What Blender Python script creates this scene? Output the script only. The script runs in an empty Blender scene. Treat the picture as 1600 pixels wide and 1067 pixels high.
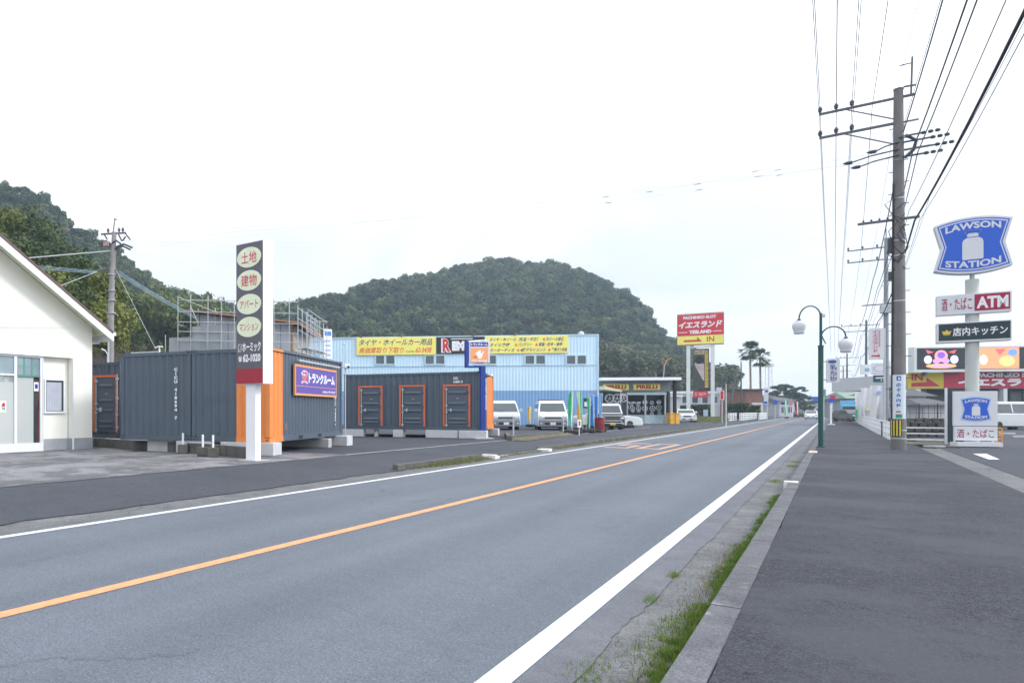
import bpy, math, random
import numpy as np
from mathutils import Vector, Matrix, noise as mnoise

SC = bpy.context.scene
COL = SC.collection
rad = math.radians
# ---------------------------------------------------------------- camera
F, CX, CY, H = 1080.0, 370.0, 641.5, 1.4      # focal length and principal point in photo pixels, eye height
cam = bpy.data.cameras.new('camera')
cam.sensor_width = 36.0
cam.lens = 36.0 * F / 1600.0
cam.shift_x = (800.0 - CX) / 1600.0
cam.shift_y = (CY - 533.5) / 1600.0
cam.clip_start = 0.1
cam.clip_end = 6000
camo = bpy.data.objects.new('camera', cam)
COL.objects.link(camo)
camo.location = (0, 0, H)
camo.rotation_euler = (rad(90), 0, 0)
SC.camera = camo

A = math.atan2(933.0, 1080.0)                  # heading of the road from the view axis
SA, CA = math.sin(A), math.cos(A)
RP = -A                                        # things square to the road, facing the oncoming viewer
RF = math.pi / 2 - A                           # things facing the road from its left side

# ---------------------------------------------------------------- light
SUN_EL = rad(37)
sun_dir = Vector((0.93, -0.33, 0)).normalized() * math.cos(SUN_EL) + Vector((0, 0, math.sin(SUN_EL)))
w = bpy.data.worlds.new('World')
SC.world = w
w.use_nodes = True
nt = w.node_tree
nt.nodes.clear()
N = nt.nodes.new
out = N('ShaderNodeOutputWorld')
bg = N('ShaderNodeBackground')
bg.inputs['Strength'].default_value = 0.1
sky = N('ShaderNodeTexSky')
sky.sky_type = 'NISHITA'
sky.sun_disc = False
sky.sun_elevation = SUN_EL
sky.sun_rotation = math.atan2(sun_dir.x, sun_dir.y)
tc = N('ShaderNodeTexCoord')
mp = N('ShaderNodeMapping')
mp.inputs['Scale'].default_value = (1.0, 1.0, 2.6)
nz = N('ShaderNodeTexNoise')
nz.inputs['Scale'].default_value = 2.2
nz.inputs['Detail'].default_value = 7
nz.inputs['Roughness'].default_value = 0.55
nz.inputs['Distortion'].default_value = 0.6
cr = N('ShaderNodeValToRGB')
cr.color_ramp.elements[0].position = 0.40
cr.color_ramp.elements[0].color = (5.7, 5.85, 6.25, 1)
cr.color_ramp.elements[1].position = 0.70
cr.color_ramp.elements[1].color = (8.9, 9.0, 9.35, 1)
# glow of the hidden sun through cloud; unseen sky overhead brightened for fill light
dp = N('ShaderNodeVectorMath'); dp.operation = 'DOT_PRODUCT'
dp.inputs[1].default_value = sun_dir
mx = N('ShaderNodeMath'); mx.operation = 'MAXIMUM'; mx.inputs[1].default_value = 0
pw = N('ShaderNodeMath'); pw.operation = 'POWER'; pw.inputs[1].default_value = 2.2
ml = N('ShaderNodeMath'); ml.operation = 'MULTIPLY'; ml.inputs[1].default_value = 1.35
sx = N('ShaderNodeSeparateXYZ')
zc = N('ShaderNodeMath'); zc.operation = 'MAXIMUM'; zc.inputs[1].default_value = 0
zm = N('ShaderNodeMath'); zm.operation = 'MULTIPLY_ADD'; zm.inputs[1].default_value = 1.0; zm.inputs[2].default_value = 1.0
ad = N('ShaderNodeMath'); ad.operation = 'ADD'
vs = N('ShaderNodeVectorMath'); vs.operation = 'SCALE'
mixn = N('ShaderNodeMix'); mixn.data_type = 'RGBA'
mixn.inputs[0].default_value = 0.95
L = nt.links.new
L(tc.outputs['Generated'], mp.inputs[0]); L(mp.outputs[0], nz.inputs['Vector']); L(nz.outputs[0], cr.inputs[0])
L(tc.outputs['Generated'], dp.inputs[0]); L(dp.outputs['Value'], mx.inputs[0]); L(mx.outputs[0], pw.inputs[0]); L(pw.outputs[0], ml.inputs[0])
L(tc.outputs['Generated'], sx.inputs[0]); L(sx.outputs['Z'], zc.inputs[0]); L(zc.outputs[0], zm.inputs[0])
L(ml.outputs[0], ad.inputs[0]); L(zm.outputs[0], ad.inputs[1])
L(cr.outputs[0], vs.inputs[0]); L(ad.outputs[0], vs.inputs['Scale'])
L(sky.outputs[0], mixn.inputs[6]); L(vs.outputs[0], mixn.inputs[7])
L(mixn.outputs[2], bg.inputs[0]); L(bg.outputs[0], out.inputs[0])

sl = bpy.data.lights.new('sun', 'SUN')
sl.energy = 1.5
sl.angle = rad(12)
sl.color = (1.0, 0.98, 0.95)
so = bpy.data.objects.new('sun', sl)
COL.objects.link(so)
so.rotation_euler = (-sun_dir).to_track_quat('-Z', 'Y').to_euler()

SC.view_settings.view_transform = 'Standard'
SC.view_settings.look = 'None'
SC.view_settings.exposure = 0.52
SC.view_settings.gamma = 1.0
SC.view_settings.use_curve_mapping = False
SC.render.engine = 'CYCLES'
SC.cycles.use_denoising = True
SC.cycles.max_bounces = 6
SC.cycles.volume_bounces = 0
SC.cycles.transparent_max_bounces = 8

# ---------------------------------------------------------------- placing helpers
def R(s, l):                      # s metres along the road, l metres right of the camera's own line
    return (s * SA + l * CA, s * CA - l * SA)
def G(px, py, lev=0.0):           # ground point seen at a photo pixel
    Z = F * (H - lev) / (py - CY)
    return ((px - CX) * Z / F, Z)
def DZ(px, Z):
    return ((px - CX) * Z / F, Z)
def zof(py, Z):
    return H + (CY - py) * Z / F
def PL(px, l):                    # point of the vertical plane at lateral l
    u = (px - CX) / F
    Z = l / (u * CA - SA)
    return (u * Z, Z)
def loc(o, rz, px, py=None):      # local (x, z) of a pixel on the vertical plane through o turned rz
    u = (px - CX) / F
    c, s = math.cos(rz), math.sin(rz)
    t = (u * o[1] - o[0]) / (c - u * s)
    if py is None: return t
    return t, zof(py, o[1] + s * t)

# ---------------------------------------------------------------- materials
MATS = {}
def M(name, col, rough=0.7, var=0.08, scale=3.0, bump=0.0, bscale=40.0, metal=0.0, spec=0.4, fine=0.0, emit=0.0, dirt=None, coat=0.0, detail=4):
    if name in MATS: return MATS[name]
    m = bpy.data.materials.new(name)
    m.use_nodes = True
    t = m.node_tree; nn = t.nodes.new; lk = t.links.new
    b = t.nodes['Principled BSDF']
    b.inputs['Roughness'].default_value = rough
    b.inputs['Metallic'].default_value = metal
    b.inputs['Specular IOR Level'].default_value = spec
    b.inputs['Coat Weight'].default_value = coat
    c = (*col, 1)
    g = nn('ShaderNodeNewGeometry')
    if var > 0:
        n1 = nn('ShaderNodeTexNoise'); n1.inputs['Scale'].default_value = scale; n1.inputs['Detail'].default_value = detail
        lk(g.outputs['Position'], n1.inputs['Vector'])
        r = nn('ShaderNodeMapRange'); r.inputs[1].default_value = 0.3; r.inputs[2].default_value = 0.7
        r.inputs[3].default_value = 1 - var; r.inputs[4].default_value = 1 + var
        lk(n1.outputs[0], r.inputs[0])
        v = nn('ShaderNodeVectorMath'); v.operation = 'SCALE'; v.inputs[0].default_value = col
        src = r.outputs[0]
        if fine > 0:
            n2 = nn('ShaderNodeTexNoise'); n2.inputs['Scale'].default_value = bscale; n2.inputs['Detail'].default_value = 3
            lk(g.outputs['Position'], n2.inputs['Vector'])
            r2 = nn('ShaderNodeMapRange'); r2.inputs[1].default_value = 0.3; r2.inputs[2].default_value = 0.7
            r2.inputs[3].default_value = 1 - fine; r2.inputs[4].default_value = 1 + fine
            lk(n2.outputs[0], r2.inputs[0])
            mm = nn('ShaderNodeMath'); mm.operation = 'MULTIPLY'
            lk(src, mm.inputs[0]); lk(r2.outputs[0], mm.inputs[1]); src = mm.outputs[0]
        lk(src, v.inputs['Scale'])
        last = v.outputs[0]
        if dirt:
            dcol, dscale, dthr, damt = dirt
            n3 = nn('ShaderNodeTexNoise'); n3.inputs['Scale'].default_value = dscale; n3.inputs['Detail'].default_value = 6; n3.inputs['Roughness'].default_value = 0.65
            lk(g.outputs['Position'], n3.inputs['Vector'])
            r3 = nn('ShaderNodeMapRange'); r3.inputs[1].default_value = dthr; r3.inputs[2].default_value = dthr + 0.12; r3.inputs[4].default_value = damt
            lk(n3.outputs[0], r3.inputs[0])
            mi = nn('ShaderNodeMix'); mi.data_type = 'RGBA'
            lk(r3.outputs[0], mi.inputs[0]); lk(last, mi.inputs[6]); mi.inputs[7].default_value = (*dcol, 1)
            last = mi.outputs[2]
        lk(last, b.inputs['Base Color'])
        if emit: lk(last, b.inputs['Emission Color'])
    else:
        b.inputs['Base Color'].default_value = c
        if emit: b.inputs['Emission Color'].default_value = c
    if emit: b.inputs['Emission Strength'].default_value = emit
    if bump > 0:
        n4 = nn('ShaderNodeTexNoise'); n4.inputs['Scale'].default_value = bscale; n4.inputs['Detail'].default_value = 4
        lk(g.outputs['Position'], n4.inputs['Vector'])
        bp = nn('ShaderNodeBump'); bp.inputs['Strength'].default_value = bump; bp.inputs['Distance'].default_value = 0.01
        lk(n4.outputs[0], bp.inputs['Height']); lk(bp.outputs[0], b.inputs['Normal'])
    MATS[name] = m
    return m

# ---------------------------------------------------------------- object helpers
def tag(o, label=None, cat=None, group=None, kind=None):
    if label: o['label'] = label
    if cat: o['category'] = cat
    if group: o['group'] = group
    if kind: o['kind'] = kind
    return o
def thing(name, label, cat, xy, rz=0.0, z=0.0, group=None):
    o = bpy.data.objects.new(name, None)
    o.empty_display_size = 0.2
    COL.objects.link(o)
    o.location = (xy[0], xy[1], z)
    o.rotation_euler = (0, 0, rz)
    return tag(o, label, cat, group)
def link(name, me, parent=None, m=None, smooth=False):
    if m is not None and len(me.materials) == 0: me.materials.append(m)
    if smooth:
        me.polygons.foreach_set('use_smooth', [True] * len(me.polygons))
    o = bpy.data.objects.new(name, me)
    COL.objects.link(o)
    if parent: o.parent = parent
    return o
class MB:
    def __init__(s): s.v = []; s.f = []; s.mi = []
    def add(s, vs, fs, mi=0):
        b = len(s.v)
        s.v += [tuple(v) for v in vs]
        s.f += [tuple(i + b for i in f) for f in fs]
        s.mi += [mi] * len(fs)
        return s
    def box(s, x0, x1, y0, y1, z0, z1, mi=0):
        return s.add([(x0,y0,z0),(x1,y0,z0),(x1,y1,z0),(x0,y1,z0),(x0,y0,z1),(x1,y0,z1),(x1,y1,z1),(x0,y1,z1)],
                     [(0,3,2,1),(4,5,6,7),(0,1,5,4),(1,2,6,5),(2,3,7,6),(3,0,4,7)], mi)
    def bar(s, p, q, w, h=None, mi=0):                # square bar between two points
        p, q = Vector(p), Vector(q); h = h or w
        d = (q - p).normalized()
        up = Vector((0,0,1)) if abs(d.z) < 0.95 else Vector((1,0,0))
        a = d.cross(up).normalized() * w / 2; b = a.cross(d).normalized() * h / 2
        vs = [p-a-b, p+a-b, p+a+b, p-a+b, q-a-b, q+a-b, q+a+b, q-a+b]
        return s.add(vs, [(0,1,2,3),(7,6,5,4),(0,4,5,1),(1,5,6,2),(2,6,7,3),(3,7,4,0)], mi)
    def tube(s, pts, r, n=8, mi=0, caps=True):        # r: number or list
        pts = [Vector(p) for p in pts]
        rs = r if isinstance(r, (list, tuple)) else [r] * len(pts)
        vs = []; fs = []; ref = None
        for i, p in enumerate(pts):
            d = (pts[min(i+1, len(pts)-1)] - pts[max(i-1, 0)]).normalized()
            if ref is None:
                ref = Vector((0,0,1)) if abs(d.z) < 0.9 else Vector((1,0,0))
            a = d.cross(ref).normalized(); b = a.cross(d).normalized(); ref = b
            for k in range(n):
                t = 2 * math.pi * k / n
                vs.append(p + (a * math.cos(t) + b * math.sin(t)) * rs[i])
        for i in range(len(pts) - 1):
            for k in range(n):
                fs.append((i*n+k, i*n+(k+1)%n, (i+1)*n+(k+1)%n, (i+1)*n+k))
        if caps:
            fs.append(tuple(range(n-1, -1, -1))); fs.append(tuple((len(pts)-1)*n+k for k in range(n)))
        return s.add(vs, fs, mi)
    def lathe(s, prof, n=16, c=(0,0,0), mi=0, axis='z'):   # prof: (r, z)
        vs = []
        for r, z in prof:
            for k in range(n):
                t = 2 * math.pi * k / n
                x, y = r * math.cos(t), r * math.sin(t)
                vs.append({'z': (c[0]+x, c[1]+y, c[2]+z), 'x': (c[0]+z, c[1]+x, c[2]+y), 'y': (c[0]+x, c[1]+z, c[2]+y)}[axis])
        fs = [(i*n+k, i*n+(k+1)%n, (i+1)*n+(k+1)%n, (i+1)*n+k) for i in range(len(prof)-1) for k in range(n)]
        fs.append(tuple(range(n-1, -1, -1))); fs.append(tuple((len(prof)-1)*n+k for k in range(n)))
        return s.add(vs, fs, mi)
    def poly(s, pts, mi=0): return s.add(pts, [tuple(range(len(pts)))], mi)
    def prism(s, pts, y0, y1, mi=0):                  # (x, z) outline facing -y, extruded in y
        n = len(pts)
        vs = [(x, y0, z) for x, z in pts] + [(x, y1, z) for x, z in pts]
        fs = [tuple(range(n)), tuple(range(2*n-1, n-1, -1))] + [(i, i+n, (i+1)%n+n, (i+1)%n) for i in range(n)]
        return s.add(vs, fs, mi)
    def prismz(s, pts, z0, z1, mi=0):
        n = len(pts)
        vs = [(x, y, z0) for x, y in pts] + [(x, y, z1) for x, y in pts]
        fs = [tuple(range(n-1,-1,-1)), tuple(range(n, 2*n))] + [(i, (i+1)%n, (i+1)%n+n, i+n) for i in range(n)]
        return s.add(vs, fs, mi)
    def mesh(s, name, mats=()):
        me = bpy.data.meshes.new(name)
        me.from_pydata(s.v, [], s.f)
        for m in (mats if isinstance(mats, (list, tuple)) else [mats]):
            if m is not None: me.materials.append(m)
        if len(me.materials) > 1: me.polygons.foreach_set('material_index', s.mi)
        me.update()
        return me
    def build(s, name, mats, parent=None, smooth=False, bevel=0, label=None):
        o = link(name, s.mesh(name, mats), parent, smooth=smooth)
        if bevel:
            b = o.modifiers.new('bevel', 'BEVEL'); b.width = bevel; b.segments = 2; b.limit_method = 'ANGLE'; b.angle_limit = rad(30)
        if label: o['label'] = label
        return o
def box_part(name, m, parent, x0, x1, y0, y1, z0, z1, bevel=0, label=None):
    return MB().box(x0, x1, y0, y1, z0, z1).build(name, m, parent, bevel=bevel, label=label)
def ellipse(cx, cz, rx, rz_, n=28): return [(cx + rx*math.cos(2*math.pi*k/n), cz + rz_*math.sin(2*math.pi*k/n)) for k in range(n)]
def rrect(x0, x1, z0, z1, r, n=5):
    p = []
    for cx, cz, a0 in ((x1-r, z0+r, -90), (x1-r, z1-r, 0), (x0+r, z1-r, 90), (x0+r, z0+r, 180)):
        for k in range(n):
            a = rad(a0 + 90*k/(n-1)); p.append((cx + r*math.cos(a), cz + r*math.sin(a)))
    return p
TXT = {}
def text_mesh(s, bold=0.0, shear=0.0, spacing=1.0, vertical=False):
    key = (s, bold, shear, spacing, vertical)
    if key in TXT: return TXT[key]
    cu = bpy.data.curves.new('lettering', 'FONT')
    cu.body = '\n'.join(s) if vertical else s
    cu.align_x = 'CENTER' if vertical else 'LEFT'
    cu.size = 1.0; cu.offset = bold; cu.shear = shear; cu.space_character = spacing; cu.resolution_u = 3
    ob = bpy.data.objects.new('lettering', cu)
    COL.objects.link(ob)
    dg = bpy.context.evaluated_depsgraph_get()
    me = bpy.data.meshes.new_from_object(ob.evaluated_get(dg))
    bpy.data.objects.remove(ob)
    n = len(me.vertices)
    co = np.empty(n*3, dtype=np.float32); me.vertices.foreach_get('co', co); co = co.reshape(-1, 3)
    fs = [tuple(p.vertices) for p in me.polygons]
    bpy.data.meshes.remove(me)
    mn, mxx = co[:, :2].min(0), co[:, :2].max(0)
    co = (co[:, :2] - mn) / (mxx - mn)
    TXT[key] = (co, fs)
    return TXT[key]
def text(s, m, parent, x0, x1, z0, z1, y, bold=0.0, shear=0.0, spacing=1.0, vertical=False, name='lettering', curve=None):
    """lettering filling the rectangle x0..x1, z0..z1 on the plane y of its parent (faces -y)"""
    co, fs = text_mesh(s, bold, shear, spacing, vertical)
    vs = []
    for a, b in co:
        x = x0 + float(a) * (x1 - x0); z = z0 + float(b) * (z1 - z0)
        if curve: z += curve(float(a))
        vs.append((x, y, z))
    return MB().add(vs, fs).build(name, m, parent)
def text_flat(s, m, parent, x0, x1, y0, y1, z, bold=0.0, name='lettering'):
    co, fs = text_mesh(s, bold)
    return MB().add([(x0 + float(a)*(x1-x0), y0 + float(b)*(y1-y0), z) for a, b in co], fs).build(name, m, parent)
def copy_tree(o, parent=None):
    c = o.copy(); COL.objects.link(c)
    if parent: c.parent = parent
    for ch in list(o.children): copy_tree(ch, c)
    return c
def place(o, xy, rz=None, z=None, label=None, scale=None):
    o.location = (xy[0], xy[1], o.location.z if z is None else z)
    if rz is not None: o.rotation_euler = (0, 0, rz)
    if label: o['label'] = label
    if scale: o.scale = (scale,)*3 if isinstance(scale, (int, float)) else scale
    return o
def corr(MBo, x0, x1, z0, z1, y, depth, pitch, flip=False):   # trapezoid corrugation facing -y (ridges proud by depth)
    n = max(1, round((x1 - x0) / pitch)); p = (x1 - x0) / n
    xs = []
    for i in range(n):
        a = x0 + i * p
        xs += [(a, 0), (a + p*0.36, 0), (a + p*0.5, 1), (a + p*0.86, 1)]
    xs.append((x1, 0))
    vs = []
    for x, k in xs:
        yy = y + (depth if k else 0)
        vs += [(x, yy, z0), (x, yy, z1)]
    fs = [(2*i, 2*i+2, 2*i+3, 2*i+1) for i in range(len(xs)-1)]
    return MBo.add(vs, fs)
# ================================================================ materials
def asphalt(name, col, fine=0.35, blot=0.10, blot_scale=0.6, crack=0.0, streak=0.0, patch=None, tracks=False, rough=0.85):
    m = bpy.data.materials.new(name); m.use_nodes = True
    t = m.node_tree; nn = t.nodes.new; lk = t.links.new
    b = t.nodes['Principled BSDF']; b.inputs['Roughness'].default_value = rough; b.inputs['Specular IOR Level'].default_value = 0.22
    g = nn('ShaderNodeNewGeometry')
    rot = nn('ShaderNodeMapping'); rot.inputs['Rotation'].default_value = (0, 0, A)
    lk(g.outputs['Position'], rot.inputs[0])
    def noise(scale, detail, src=None, rough=0.5):
        n = nn('ShaderNodeTexNoise'); n.inputs['Scale'].default_value = scale; n.inputs['Detail'].default_value = detail
        n.inputs['Roughness'].default_value = rough
        lk(src or rot.outputs[0], n.inputs['Vector']); return n.outputs[0]
    def rng(src, a, b_, c, d):
        r = nn('ShaderNodeMapRange'); r.inputs[1].default_value = a; r.inputs[2].default_value = b_; r.inputs[3].default_value = c; r.inputs[4].default_value = d
        lk(src, r.inputs[0]); return r.outputs[0]
    def mul(a, b_):
        x = nn('ShaderNodeMath'); x.operation = 'MULTIPLY'; lk(a, x.inputs[0]); lk(b_, x.inputs[1]); return x.outputs[0]
    v = rng(noise(100, 2), 0.3, 0.7, 1 - fine, 1 + fine)
    v = mul(v, rng(noise(48, 3), 0.3, 0.7, 1 - fine*0.55, 1 + fine*0.55))
    v = mul(v, rng(noise(15, 4), 0.3, 0.7, 1 - fine*0.2, 1 + fine*0.2))
    v = mul(v, rng(noise(blot_scale, 5, rough=0.6), 0.3, 0.7, 1 - blot, 1 + blot))
    v = mul(v, rng(noise(4.5, 4), 0.3, 0.7, 1 - blot*0.5, 1 + blot*0.5))
    if streak:
        sm = nn('ShaderNodeMapping'); sm.inputs['Scale'].default_value = (1.4, 0.05, 1); lk(rot.outputs[0], sm.inputs[0])
        v = mul(v, rng(noise(1.3, 4, sm.outputs[0]), 0.3, 0.7, 1 - streak, 1 + streak))
    if tracks:
        sp = nn('ShaderNodeSeparateXYZ'); lk(rot.outputs[0], sp.inputs[0])
        wob = nn('ShaderNodeMath'); wob.operation = 'MULTIPLY_ADD'; wob.inputs[1].default_value = 0.5
        nz_ = noise(0.12, 2); lk(nz_, wob.inputs[0]); lk(sp.outputs['X'], wob.inputs[2])
        fr_ = nn('ShaderNodeMath'); fr_.operation = 'MULTIPLY_ADD'; fr_.inputs[1].default_value = 2*math.pi/1.42; fr_.inputs[2].default_value = 1.1; lk(wob.outputs[0], fr_.inputs[0])
        si = nn('ShaderNodeMath'); si.operation = 'SINE'; lk(fr_.outputs[0], si.inputs[0])
        v = mul(v, rng(si.outputs[0], -0.6, 1.0, 1.03, 0.93))
        rm_ = nn('ShaderNodeMapping'); rm_.inputs['Scale'].default_value = (1.0, 0.16, 1); lk(rot.outputs[0], rm_.inputs[0])
        v = mul(v, rng(noise(1.1, 6, rm_.outputs[0], 0.7), 0.60, 0.74, 1.0, 0.80))
    if crack:
        wn = nn('ShaderNodeTexNoise'); wn.inputs['Scale'].default_value = 2.0; wn.inputs['Detail'].default_value = 5
        lk(rot.outputs[0], wn.inputs['Vector'])
        va = nn('ShaderNodeVectorMath'); va.operation = 'MULTIPLY_ADD'; va.inputs[1].default_value = (0.7, 0.7, 0)
        lk(wn.outputs['Color'], va.inputs[0]); lk(rot.outputs[0], va.inputs[2])
        vo = nn('ShaderNodeTexVoronoi'); vo.feature = 'DISTANCE_TO_EDGE'; vo.inputs['Scale'].default_value = 0.35
        lk(va.outputs[0], vo.inputs['Vector'])
        mask = rng(noise(0.25, 2), 0.5, 0.62, 0, 1)
        cr_ = rng(vo.outputs['Distance'], 0.0, 0.008, crack, 0)
        cm = mul(mask, cr_)
        x = nn('ShaderNodeMath'); x.operation = 'SUBTRACT'; x.inputs[0].default_value = 1; lk(cm, x.inputs[1])
        v = mul(v, x.outputs[0])
    s = nn('ShaderNodeVectorMath'); s.operation = 'SCALE'; s.inputs[0].default_value = col; lk(v, s.inputs['Scale'])
    last = s.outputs[0]
    if patch:
        pc, ps, pt, pa = patch
        mi = nn('ShaderNodeMix'); mi.data_type = 'RGBA'
        lk(rng(noise(ps, 6, rough=0.7), pt, pt + 0.1, 0, pa), mi.inputs[0]); lk(last, mi.inputs[6]); mi.inputs[7].default_value = (*pc, 1)
        last = mi.outputs[2]
    lk(last, b.inputs['Base Color'])
    bp = nn('ShaderNodeBump'); bp.inputs['Strength'].default_value = 0.5; bp.inputs['Distance'].default_value = 0.004
    lk(noise(130, 2), bp.inputs['Height']); lk(bp.outputs[0], b.inputs['Normal'])
    return m
m_road = asphalt('road_asphalt', (0.117, 0.133, 0.158), 0.36, 0.07, 0.35, 0.25, 0.07, tracks=True)
m_edge = asphalt('edge_asphalt', (0.118, 0.124, 0.142), 0.22, 0.14, 1.2, 0.0, 0.1)
m_walk = asphalt('walk_asphalt', (0.035, 0.038, 0.0465), 0.9, 0.16, 0.5, 0.35, 0.0, ((0.058,0.062,0.073), 0.30, 0.47, 0.7))
m_lwalk = asphalt('left_walk_asphalt', (0.054, 0.060, 0.073), 0.45, 0.15, 0.4, 0.3, 0.0)
m_lot = asphalt('lot_asphalt', (0.052, 0.058, 0.071), 0.2, 0.12, 0.3, 0.2, 0.0)
m_yard = asphalt('worn_concrete', (0.20, 0.20, 0.21), 0.4, 0.2, 0.5, 0.3, 0.0, ((0.085, 0.088, 0.096), 0.8, 0.46, 0.8))
m_gut = asphalt('gutter_concrete', (0.12, 0.124, 0.13), 0.4, 0.20, 1.8, 0.5, 0.0, ((0.21, 0.215, 0.225), 1.1, 0.55, 0.5))
m_kerb = asphalt('kerb_concrete', (0.105, 0.108, 0.118), 0.35, 0.22, 2.5, 0.0, 0.0, ((0.27, 0.275, 0.29), 3.5, 0.60, 0.7))
m_land = asphalt('land', (0.12, 0.12, 0.115), 0.2, 0.2, 0.05)
m_white = M('white_marking', (0.60, 0.61, 0.63), 0.7, 0.06, 8, fine=0.05, bscale=60, dirt=((0.22, 0.23, 0.25), 7, 0.57, 0.55))
m_orange = M('orange_marking', (0.62, 0.29, 0.135), 0.7, 0.12, 8, fine=0.08, bscale=60, dirt=((0.19, 0.18, 0.18), 9, 0.56, 0.6))
m_conc = M('concrete', (0.40, 0.40, 0.405), 0.85, 0.12, 1.6, 0.3, 60, fine=0.1, dirt=((0.20, 0.20, 0.19), 2.2, 0.58, 0.5))
m_concd = M('old_concrete', (0.11, 0.105, 0.10), 0.9, 0.3, 1.5, 0.4, 40, fine=0.2, dirt=((0.06, 0.08, 0.035), 2.5, 0.52, 0.8))

def strip(name, mats, s0, s1, l0, l1, z0, z1, ds=None, wob0=0.0, wob1=0.0, kind='structure'):
    """sheet along the road between laterals l0 and l1, heights z0 and z1"""
    ss = [s0]
    while ss[-1] < s1:
        step = ds if ds and ss[-1] < 60 else max(5, ss[-1]*0.2)
        ss.append(min(s1, ss[-1] + step))
    b = MB(); vs = []
    for s in ss:
        a = l0 + (wob0 * mnoise.fractal(Vector((s*0.9, l0, 0)), 1.0, 2.0, 4) + wob0*0.5*mnoise.noise(Vector((s*9, l0, 3))) if wob0 else 0)
        c = l1 + (wob1 * mnoise.fractal(Vector((s*0.9, l1, 0)), 1.0, 2.0, 4) + wob1*0.7*mnoise.noise(Vector((s*9, l1, 3))) if wob1 else 0)
        vs += [(*R(s, a), z0), (*R(s, c), z1)]
    b.add(vs, [(2*i, 2*i+1, 2*i+3, 2*i+2) for i in range(len(ss)-1)])
    return tag(b.build(name, mats), kind=kind)

# ================================================================ ground
g = MB()
rings = [0, 40, 100, 250, 430]
g.add([(120, 330, -0.12)] + [(120+r*math.cos(2*math.pi*k/24), 330+r*math.sin(2*math.pi*k/24), -0.12) for r in rings[1:] for k in range(24)],
      [(0, 1+k, 1+(k+1) % 24) for k in range(24)] +
      [(1+24*i+k, 1+24*(i+1)+k, 1+24*(i+1)+(k+1) % 24, 1+24*i+(k+1) % 24) for i in range(len(rings)-2) for k in range(24)])
tag(g.build('ground', m_land), kind='structure')
strip('road', m_road, -15, 480, -7.12, -1.23, 0.0, 0.0)
strip('road_edge', m_edge, -15, 480, -1.23, -1.02, 0.0, -0.004, 0.12, 0, 0.035)
strip('gutter', m_gut, -15, 480, -1.12, -0.58, -0.009, -0.02)
strip('left_gutter', m_gut, -15, 480, -7.78, -7.12, 0.012, 0.0)
strip('left_pavement', m_lwalk, -15, 480, -10.48, -7.62, 0.135, 0.020, 0.3, 0.0, 0.10)
strip('yard', m_yard, -15, 17.0, -60, -10.40, 0.146, 0.140, 0.3, 0.0, 0.06)
strip('car_park', m_lot, 13.2, 480, -75, -10.44, 0.142, 0.138)
strip('pavement', m_walk, -15, 480, -0.46, 2.22, 0.118, 0.118, 0.15, 0.02, 0)
for k_, (s_a, s_b, l_a, l_b) in enumerate(((2.0, 7.4, -0.10, 0.9), (13.0, 16.5, 0.2, 1.7), (24.0, 29.0, -0.3, 0.8))):
    pass
strip('driveway_gutter', m_gut, -15, 33.5, 2.20, 2.75, 0.112, 0.112)
strip('forecourt', m_lot, -15, 480, 2.70, 60, 0.108, 0.108)
# the two slabs edges lines along the driveway gutter
for l in (2.22, 2.72):
    strip('gutter_joint', M('joint', (0.03, 0.03, 0.03), 0.9), -15, 33.5, l, l+0.025, 0.1165, 0.1165)
# lines
strip('edge_line', m_white, -15, 478, -1.40, -1.255, 0.004, 0.004)
strip('edge_line', m_white, -15, 478, -7.03, -6.91, 0.004, 0.004)
strip('centre_line', m_orange, -15, 478, -4.385, -4.255, 0.004, 0.004)
strip('lot_border_line', m_conc, 16.9, 60, -10.56, -10.44, 0.150, 0.150, 0.3, 0.01, 0.02)
# speed number painted on the far lane
o = R(29.0, -5.72)
t = thing('speed_marking', 'orange number 50 painted on the far lane of the road', 'road marking', o, RP, 0.004)
mk = M('marking_faded', (0.50, 0.32, 0.23), 0.7, 0.2, 8)
def ring(bb, x0, x1, y0, y1, wx, wy):
    bb.add([(x0,y0,0),(x1,y0,0),(x1,y1,0),(x0,y1,0),(x0+wx,y0+wy,0),(x1-wx,y0+wy,0),(x1-wx,y1-wy,0),(x0+wx,y1-wy,0)],
           [(0,1,5,4),(1,2,6,5),(2,3,7,6),(3,0,4,7)])
b = MB()
for r in ((-0.95,-0.10,4.2,4.7),(-0.95,-0.78,2.6,4.2),(-0.95,-0.10,2.15,2.6),(-0.27,-0.10,0.45,2.15),(-0.95,-0.10,0,0.45)):
    b.add([(r[0],r[2],0),(r[1],r[2],0),(r[1],r[3],0),(r[0],r[3],0)], [(0,1,2,3)])
b.build('digit', mk, t)
b = MB(); ring(b, 0.12, 0.97, 0, 4.7, 0.17, 0.45); b.build('digit', mk, t)
# white parking arrow/line at the shop's driveway
tag(MB().add([(*G(1520,709,0.108),0.1165),(*G(1541,709,0.108),0.1165),(*G(1562,718,0.108),0.1165),(*G(1545,718,0.108),0.1165)],[(0,1,2,3)]).build('parking_line', m_white), kind='structure')

# ================================================================ kerb stones
kb = MB().add([(0,0,0)], []) ; kb = MB()
kb.box(-0.085, 0.075, -0.2988, 0.2988, -0.16, 0)
kme = kb.mesh('kerb_stone', m_kerb)
kerb = bpy.data.objects.new('kerb', None); COL.objects.link(kerb); kerb['kind'] = 'structure'
rnd = random.Random(5)
for i in range(170):
    s = -2 + i * 0.6
    o = link('kerb_stone', kme, kerb)
    x, y = R(s, -0.53)
    o.location = (x, y, 0.124 + rnd.uniform(-0.003, 0.003))
    o.rotation_euler = (rnd.uniform(-0.003, 0.003), rnd.uniform(-0.008, 0.008), RP + rnd.uniform(-0.006, 0.006))
strip('far_kerb', m_kerb, 100, 478, -0.61, -0.46, 0.124, 0.124)
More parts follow.
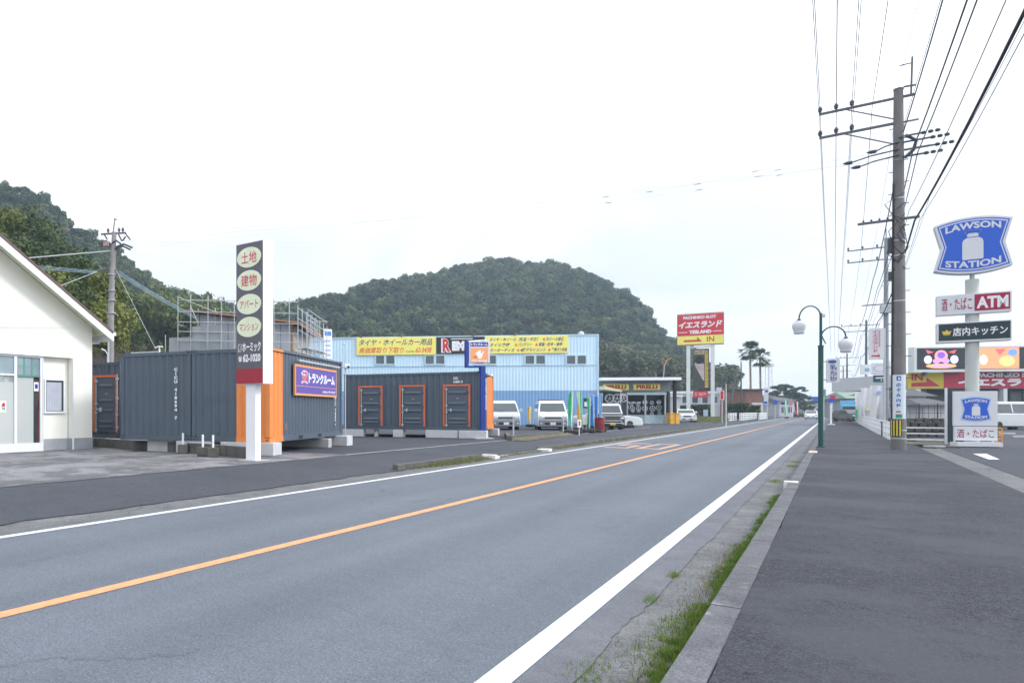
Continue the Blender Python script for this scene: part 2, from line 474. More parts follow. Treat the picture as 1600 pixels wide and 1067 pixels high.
# white painted kerb tops
m_paint = M('kerb_white_paint', (0.72, 0.70, 0.68), 0.7, 0.15, 10, dirt=((0.3, 0.3, 0.3), 9, 0.58, 0.6))
m_paintw = M('kerb_warm_paint', (0.66, 0.50, 0.40), 0.7, 0.15, 10)
for (px, py, m, lab, ln) in ((1237, 753, m_paint, 'white painted kerb end block nearest along the right pavement', 0.16), (1271, 706, m_paintw, 'peach painted kerb block at the foot of the green lamp post', 0.75)):
    x, y = G(px, py, 0.13)
    o = MB().box(-0.11, 0.09, -ln/2, ln/2, -0.15, 0.012).build('kerb_block', m, bevel=0.012)
    o.location = (x, y, 0.135); o.rotation_euler = (0, 0, RP); tag(o, lab, 'kerb block')
# raised old kerb along the far pavement, broken by a driveway opening
s_of = lambda px, py: (lambda q: q[0]*SA + q[1]*CA)(G(px, py, 0.08))
sK = [(s_of(662, 733), s_of(757, 716)), (s_of(862, 702), 95.0)]
kd = MB().box(-0.07, 0.07, -0.298, 0.298, -0.15, 0).mesh('kerb_stone', m_concd)
fk = bpy.data.objects.new('left_kerb', None); COL.objects.link(fk); fk['kind'] = 'structure'
for a_, c_ in sK:
    q_ = a_
    while q_ < c_:
        o = link('kerb_stone', kd, fk); x, y = R(q_ + 0.3, -7.70)
        o.location = (x, y, 0.148 + rnd.uniform(-0.006, 0.004)); o.rotation_euler = (0, rnd.uniform(-0.02, 0.02), RP + rnd.uniform(-0.01, 0.01)); q_ += 0.6
strip('driveway_sill', M('sill', (0.42, 0.43, 0.44), 0.8, 0.1, 3), sK[0][1], sK[1][0], -7.74, -7.64, 0.03, 0.028)
# sloping kerb ramps in the far gutter
rp = [(768, 715.5, 24, 0), (852, 704, 20, 1), (1003, 672.5, 16, 2)]
for i, (px, py, wpx, k) in enumerate(rp):
    x, y = G(px, py, 0.03)
    hw = wpx / 2 * y / F / 1.15
    lab = ('white concrete kerb end left of the driveway opening in the far gutter', 'white concrete kerb end right of the driveway opening in the far gutter', 'tiny far white concrete block in the gutter before the tyre shop')[k]
    b = MB()
    n = 2 if k == 0 else 1
    root = thing('gutter_ramp', lab, 'kerb ramp', (x, y), RF, 0.0)
    for j in range(n):
        a = -hw + j * 2 * hw / n; c = a + 2*hw/n - 0.02
        MB().prismz([(a, -0.18), (c, -0.18), (c, 0.22), (a, 0.22)], 0.0, (0.14 if (k == 0) == (j == 0) else 0.10)).build('ramp_block', m_paint, root, bevel=0.02)

# ================================================================ grass, moss and weeds
def leaf_mat(name, c0, c1, rough=0.6, pscale=6.0, trans=0.25):
    m = bpy.data.materials.new(name); m.use_nodes = True
    t = m.node_tree; nn = t.nodes.new; lk = t.links.new
    b = t.nodes['Principled BSDF']; b.inputs['Roughness'].default_value = rough; b.inputs['Specular IOR Level'].default_value = 0.25
    g = nn('ShaderNodeNewGeometry')
    n1 = nn('ShaderNodeTexNoise'); n1.inputs['Scale'].default_value = pscale; n1.inputs['Detail'].default_value = 5; n1.inputs['Roughness'].default_value = 0.6
    lk(g.outputs['Position'], n1.inputs['Vector'])
    r = nn('ShaderNodeMapRange'); r.inputs[1].default_value = 0.33; r.inputs[2].default_value = 0.67
    lk(n1.outputs[0], r.inputs[0])
    mi = nn('ShaderNodeMix'); mi.data_type = 'RGBA'; mi.inputs[6].default_value = (*c0, 1); mi.inputs[7].default_value = (*c1, 1)
    lk(r.outputs[0], mi.inputs[0])
    lk(mi.outputs[2], b.inputs['Base Color'])
    if trans:
        tr = nn('ShaderNodeBsdfTranslucent'); lk(mi.outputs[2], tr.inputs[0])
        mx_ = nn('ShaderNodeMixShader'); mx_.inputs[0].default_value = trans
        lk(b.outputs[0], mx_.inputs[1]); lk(tr.outputs[0], mx_.inputs[2]); lk(mx_.outputs[0], t.nodes['Material Output'].inputs[0])
    MATS[name] = m
    return m
m_moss = leaf_mat('roadside_grass', (0.075, 0.15, 0.022), (0.19, 0.29, 0.05), pscale=12)
m_weed = leaf_mat('weed', (0.11, 0.15, 0.05), (0.24, 0.24, 0.11), pscale=7)
def blades(name, mat, pts, hmin, hmax, wid, label, cat, lean=0.7, seed=1):
    r = np.random.default_rng(seed); n = len(pts)
    P = np.array(pts, dtype=np.float64)
    h = r.uniform(hmin, hmax, n) * P[:, 3] if P.shape[1] > 3 else r.uniform(hmin, hmax, n)
    a = r.uniform(0, 2*np.pi, n); le = r.uniform(0.1, lean, n)
    tip = P[:, :3] + np.stack([np.cos(a)*h*le, np.sin(a)*h*le, h], 1)
    b2 = a + r.uniform(0.8, 2.2, n)
    d = np.stack([np.cos(b2), np.sin(b2), np.zeros(n)], 1) * (wid/2)
    V = np.empty((n, 3, 3)); V[:, 0] = P[:, :3] - d; V[:, 1] = P[:, :3] + d; V[:, 2] = tip
    me = bpy.data.meshes.new(name)
    me.from_pydata(V.reshape(-1, 3).tolist(), [], np.arange(3*n).reshape(-1, 3).tolist())
    o = link(name, me, None, mat)
    return tag(o, label, cat, None, 'stuff')
r = random.Random(3)
pts = []
def density(s):
    f = mnoise.fractal(Vector((s*1.7, 3.3, 0)), 1.0, 2.0, 3)
    if s < 2 or s > 14.6: return 0
    return max(0.12, 0.7 + f*0.7) * (1.0 if s < 7.6 else 0.8)
while len(pts) < 70000:
    s = 2.0 + 12.6*r.random()**1.25
    dn = density(s)
    wdt = 0.05 + 0.17*dn*(0.5 + 0.8*abs(mnoise.noise(Vector((s*3.1, 9, 0)))))
    off = abs(r.gauss(0, 0.5)) * wdt
    if r.random() > min(1, dn*1.3): continue
    l = -0.607 - off
    if mnoise.noise(Vector((s*9, l*14, 0))) < -0.12: continue
    pts.append((*R(s, l), -0.02, max(0.35, 1 - off*2.2)))
blades('grass', m_moss, pts, 0.018, 0.065, 0.006, 'bright green grass and moss growing along the kerb in the gutter', 'grass', 0.9)
pts = []
for k in range(2600):
    c = r.choice([(4.05, -1.03, .10), (5.9, -1.04, .05), (2.9, -1.05, .05), (6.9, -1.04, .04), (4.6, -0.85, .12), (5.3, -0.8, .1), (17.5, -0.9, 0.12), (24.5, -0.85, 0.2), (22.5, -0.8, .12), (3.4, -0.9, .06)])
    pts.append((*R(c[0] + r.gauss(0, c[2]*1.8), c[1] + r.gauss(0, c[2]*0.5)), -0.015))
blades('gutter_weeds', m_moss, pts, 0.012, 0.04, 0.006, 'small scattered green weeds in cracks of the right gutter', 'weeds', 0.9, 4)
pts = []
for k in range(4200):
    s = r.uniform(2.2, 9.0); pts.append((*R(s, -0.61 - abs(r.gauss(0, 0.13))), -0.018))
blades('dead_grass', leaf_mat('straw', (0.13, 0.12, 0.06), (0.26, 0.22, 0.12), pscale=9), pts, 0.015, 0.05, 0.005, 'brown dry grass bits mixed into the kerb side grass', 'grass', 0.95, 44)
pts = []
for k in range(8000):
    s = r.uniform(17.2, 60)
    f = mnoise.fractal(Vector((s*0.6, 7, 0)), 1, 2, 3)
    if r.random() > max(0.04, 0.25 + f*1.3): continue
    pts.append((*R(s, -7.59 + r.gauss(0, 0.05)), 0.015))
for k in range(6000):
    s = 18.0 + r.gauss(0, 1.0)
    pts.append((*R(s, -7.60 + r.gauss(0, 0.10)), 0.015))
blades('verge_weeds', m_weed, pts, 0.03, 0.10, 0.02, 'dry and green weeds along the far gutter of the road', 'weeds', 0.8, 5)
# ================================================================ storage containers
m_cg = M('container_grey', (0.080, 0.106, 0.140), 0.42, 0.06, 1.2, spec=0.45, dirt=((0.06, 0.075, 0.09), 1.0, 0.6, 0.5))
m_co = M('container_orange', (0.74, 0.245, 0.062), 0.45, 0.05, 1.5, spec=0.4)
m_frame_o = M('door_frame_orange', (0.62, 0.15, 0.07), 0.5, 0.05)
m_dark = M('dark', (0.02, 0.022, 0.025), 0.7, 0.0)
m_galv = M('galvanised', (0.50, 0.53, 0.55), 0.45, 0.08, 6, metal=0.3)
m_sticker = M('white_print', (0.80, 0.82, 0.84), 0.6, 0.0)
m_red = M('red_print', (0.60, 0.035, 0.05), 0.5, 0.0)
m_wood = M('wood', (0.20, 0.14, 0.09), 0.8, 0.2, 6)

def rail_box(name, m, par, *a): return box_part(name, m, par, *a)
def door(par, x0, x1, z0, z1, y, lab=None):
    """orange framed storage door on the plane y (faces -y)"""
    fr = MB(); w = 0.085
    fr.box(x0, x0+w, y-0.035, y+0.03, z0, z1-w-0.002).box(x1-w, x1, y-0.035, y+0.03, z0, z1-w-0.002).box(x0, x1, y-0.035, y+0.03, z1-w, z1)
    fr.build('door_frame', m_frame_o, par)
    dx0, dx1 = x0 + w + 0.10, x1 - w
    p = MB(); p.box(dx0 - 0.08, dx1, y-0.012, y+0.02, z0, z1-w-0.02)
    d = p.build('door', m_cg, par)
    if lab: d['label'] = lab
    hh = z1 - z0 - w
    for k, f in enumerate((0.10, 0.19, 0.40, 0.58, 0.85)):       # pressed ribs, sloping top and bottom
        zc = z0 + hh*f
        b = MB(); a0, a1 = dx0+0.06, dx1-0.10
        b.add([(a0,y-0.013,zc-0.055),(a1,y-0.013,zc-0.055),(a1,y-0.013,zc+0.055),(a0,y-0.013,zc+0.055),
               (a0+.02,y-0.055,zc-0.045),(a1-.03,y-0.055,zc-0.045),(a1-.03,y-0.055,zc+0.005),(a0+.02,y-0.055,zc+0.005)],
              [(4,5,6,7),(0,1,5,4),(1,2,6,5),(2,3,7,6),(3,0,4,7)])
        b.build('rib', m_cg, d)
    b = MB().tube([(dx0-0.02, y-0.07, z0-0.03), (dx0-0.02, y-0.07, z1-w-0.03)], 0.017, 8)
    b.build('lock_bar', m_galv, d)
    for f in (0.04, 0.36, 0.52, 0.93):
        MB().box(dx0-0.065, dx0+0.03, y-0.085, y-0.013, z0+hh*f-0.03, z0+hh*f+0.03).build('bracket', m_galv, d)
    b = MB().bar((dx0-0.02, y-0.09, z0+hh*0.42), (dx0+0.22, y-0.09, z0+hh*0.41), 0.03, 0.03)
    b.box(dx0+0.15, dx0+0.21, y-0.11, y-0.013, z0+hh*0.37, z0+hh*0.45)
    b.build('handle', m_galv, d)
    for f in (0.1, 0.5, 0.85):
        MB().box(x1-w-0.03, x1-w+0.03, y-0.055, y-0.03, z0+hh*f-0.05, z0+hh*f+0.05).build('hinge', m_cg, d)
    MB().box((dx0+dx1)/2-0.05, (dx0+dx1)/2+0.05, y-0.02, y-0.013, z0+hh*0.69, z0+hh*0.71).build('number_plate', M('small_plate', (0.6, 0.25, 0.25), 0.5, 0), d)

def container(root, X, Y, Hh, orange_front=None, orange_side=None, doors=(), corr_front=(0.036, 0.28), corr_side=(0.036, 0.28), pockets=False):
    """body with x 0..-X to the left of the near right corner, y 0..Y back, z 0..Hh"""
    cp = 0.13
    def colr(flag): return m_co if flag else m_cg
    of, osd = orange_front, orange_side
    nearR = bool(of); farR = bool(osd and osd[1] >= Y - 0.01)
    # posts
    box_part('corner_post', colr(nearR), root, -cp, 0, 0, cp, 0.14, Hh-0.10)
    box_part('corner_post', m_cg, root, -X, -X+cp, 0, cp, 0.14, Hh-0.10)
    box_part('corner_post', colr(farR), root, -cp, 0, Y-cp, Y, 0.14, Hh-0.10)
    box_part('corner_post', m_cg, root, -X, -X+cp, Y-cp, Y, 0.14, Hh-0.10)
    for (x0, x1, fl) in ((-X, -cp-0.003, False), (-cp, 0.008, nearR)):
        for zz in ((0, 0.135), (Hh-0.097, Hh)):
            pass
    # castings
    for (x0, y0, fl) in ((-0.17, -0.008, nearR), (-X-0.008, -0.008, False), (-0.17, Y-0.17, farR), (-X-0.008, Y-0.17, False)):
        for zz in (0.0, Hh-0.12):
            b = MB().box(x0, x0+0.178, y0, y0+0.178, zz, zz+0.125)
            c = b.build('corner_casting', colr(fl), root)
            MB().prism(ellipse(x0+0.09, zz+0.062, 0.035, 0.022, 10), y0-0.002, y0+0.01).build('casting_hole', m_dark, c)
    # front rails and panel
    xf = -of if of else 0
    b = MB(); pass
    for zz in ((0.0, 0.15), (Hh-0.11, Hh-0.01)): box_part('front_rail', m_cg, root, -X+0.172, (xf if of else -0.172), 0.004, 0.07, *zz)
    if of:
        for zz in ((0.0, 0.15), (Hh-0.11, Hh-0.01)): box_part('front_rail', m_co, root, xf+0.001, -0.172, 0.004, 0.07, *zz, label='orange painted end of the front rail')
    b = MB(); corr(b, -X+cp, xf if of else -cp, 0.15, Hh-0.11, 0.02, *corr_front); b.build('front_panel', m_cg, root)
    if of:
        b = MB(); corr(b, xf, -cp, 0.15, Hh-0.11, 0.02, *corr_front); b.build('front_panel', m_co, root, label='orange corrugated panel section')
    # right side (built facing -y, then turned to face +x)
    def side(bm):
        bm.v = [(-y_, x_, z_) for x_, y_, z_ in bm.v]; return bm
    segs = [(0, Y, False)]
    if osd:
        a, c = osd
        segs = [(p_, q_, f_) for p_, q_, f_ in ((0, a, False), (a, c, True), (c, Y, False)) if q_ > p_ + 0.01]
    for a, c, fl in segs:
        a0, c0 = max(a, cp), min(c, Y-cp)
        b = MB(); corr(b, a0, c0, 0.15, Hh-0.10, 0.022, *corr_side)
        side(b).build('side_panel', colr(fl), root, label='orange corrugated side section' if fl else None)
        a1, c1 = max(a, 0.172), min(c, Y-0.172)
        MB().box(-0.07, -0.004, a1, c1, Hh-0.075, Hh-0.01).build('side_top_rail', colr(fl), root)
        b = MB().box(-0.07, -0.004, a1, c1, 0.0, 0.165)
        b.build('side_bottom_rail', colr(fl), root)
    if pockets:
        for yy in (Y*0.5-1.06, Y*0.5+0.72):
            MB().box(-0.06, 0.0, yy, yy+0.34, 0.025, 0.13).build('forklift_pocket', m_dark, root)
        for yy in (Y*0.17, Y*0.46, Y*0.86):           # lashing loops
            MB().tube([(0.0, yy, 0.34), (0.03, yy, 0.36), (0.03, yy, 0.50), (0.0, yy, 0.52)], 0.01, 6).build('lashing_loop', colr(of and yy < of*1.3), root)
    # left and back, roof and floor
    b = MB(); corr(b, cp, Y-cp, 0.0, Hh-0.02, 0.02, *corr_side); b.v = [(-X + y_ , x_, z_) for x_, y_, z_ in b.v]; b.build('left_panel', m_cg, root)
    b = MB(); corr(b, -X+cp, -cp, 0.0, Hh-0.02, -0.04, *corr_front); b.v = [(x_, Y + y_, z_) for x_, y_, z_ in b.v]; b.build('back_panel', m_cg, root)
    box_part('roof_panel', m_cg, root, -X+0.05, -0.05, 0.05, Y-0.05, Hh-0.05, Hh-0.02)
    box_part('floor', m_dark, root, -X+0.05, -0.05, 0.05, Y-0.05, 0.06, 0.12)
    # top rails on the far sides
    MB().box(-X+0.004, -X+0.07, 0.172, Y-0.172, Hh-0.075, Hh-0.01).build('side_top_rail', m_cg, root)
    for d_ in doors: door(root, *d_)

C1 = (0.925, 19.4); C1Z = 0.504; C1R = -math.atan2(2.94, 6.0)
HH = 2.68
def along(o, rz, x, y): return (o[0] + math.cos(rz)*x - math.sin(rz)*y, o[1] + math.sin(rz)*x + math.cos(rz)*y)
t = thing('storage_container', 'grey container with orange corner and purple signboard beside the tall pylon sign', 'container', C1, C1R, C1Z)
xo = -loc(C1, C1R, 369)
container(t, 2.52, 6.68, HH, orange_front=xo, orange_side=(0, 1.02), pockets=True, corr_front=(0.03, 0.255))
# the rest of the front of this container is hidden by the sign post; signboard on its road side
def side_loc(px, py):     # y along the container side for a pixel
    u = (px - CX) / F; c, s = math.cos(C1R), math.sin(C1R)
    # point = C1 + yy*(-s, c)
    yy = (u*C1[1] - C1[0]) / (-s - u*c)
    return yy, zof(py, C1[1] + c*yy) - C1Z
y0, zt0 = side_loc(457, 569.5); y1, zb1 = side_loc(522, 621)
_, zb0 = side_loc(457, 617); _, zt1 = side_loc(522, 578)
z_lo, z_hi = (zb0 + zb1)/2, (zt0 + zt1)/2
sg = thing('signboard', 'purple signboard with orange border and white Japanese lettering on the container side', 'sign', along(C1, C1R, 0.03, y0), C1R + math.pi/2, C1Z + z_lo)
sw, sh = y1 - y0, z_hi - z_lo
m_purp = M('sign_purple', (0.115, 0.085, 0.36), 0.5, 0.03)
m_so = M('sign_orange', (0.85, 0.35, 0.14), 0.5, 0.03)
m_wh = M('sign_white', (0.82, 0.83, 0.86), 0.5, 0.0)
box_part('back_panel', m_so, sg, 0, sw, -0.06, 0.0, 0, sh)
box_part('face', m_purp, sg, 0.07, sw-0.07, -0.068, -0.0602, 0.07, sh-0.07)
text('貸', m_wh, sg, sw*0.115, sw*0.275, sh*0.385, sh*0.84, -0.071, bold=0.045)
text('貸', M('sign_red', (0.75, 0.06, 0.08), 0.5, 0), sg, sw*0.13, sw*0.26, sh*0.40, sh*0.825, -0.073, bold=0.0)
text('トランクルーム', m_wh, sg, sw*0.285, sw*0.94, sh*0.43, sh*0.78, -0.071, bold=0.05)
box_part('divider_line', m_so, sg, 0.09, sw-0.09, -0.071, -0.0682, sh*0.30, sh*0.315)
text('お問合せ', m_wh, sg, sw*0.62, sw*0.76, sh*0.13, sh*0.20, -0.071, bold=0.03)
text('ホーミック', m_wh, sg, sw*0.77, sw*0.955, sh*0.12, sh*0.22, -0.071, bold=0.06)
# lamp rail over the signboard
lr = thing('sign_light', 'long thin strip light fixed above the purple signboard', 'light fitting', along(C1, C1R, 0.0, y0-0.05), C1R + math.pi/2, C1Z + HH - 0.28)
box_part('lamp_tube', m_galv, lr, 0.1, sw+0.15, -0.20, -0.13, 0, 0.05)
for xx in (0.5, sw-0.4): MB().bar((xx, -0.001, 0.02), (xx, -0.15, 0.03), 0.04, 0.03).build('bracket', m_dark, lr)
text('CICU 418694 7', m_sticker, sg, -0.0+sw+0.05, sw+0.20, -1.0, 0.0, 0.024, bold=0.03, vertical=True, name='serial_number')
# second container beside it
C1b = along(C1, C1R, -2.56, 0)
t2 = thing('storage_container', 'plain dark grey container with a vertical white serial number on its end', 'container', C1b, C1R, C1Z)
container(t2, 2.52, 6.68, HH, corr_front=(0.03, 0.255))
xa = loc(C1b, C1R, 274)
text('CICU 418694 7', m_sticker, t2, xa-0.045, xa+0.075, HH-2.05, HH-0.50, -0.0, bold=0.05, vertical=True, name='serial_number')
# third container far left, partly behind the shop
C0 = DZ(187.5, 25.0); C0R = C1R + rad(2)
Hz0 = 2.75
t3 = thing('storage_container', 'grey container with an orange framed door between the white house and the plain container', 'container', C0, C0R, 0.42)
xd0, xd1 = loc(C0, C0R, 146), loc(C0, C0R, 184)
container(t3, 2.6, 6.0, Hz0, doors=[(xd0, xd1, 0.20, 2.28, 0.0)])
for xx in (xd0+0.22, xd0+0.62): MB().tube([(xx, 0.0, 2.45), (xx, -0.04, 2.47), (xx, -0.04, 2.60), (xx, 0.0, 2.62)], 0.012, 6).build('lashing_loop', m_cg, t3)
MB().tube([(-0.09, -0.05, 0.25), (-0.09, -0.05, 2.3)], 0.016, 8).build('lock_bar', m_galv, t3)
for f in (0.35, 0.8, 1.4, 2.1): MB().box(-0.13, -0.05, -0.07, -0.009, f, f+0.07).build('bracket', m_galv, t3)
# container by the tyre shop
C2R = -rad(27.5)
C2 = DZ(751.5, 31.2)
t4 = thing('storage_container', 'grey container with three orange framed doors behind the blue sign post', 'container', C2, C2R, C1Z)
Hc = HH
dd = []
for a, b_ in ((560, 597.5), (624, 664.5), (692, 735)):
    dd.append((loc(C2, C2R, a), loc(C2, C2R, b_), 0.16, 2.10, -0.004))
container(t4, 6.45, 4.3, Hc, doors=dd, orange_side=(2.05, 4.3), corr_front=(0.036, 0.28), corr_side=(0.03, 0.26))
xa = loc(C2, C2R, 708)
text('CICU', m_sticker, t4, xa, xa+0.22, Hc-0.36, Hc-0.24, -0.006, bold=0.04, name='serial_number')
text('418691 0', m_sticker, t4, xa, xa+0.42, Hc-0.52, Hc-0.40, -0.006, bold=0.04, name='serial_number')
sb = thing('side_banner', 'white vertical notice board on the road side of the three door container', 'sign', along(C2, C2R, 0.03, 0.25), C2R + math.pi/2, C1Z + 0.95)
box_part('board', M('faint_white', (0.72, 0.74, 0.82), 0.5, 0.03), sb, 0, 1.05, -0.03, 0, 0, 1.45)
text('トランク', M('sign_navy', (0.02, 0.03, 0.22), 0.5, 0), sb, 0.1, 0.95, 1.05, 1.30, -0.034, bold=0.05)
text('ルーム', MATS['sign_navy'], sb, 0.1, 0.95, 0.65, 0.95, -0.034, bold=0.05)
box_part('picture_panel', M('photo_lilac', (0.45, 0.42, 0.62), 0.5, 0.2, 9), sb, 0.12, 0.93, -0.034, -0.0302, 0.1, 0.55)
lt = thing('side_lamp', 'small lamp arm over the white notice board of the container', 'light fitting', along(C2, C2R, 0.0, 0.9), C2R + math.pi/2, C1Z + 2.5)
box_part('lamp_head', m_wh, lt, -0.5, 0.5, -0.35, -0.25, 0, 0.05); MB().bar((0, -0.001, -0.05), (0, -0.3, 0.0), 0.05).build('arm', m_dark, lt)

# foundation blocks
def block(xy, rz, dx, dy, z0, z1, lab, m=m_conc, cat='concrete block', grp=None):
    o = MB().box(0, dx, 0, dy, 0, z1-z0).build('concrete_block', m, bevel=0.015)
    o.location = (xy[0], xy[1], z0); o.rotation_euler = (0, 0, rz)
    return tag(o, lab, cat, grp)
m_block = M('pale_concrete', (0.52, 0.53, 0.55), 0.85, 0.08, 4, 0.3, 60)
block(along(C1, C1R, -1.5, -0.12), C1R, 1.66, 0.62, 0.142, 0.498, 'pale concrete block under the orange container corner', m_block)
block(along(C1, C1R, -0.45, 6.0), C1R, 0.85, 0.7, 0.142, 0.500, 'pale concrete block under the rear corner of the signboard container', m_block)
block(along(C1, C1R, -1.55, 4.55), C1R, 1.75, 0.35, 0.142, 0.45, 'long grey block lying deep under the signboard container', m_conc)
block(along(C1b, C1R, -1.7, 0.25), C1R, 1.2, 0.5, 0.142, 0.50, 'concrete block under the plain grey container left end', m_block)
block(along(C1b, C1R, -0.5, 0.0), C1R, 1.2, 0.5, 0.142, 0.50, 'concrete block under the seam of the two joined containers', m_block)
block(along(C2, C2R, -6.5, -0.05), C2R, 1.05, 0.4, 0.142, 0.49, 'pale concrete block under the left end of the three door container', m_block)
block(along(C2, C2R, -2.45, -0.10), C2R, 1.45, 0.5, 0.142, 0.50, 'long concrete block under the third orange framed door', m_block)
block(along(C2, C2R, -0.95, -0.16), C2R, 1.2, 0.6, 0.142, 0.50, 'concrete block right behind the foot of the blue sign post', m_block)
block(along(C2, C2R, -4.0, -0.05), C2R, 0.48, 0.5, 0.142, 0.50, 'small concrete block under the middle of the three door container', m_block)
block(along(C2, C2R, -0.35, 3.8), C2R, 0.62, 0.6, 0.142, 0.50, 'pale concrete block under the orange rear corner of the three door container', m_block)
block(DZ(147, 24.3), C1R, 2.3, 0.7, 0.16, 0.40, 'wide concrete footing in front of the leftmost container', m_block)
for px in (586, 628):
    o = MB().tube([(0,0,0),(0,0.0,0.34)], 0.11, 10).build('drain_pipe_cap', m_block)
    x = loc(C2, C2R, px); o.location = (*along(C2, C2R, x, 0.25), 0.145)
    tag(o, 'round pale support under the container near its %s door' % ('first' if px == 586 else 'second'), 'support')

# low retaining wall with posts in front of the containers
wp = [G(146, 690+8, 0.146), G(245, 704.5, 0.146), G(288, 707, 0.146), G(340, 711.5, 0.146), G(384, 716, 0.146)]
wall = thing('retaining_wall', 'low mossy old concrete wall in front of the grey containers', 'wall', wp[0], 0, 0.0)
b = MB()
for i in range(len(wp)-1):
    p, q = Vector((*wp[i], 0)), Vector((*wp[i+1], 0))
    p -= Vector((*wp[0], 0)); q -= Vector((*wp[0], 0))
    d = (q - p).normalized(); nrm = Vector((-d.y, d.x, 0)) * 0.18
    zt = 0.44 - 0.0*i
    n_ = 3
    for k in range(n_):
        a = p + (q-p)*k/n_; c = p + (q-p)*(k+1)/n_ - d*0.015
        MB().add([(a.x,a.y,.1),(c.x,c.y,.1),(c.x+nrm.x,c.y+nrm.y,.1),(a.x+nrm.x,a.y+nrm.y,.1),(a.x,a.y,zt),(c.x,c.y,zt),(c.x+nrm.x,c.y+nrm.y,zt),(a.x+nrm.x,a.y+nrm.y,zt)],
              [(0,3,2,1),(4,5,6,7),(0,1,5,4),(1,2,6,5),(2,3,7,6),(3,0,4,7)]).build('wall_section', m_concd, wall, bevel=0.01)
for i, (px, yb, hgt) in enumerate(((252, 702, 0), (286, 706, 1), (317, 711, 1), (333, 712, 1))):
    x, y = G(px, yb+1.5, 0.146)
    where = ('first', 'second', 'third', 'rightmost')[i]
    if hgt:
        b = MB().box(-0.15, 0.15, -0.13, 0.05, 0.146, 0.40).build('concrete_block', m_concd, bevel=0.012); b.location = (x, y-0.02, 0); tag(b, '%s dark square concrete footing holding a white stub post' % where, 'concrete block')
    o = MB().tube([(0,0,0.401),(0,0,0.74)], 0.03, 8).build('stub_post', m_wh); o.location = (x, y - (0.05 if hgt else -0.06), 0.042 if not hgt else 0)
    tag(o, '%s short white stub post on the low wall counted from the left' % where, 'post')

# ================================================================ pylon sign (left)
PSZ = 17.55
o = DZ(393.5, PSZ)
ps = thing('pylon_sign', 'tall grey pylon sign with four pale green ovals on a white post', 'sign', o, RP, 0.14)
m_pan = M('pylon_grey', (0.115, 0.115, 0.135), 0.5, 0.05, 2)
m_pr = M('pylon_red', (0.34, 0.025, 0.045), 0.5, 0.05, 2)
m_ov = M('oval_green', (0.74, 0.80, 0.60), 0.5, 0.04, 4)
m_pinkred = M('crimson_print', (0.58, 0.045, 0.11), 0.5, 0.0)
xl, xr = loc(o, RP, 368.8), loc(o, RP, 410.2)
yf = -0.16
def oy(yy): return along(o, RP, 0, yy)
o2 = oy(yf)
xl, xr = loc(o2, RP, 368.8), loc(o2, RP, 410.2)
ztop = zof(374.5, o2[1] + math.sin(RP)*xr) - 0.14
zbot = zof(599, o2[1] + math.sin(RP)*xr) - 0.14
zred = zof(576, o2[1]) - 0.14
box_part('housing', m_wh, ps, xl, xr+0.012, yf+0.012, yf+0.40, zbot, ztop)
box_part('face', m_pan, ps, xl+0.008, xr, yf, yf+0.011, zred+0.002, ztop-0.012)
box_part('face', m_pr, ps, xl+0.008, xr, yf, yf+0.011, zbot+0.01, zred, label='crimson band at the foot of the sign face')
wdt = xr - xl; xm = (xl + xr)/2
for py, s_, hx, hz in ((402.5, '土地', 0.30, 0.125), (438.5, '建物', 0.31, 0.125), (475.5, 'アパート', 0.36, 0.09), (511, 'マンション', 0.375, 0.085)):
    zc = zof(py, o2[1] + 0.0) - 0.14
    e = MB().prism(ellipse(xm, zc, wdt*0.455, 0.255, 40), yf-0.008, yf-0.001).build('oval', m_ov, ps)
    text(s_, m_pinkred, e, xm - wdt*hx*0.95, xm + wdt*hx*0.95, zc-hz*1.15, zc+hz*1.15, yf-0.011, bold=0.008)
def zp(py): return zof(py, o2[1]) - 0.14
text('㈲', m_wh, ps, xm-wdt*0.42, xm-wdt*0.27, zp(550), zp(536), yf-0.005, bold=0.03)
text('ホーミック', m_wh, ps, xm-wdt*0.25, xm+wdt*0.44, zp(550), zp(534.5), yf-0.005, bold=0.035)
text('☎', m_wh, ps, xm-wdt*0.41, xm-wdt*0.26, zp(565.2), zp(555.8), yf-0.005, bold=0.03)
text('62-1020', m_wh, ps, xm-wdt*0.23, xm+wdt*0.43, zp(565.5), zp(553), yf-0.005, bold=0.045)
px0, px1 = loc(o, RP, 386), loc(o, RP, 401.5)
box_part('post', m_wh, ps, px0+0.01, px1, yf+0.10, yf+0.32, -0.02, zbot, bevel=0.01)
box_part('footing', m_conc, ps, px0-0.15, px1+0.15, yf-0.05, yf+0.5, -0.03, 0.012)

# ================================================================ blue bent sign post with orange board
bo = G(753.5, 685, 0.142)
bs = thing('cranked_sign', 'orange hand sign on a cranked dark blue post before the container', 'sign', bo, 0.10, 0.142)
k = bo[1] / F
m_blue = M('post_blue', (0.012, 0.04, 0.27), 0.45, 0.04)
def bx(px): return (px - 753.5) * k
def bz(py): return zof(py, bo[1]) - 0.142
w_ = 8.2 * k / 2
MB().box(-w_, w_, -0.1, 0.1, 0, bz(571.5)).build('post', m_blue, bs, bevel=0.012)
MB().box(bx(726), -w_-0.002, -0.098, 0.098, bz(574.5), bz(571.5)+0.0).build('lower_arm', m_blue, bs, bevel=0.01)
MB().box(bx(725.5), bx(730.5), -0.08, 0.08, bz(571.5)+0.002, bz(533)).build('upright', m_blue, bs, bevel=0.01)
MB().bar((bx(729), 0, bz(533.5)), (bx(764), 0, bz(531)), 0.10, 0.05).build('top_arm', m_wh, bs)
X0, X1, Z0, Z1 = bx(731), bx(764.5), bz(567), bz(533)
box_part('cabinet', M('cabinet_lilac', (0.62, 0.64, 0.78), 0.5, 0.03), bs, X0, X1, -0.09, 0.09, Z0, Z1-0.02, bevel=0.01)
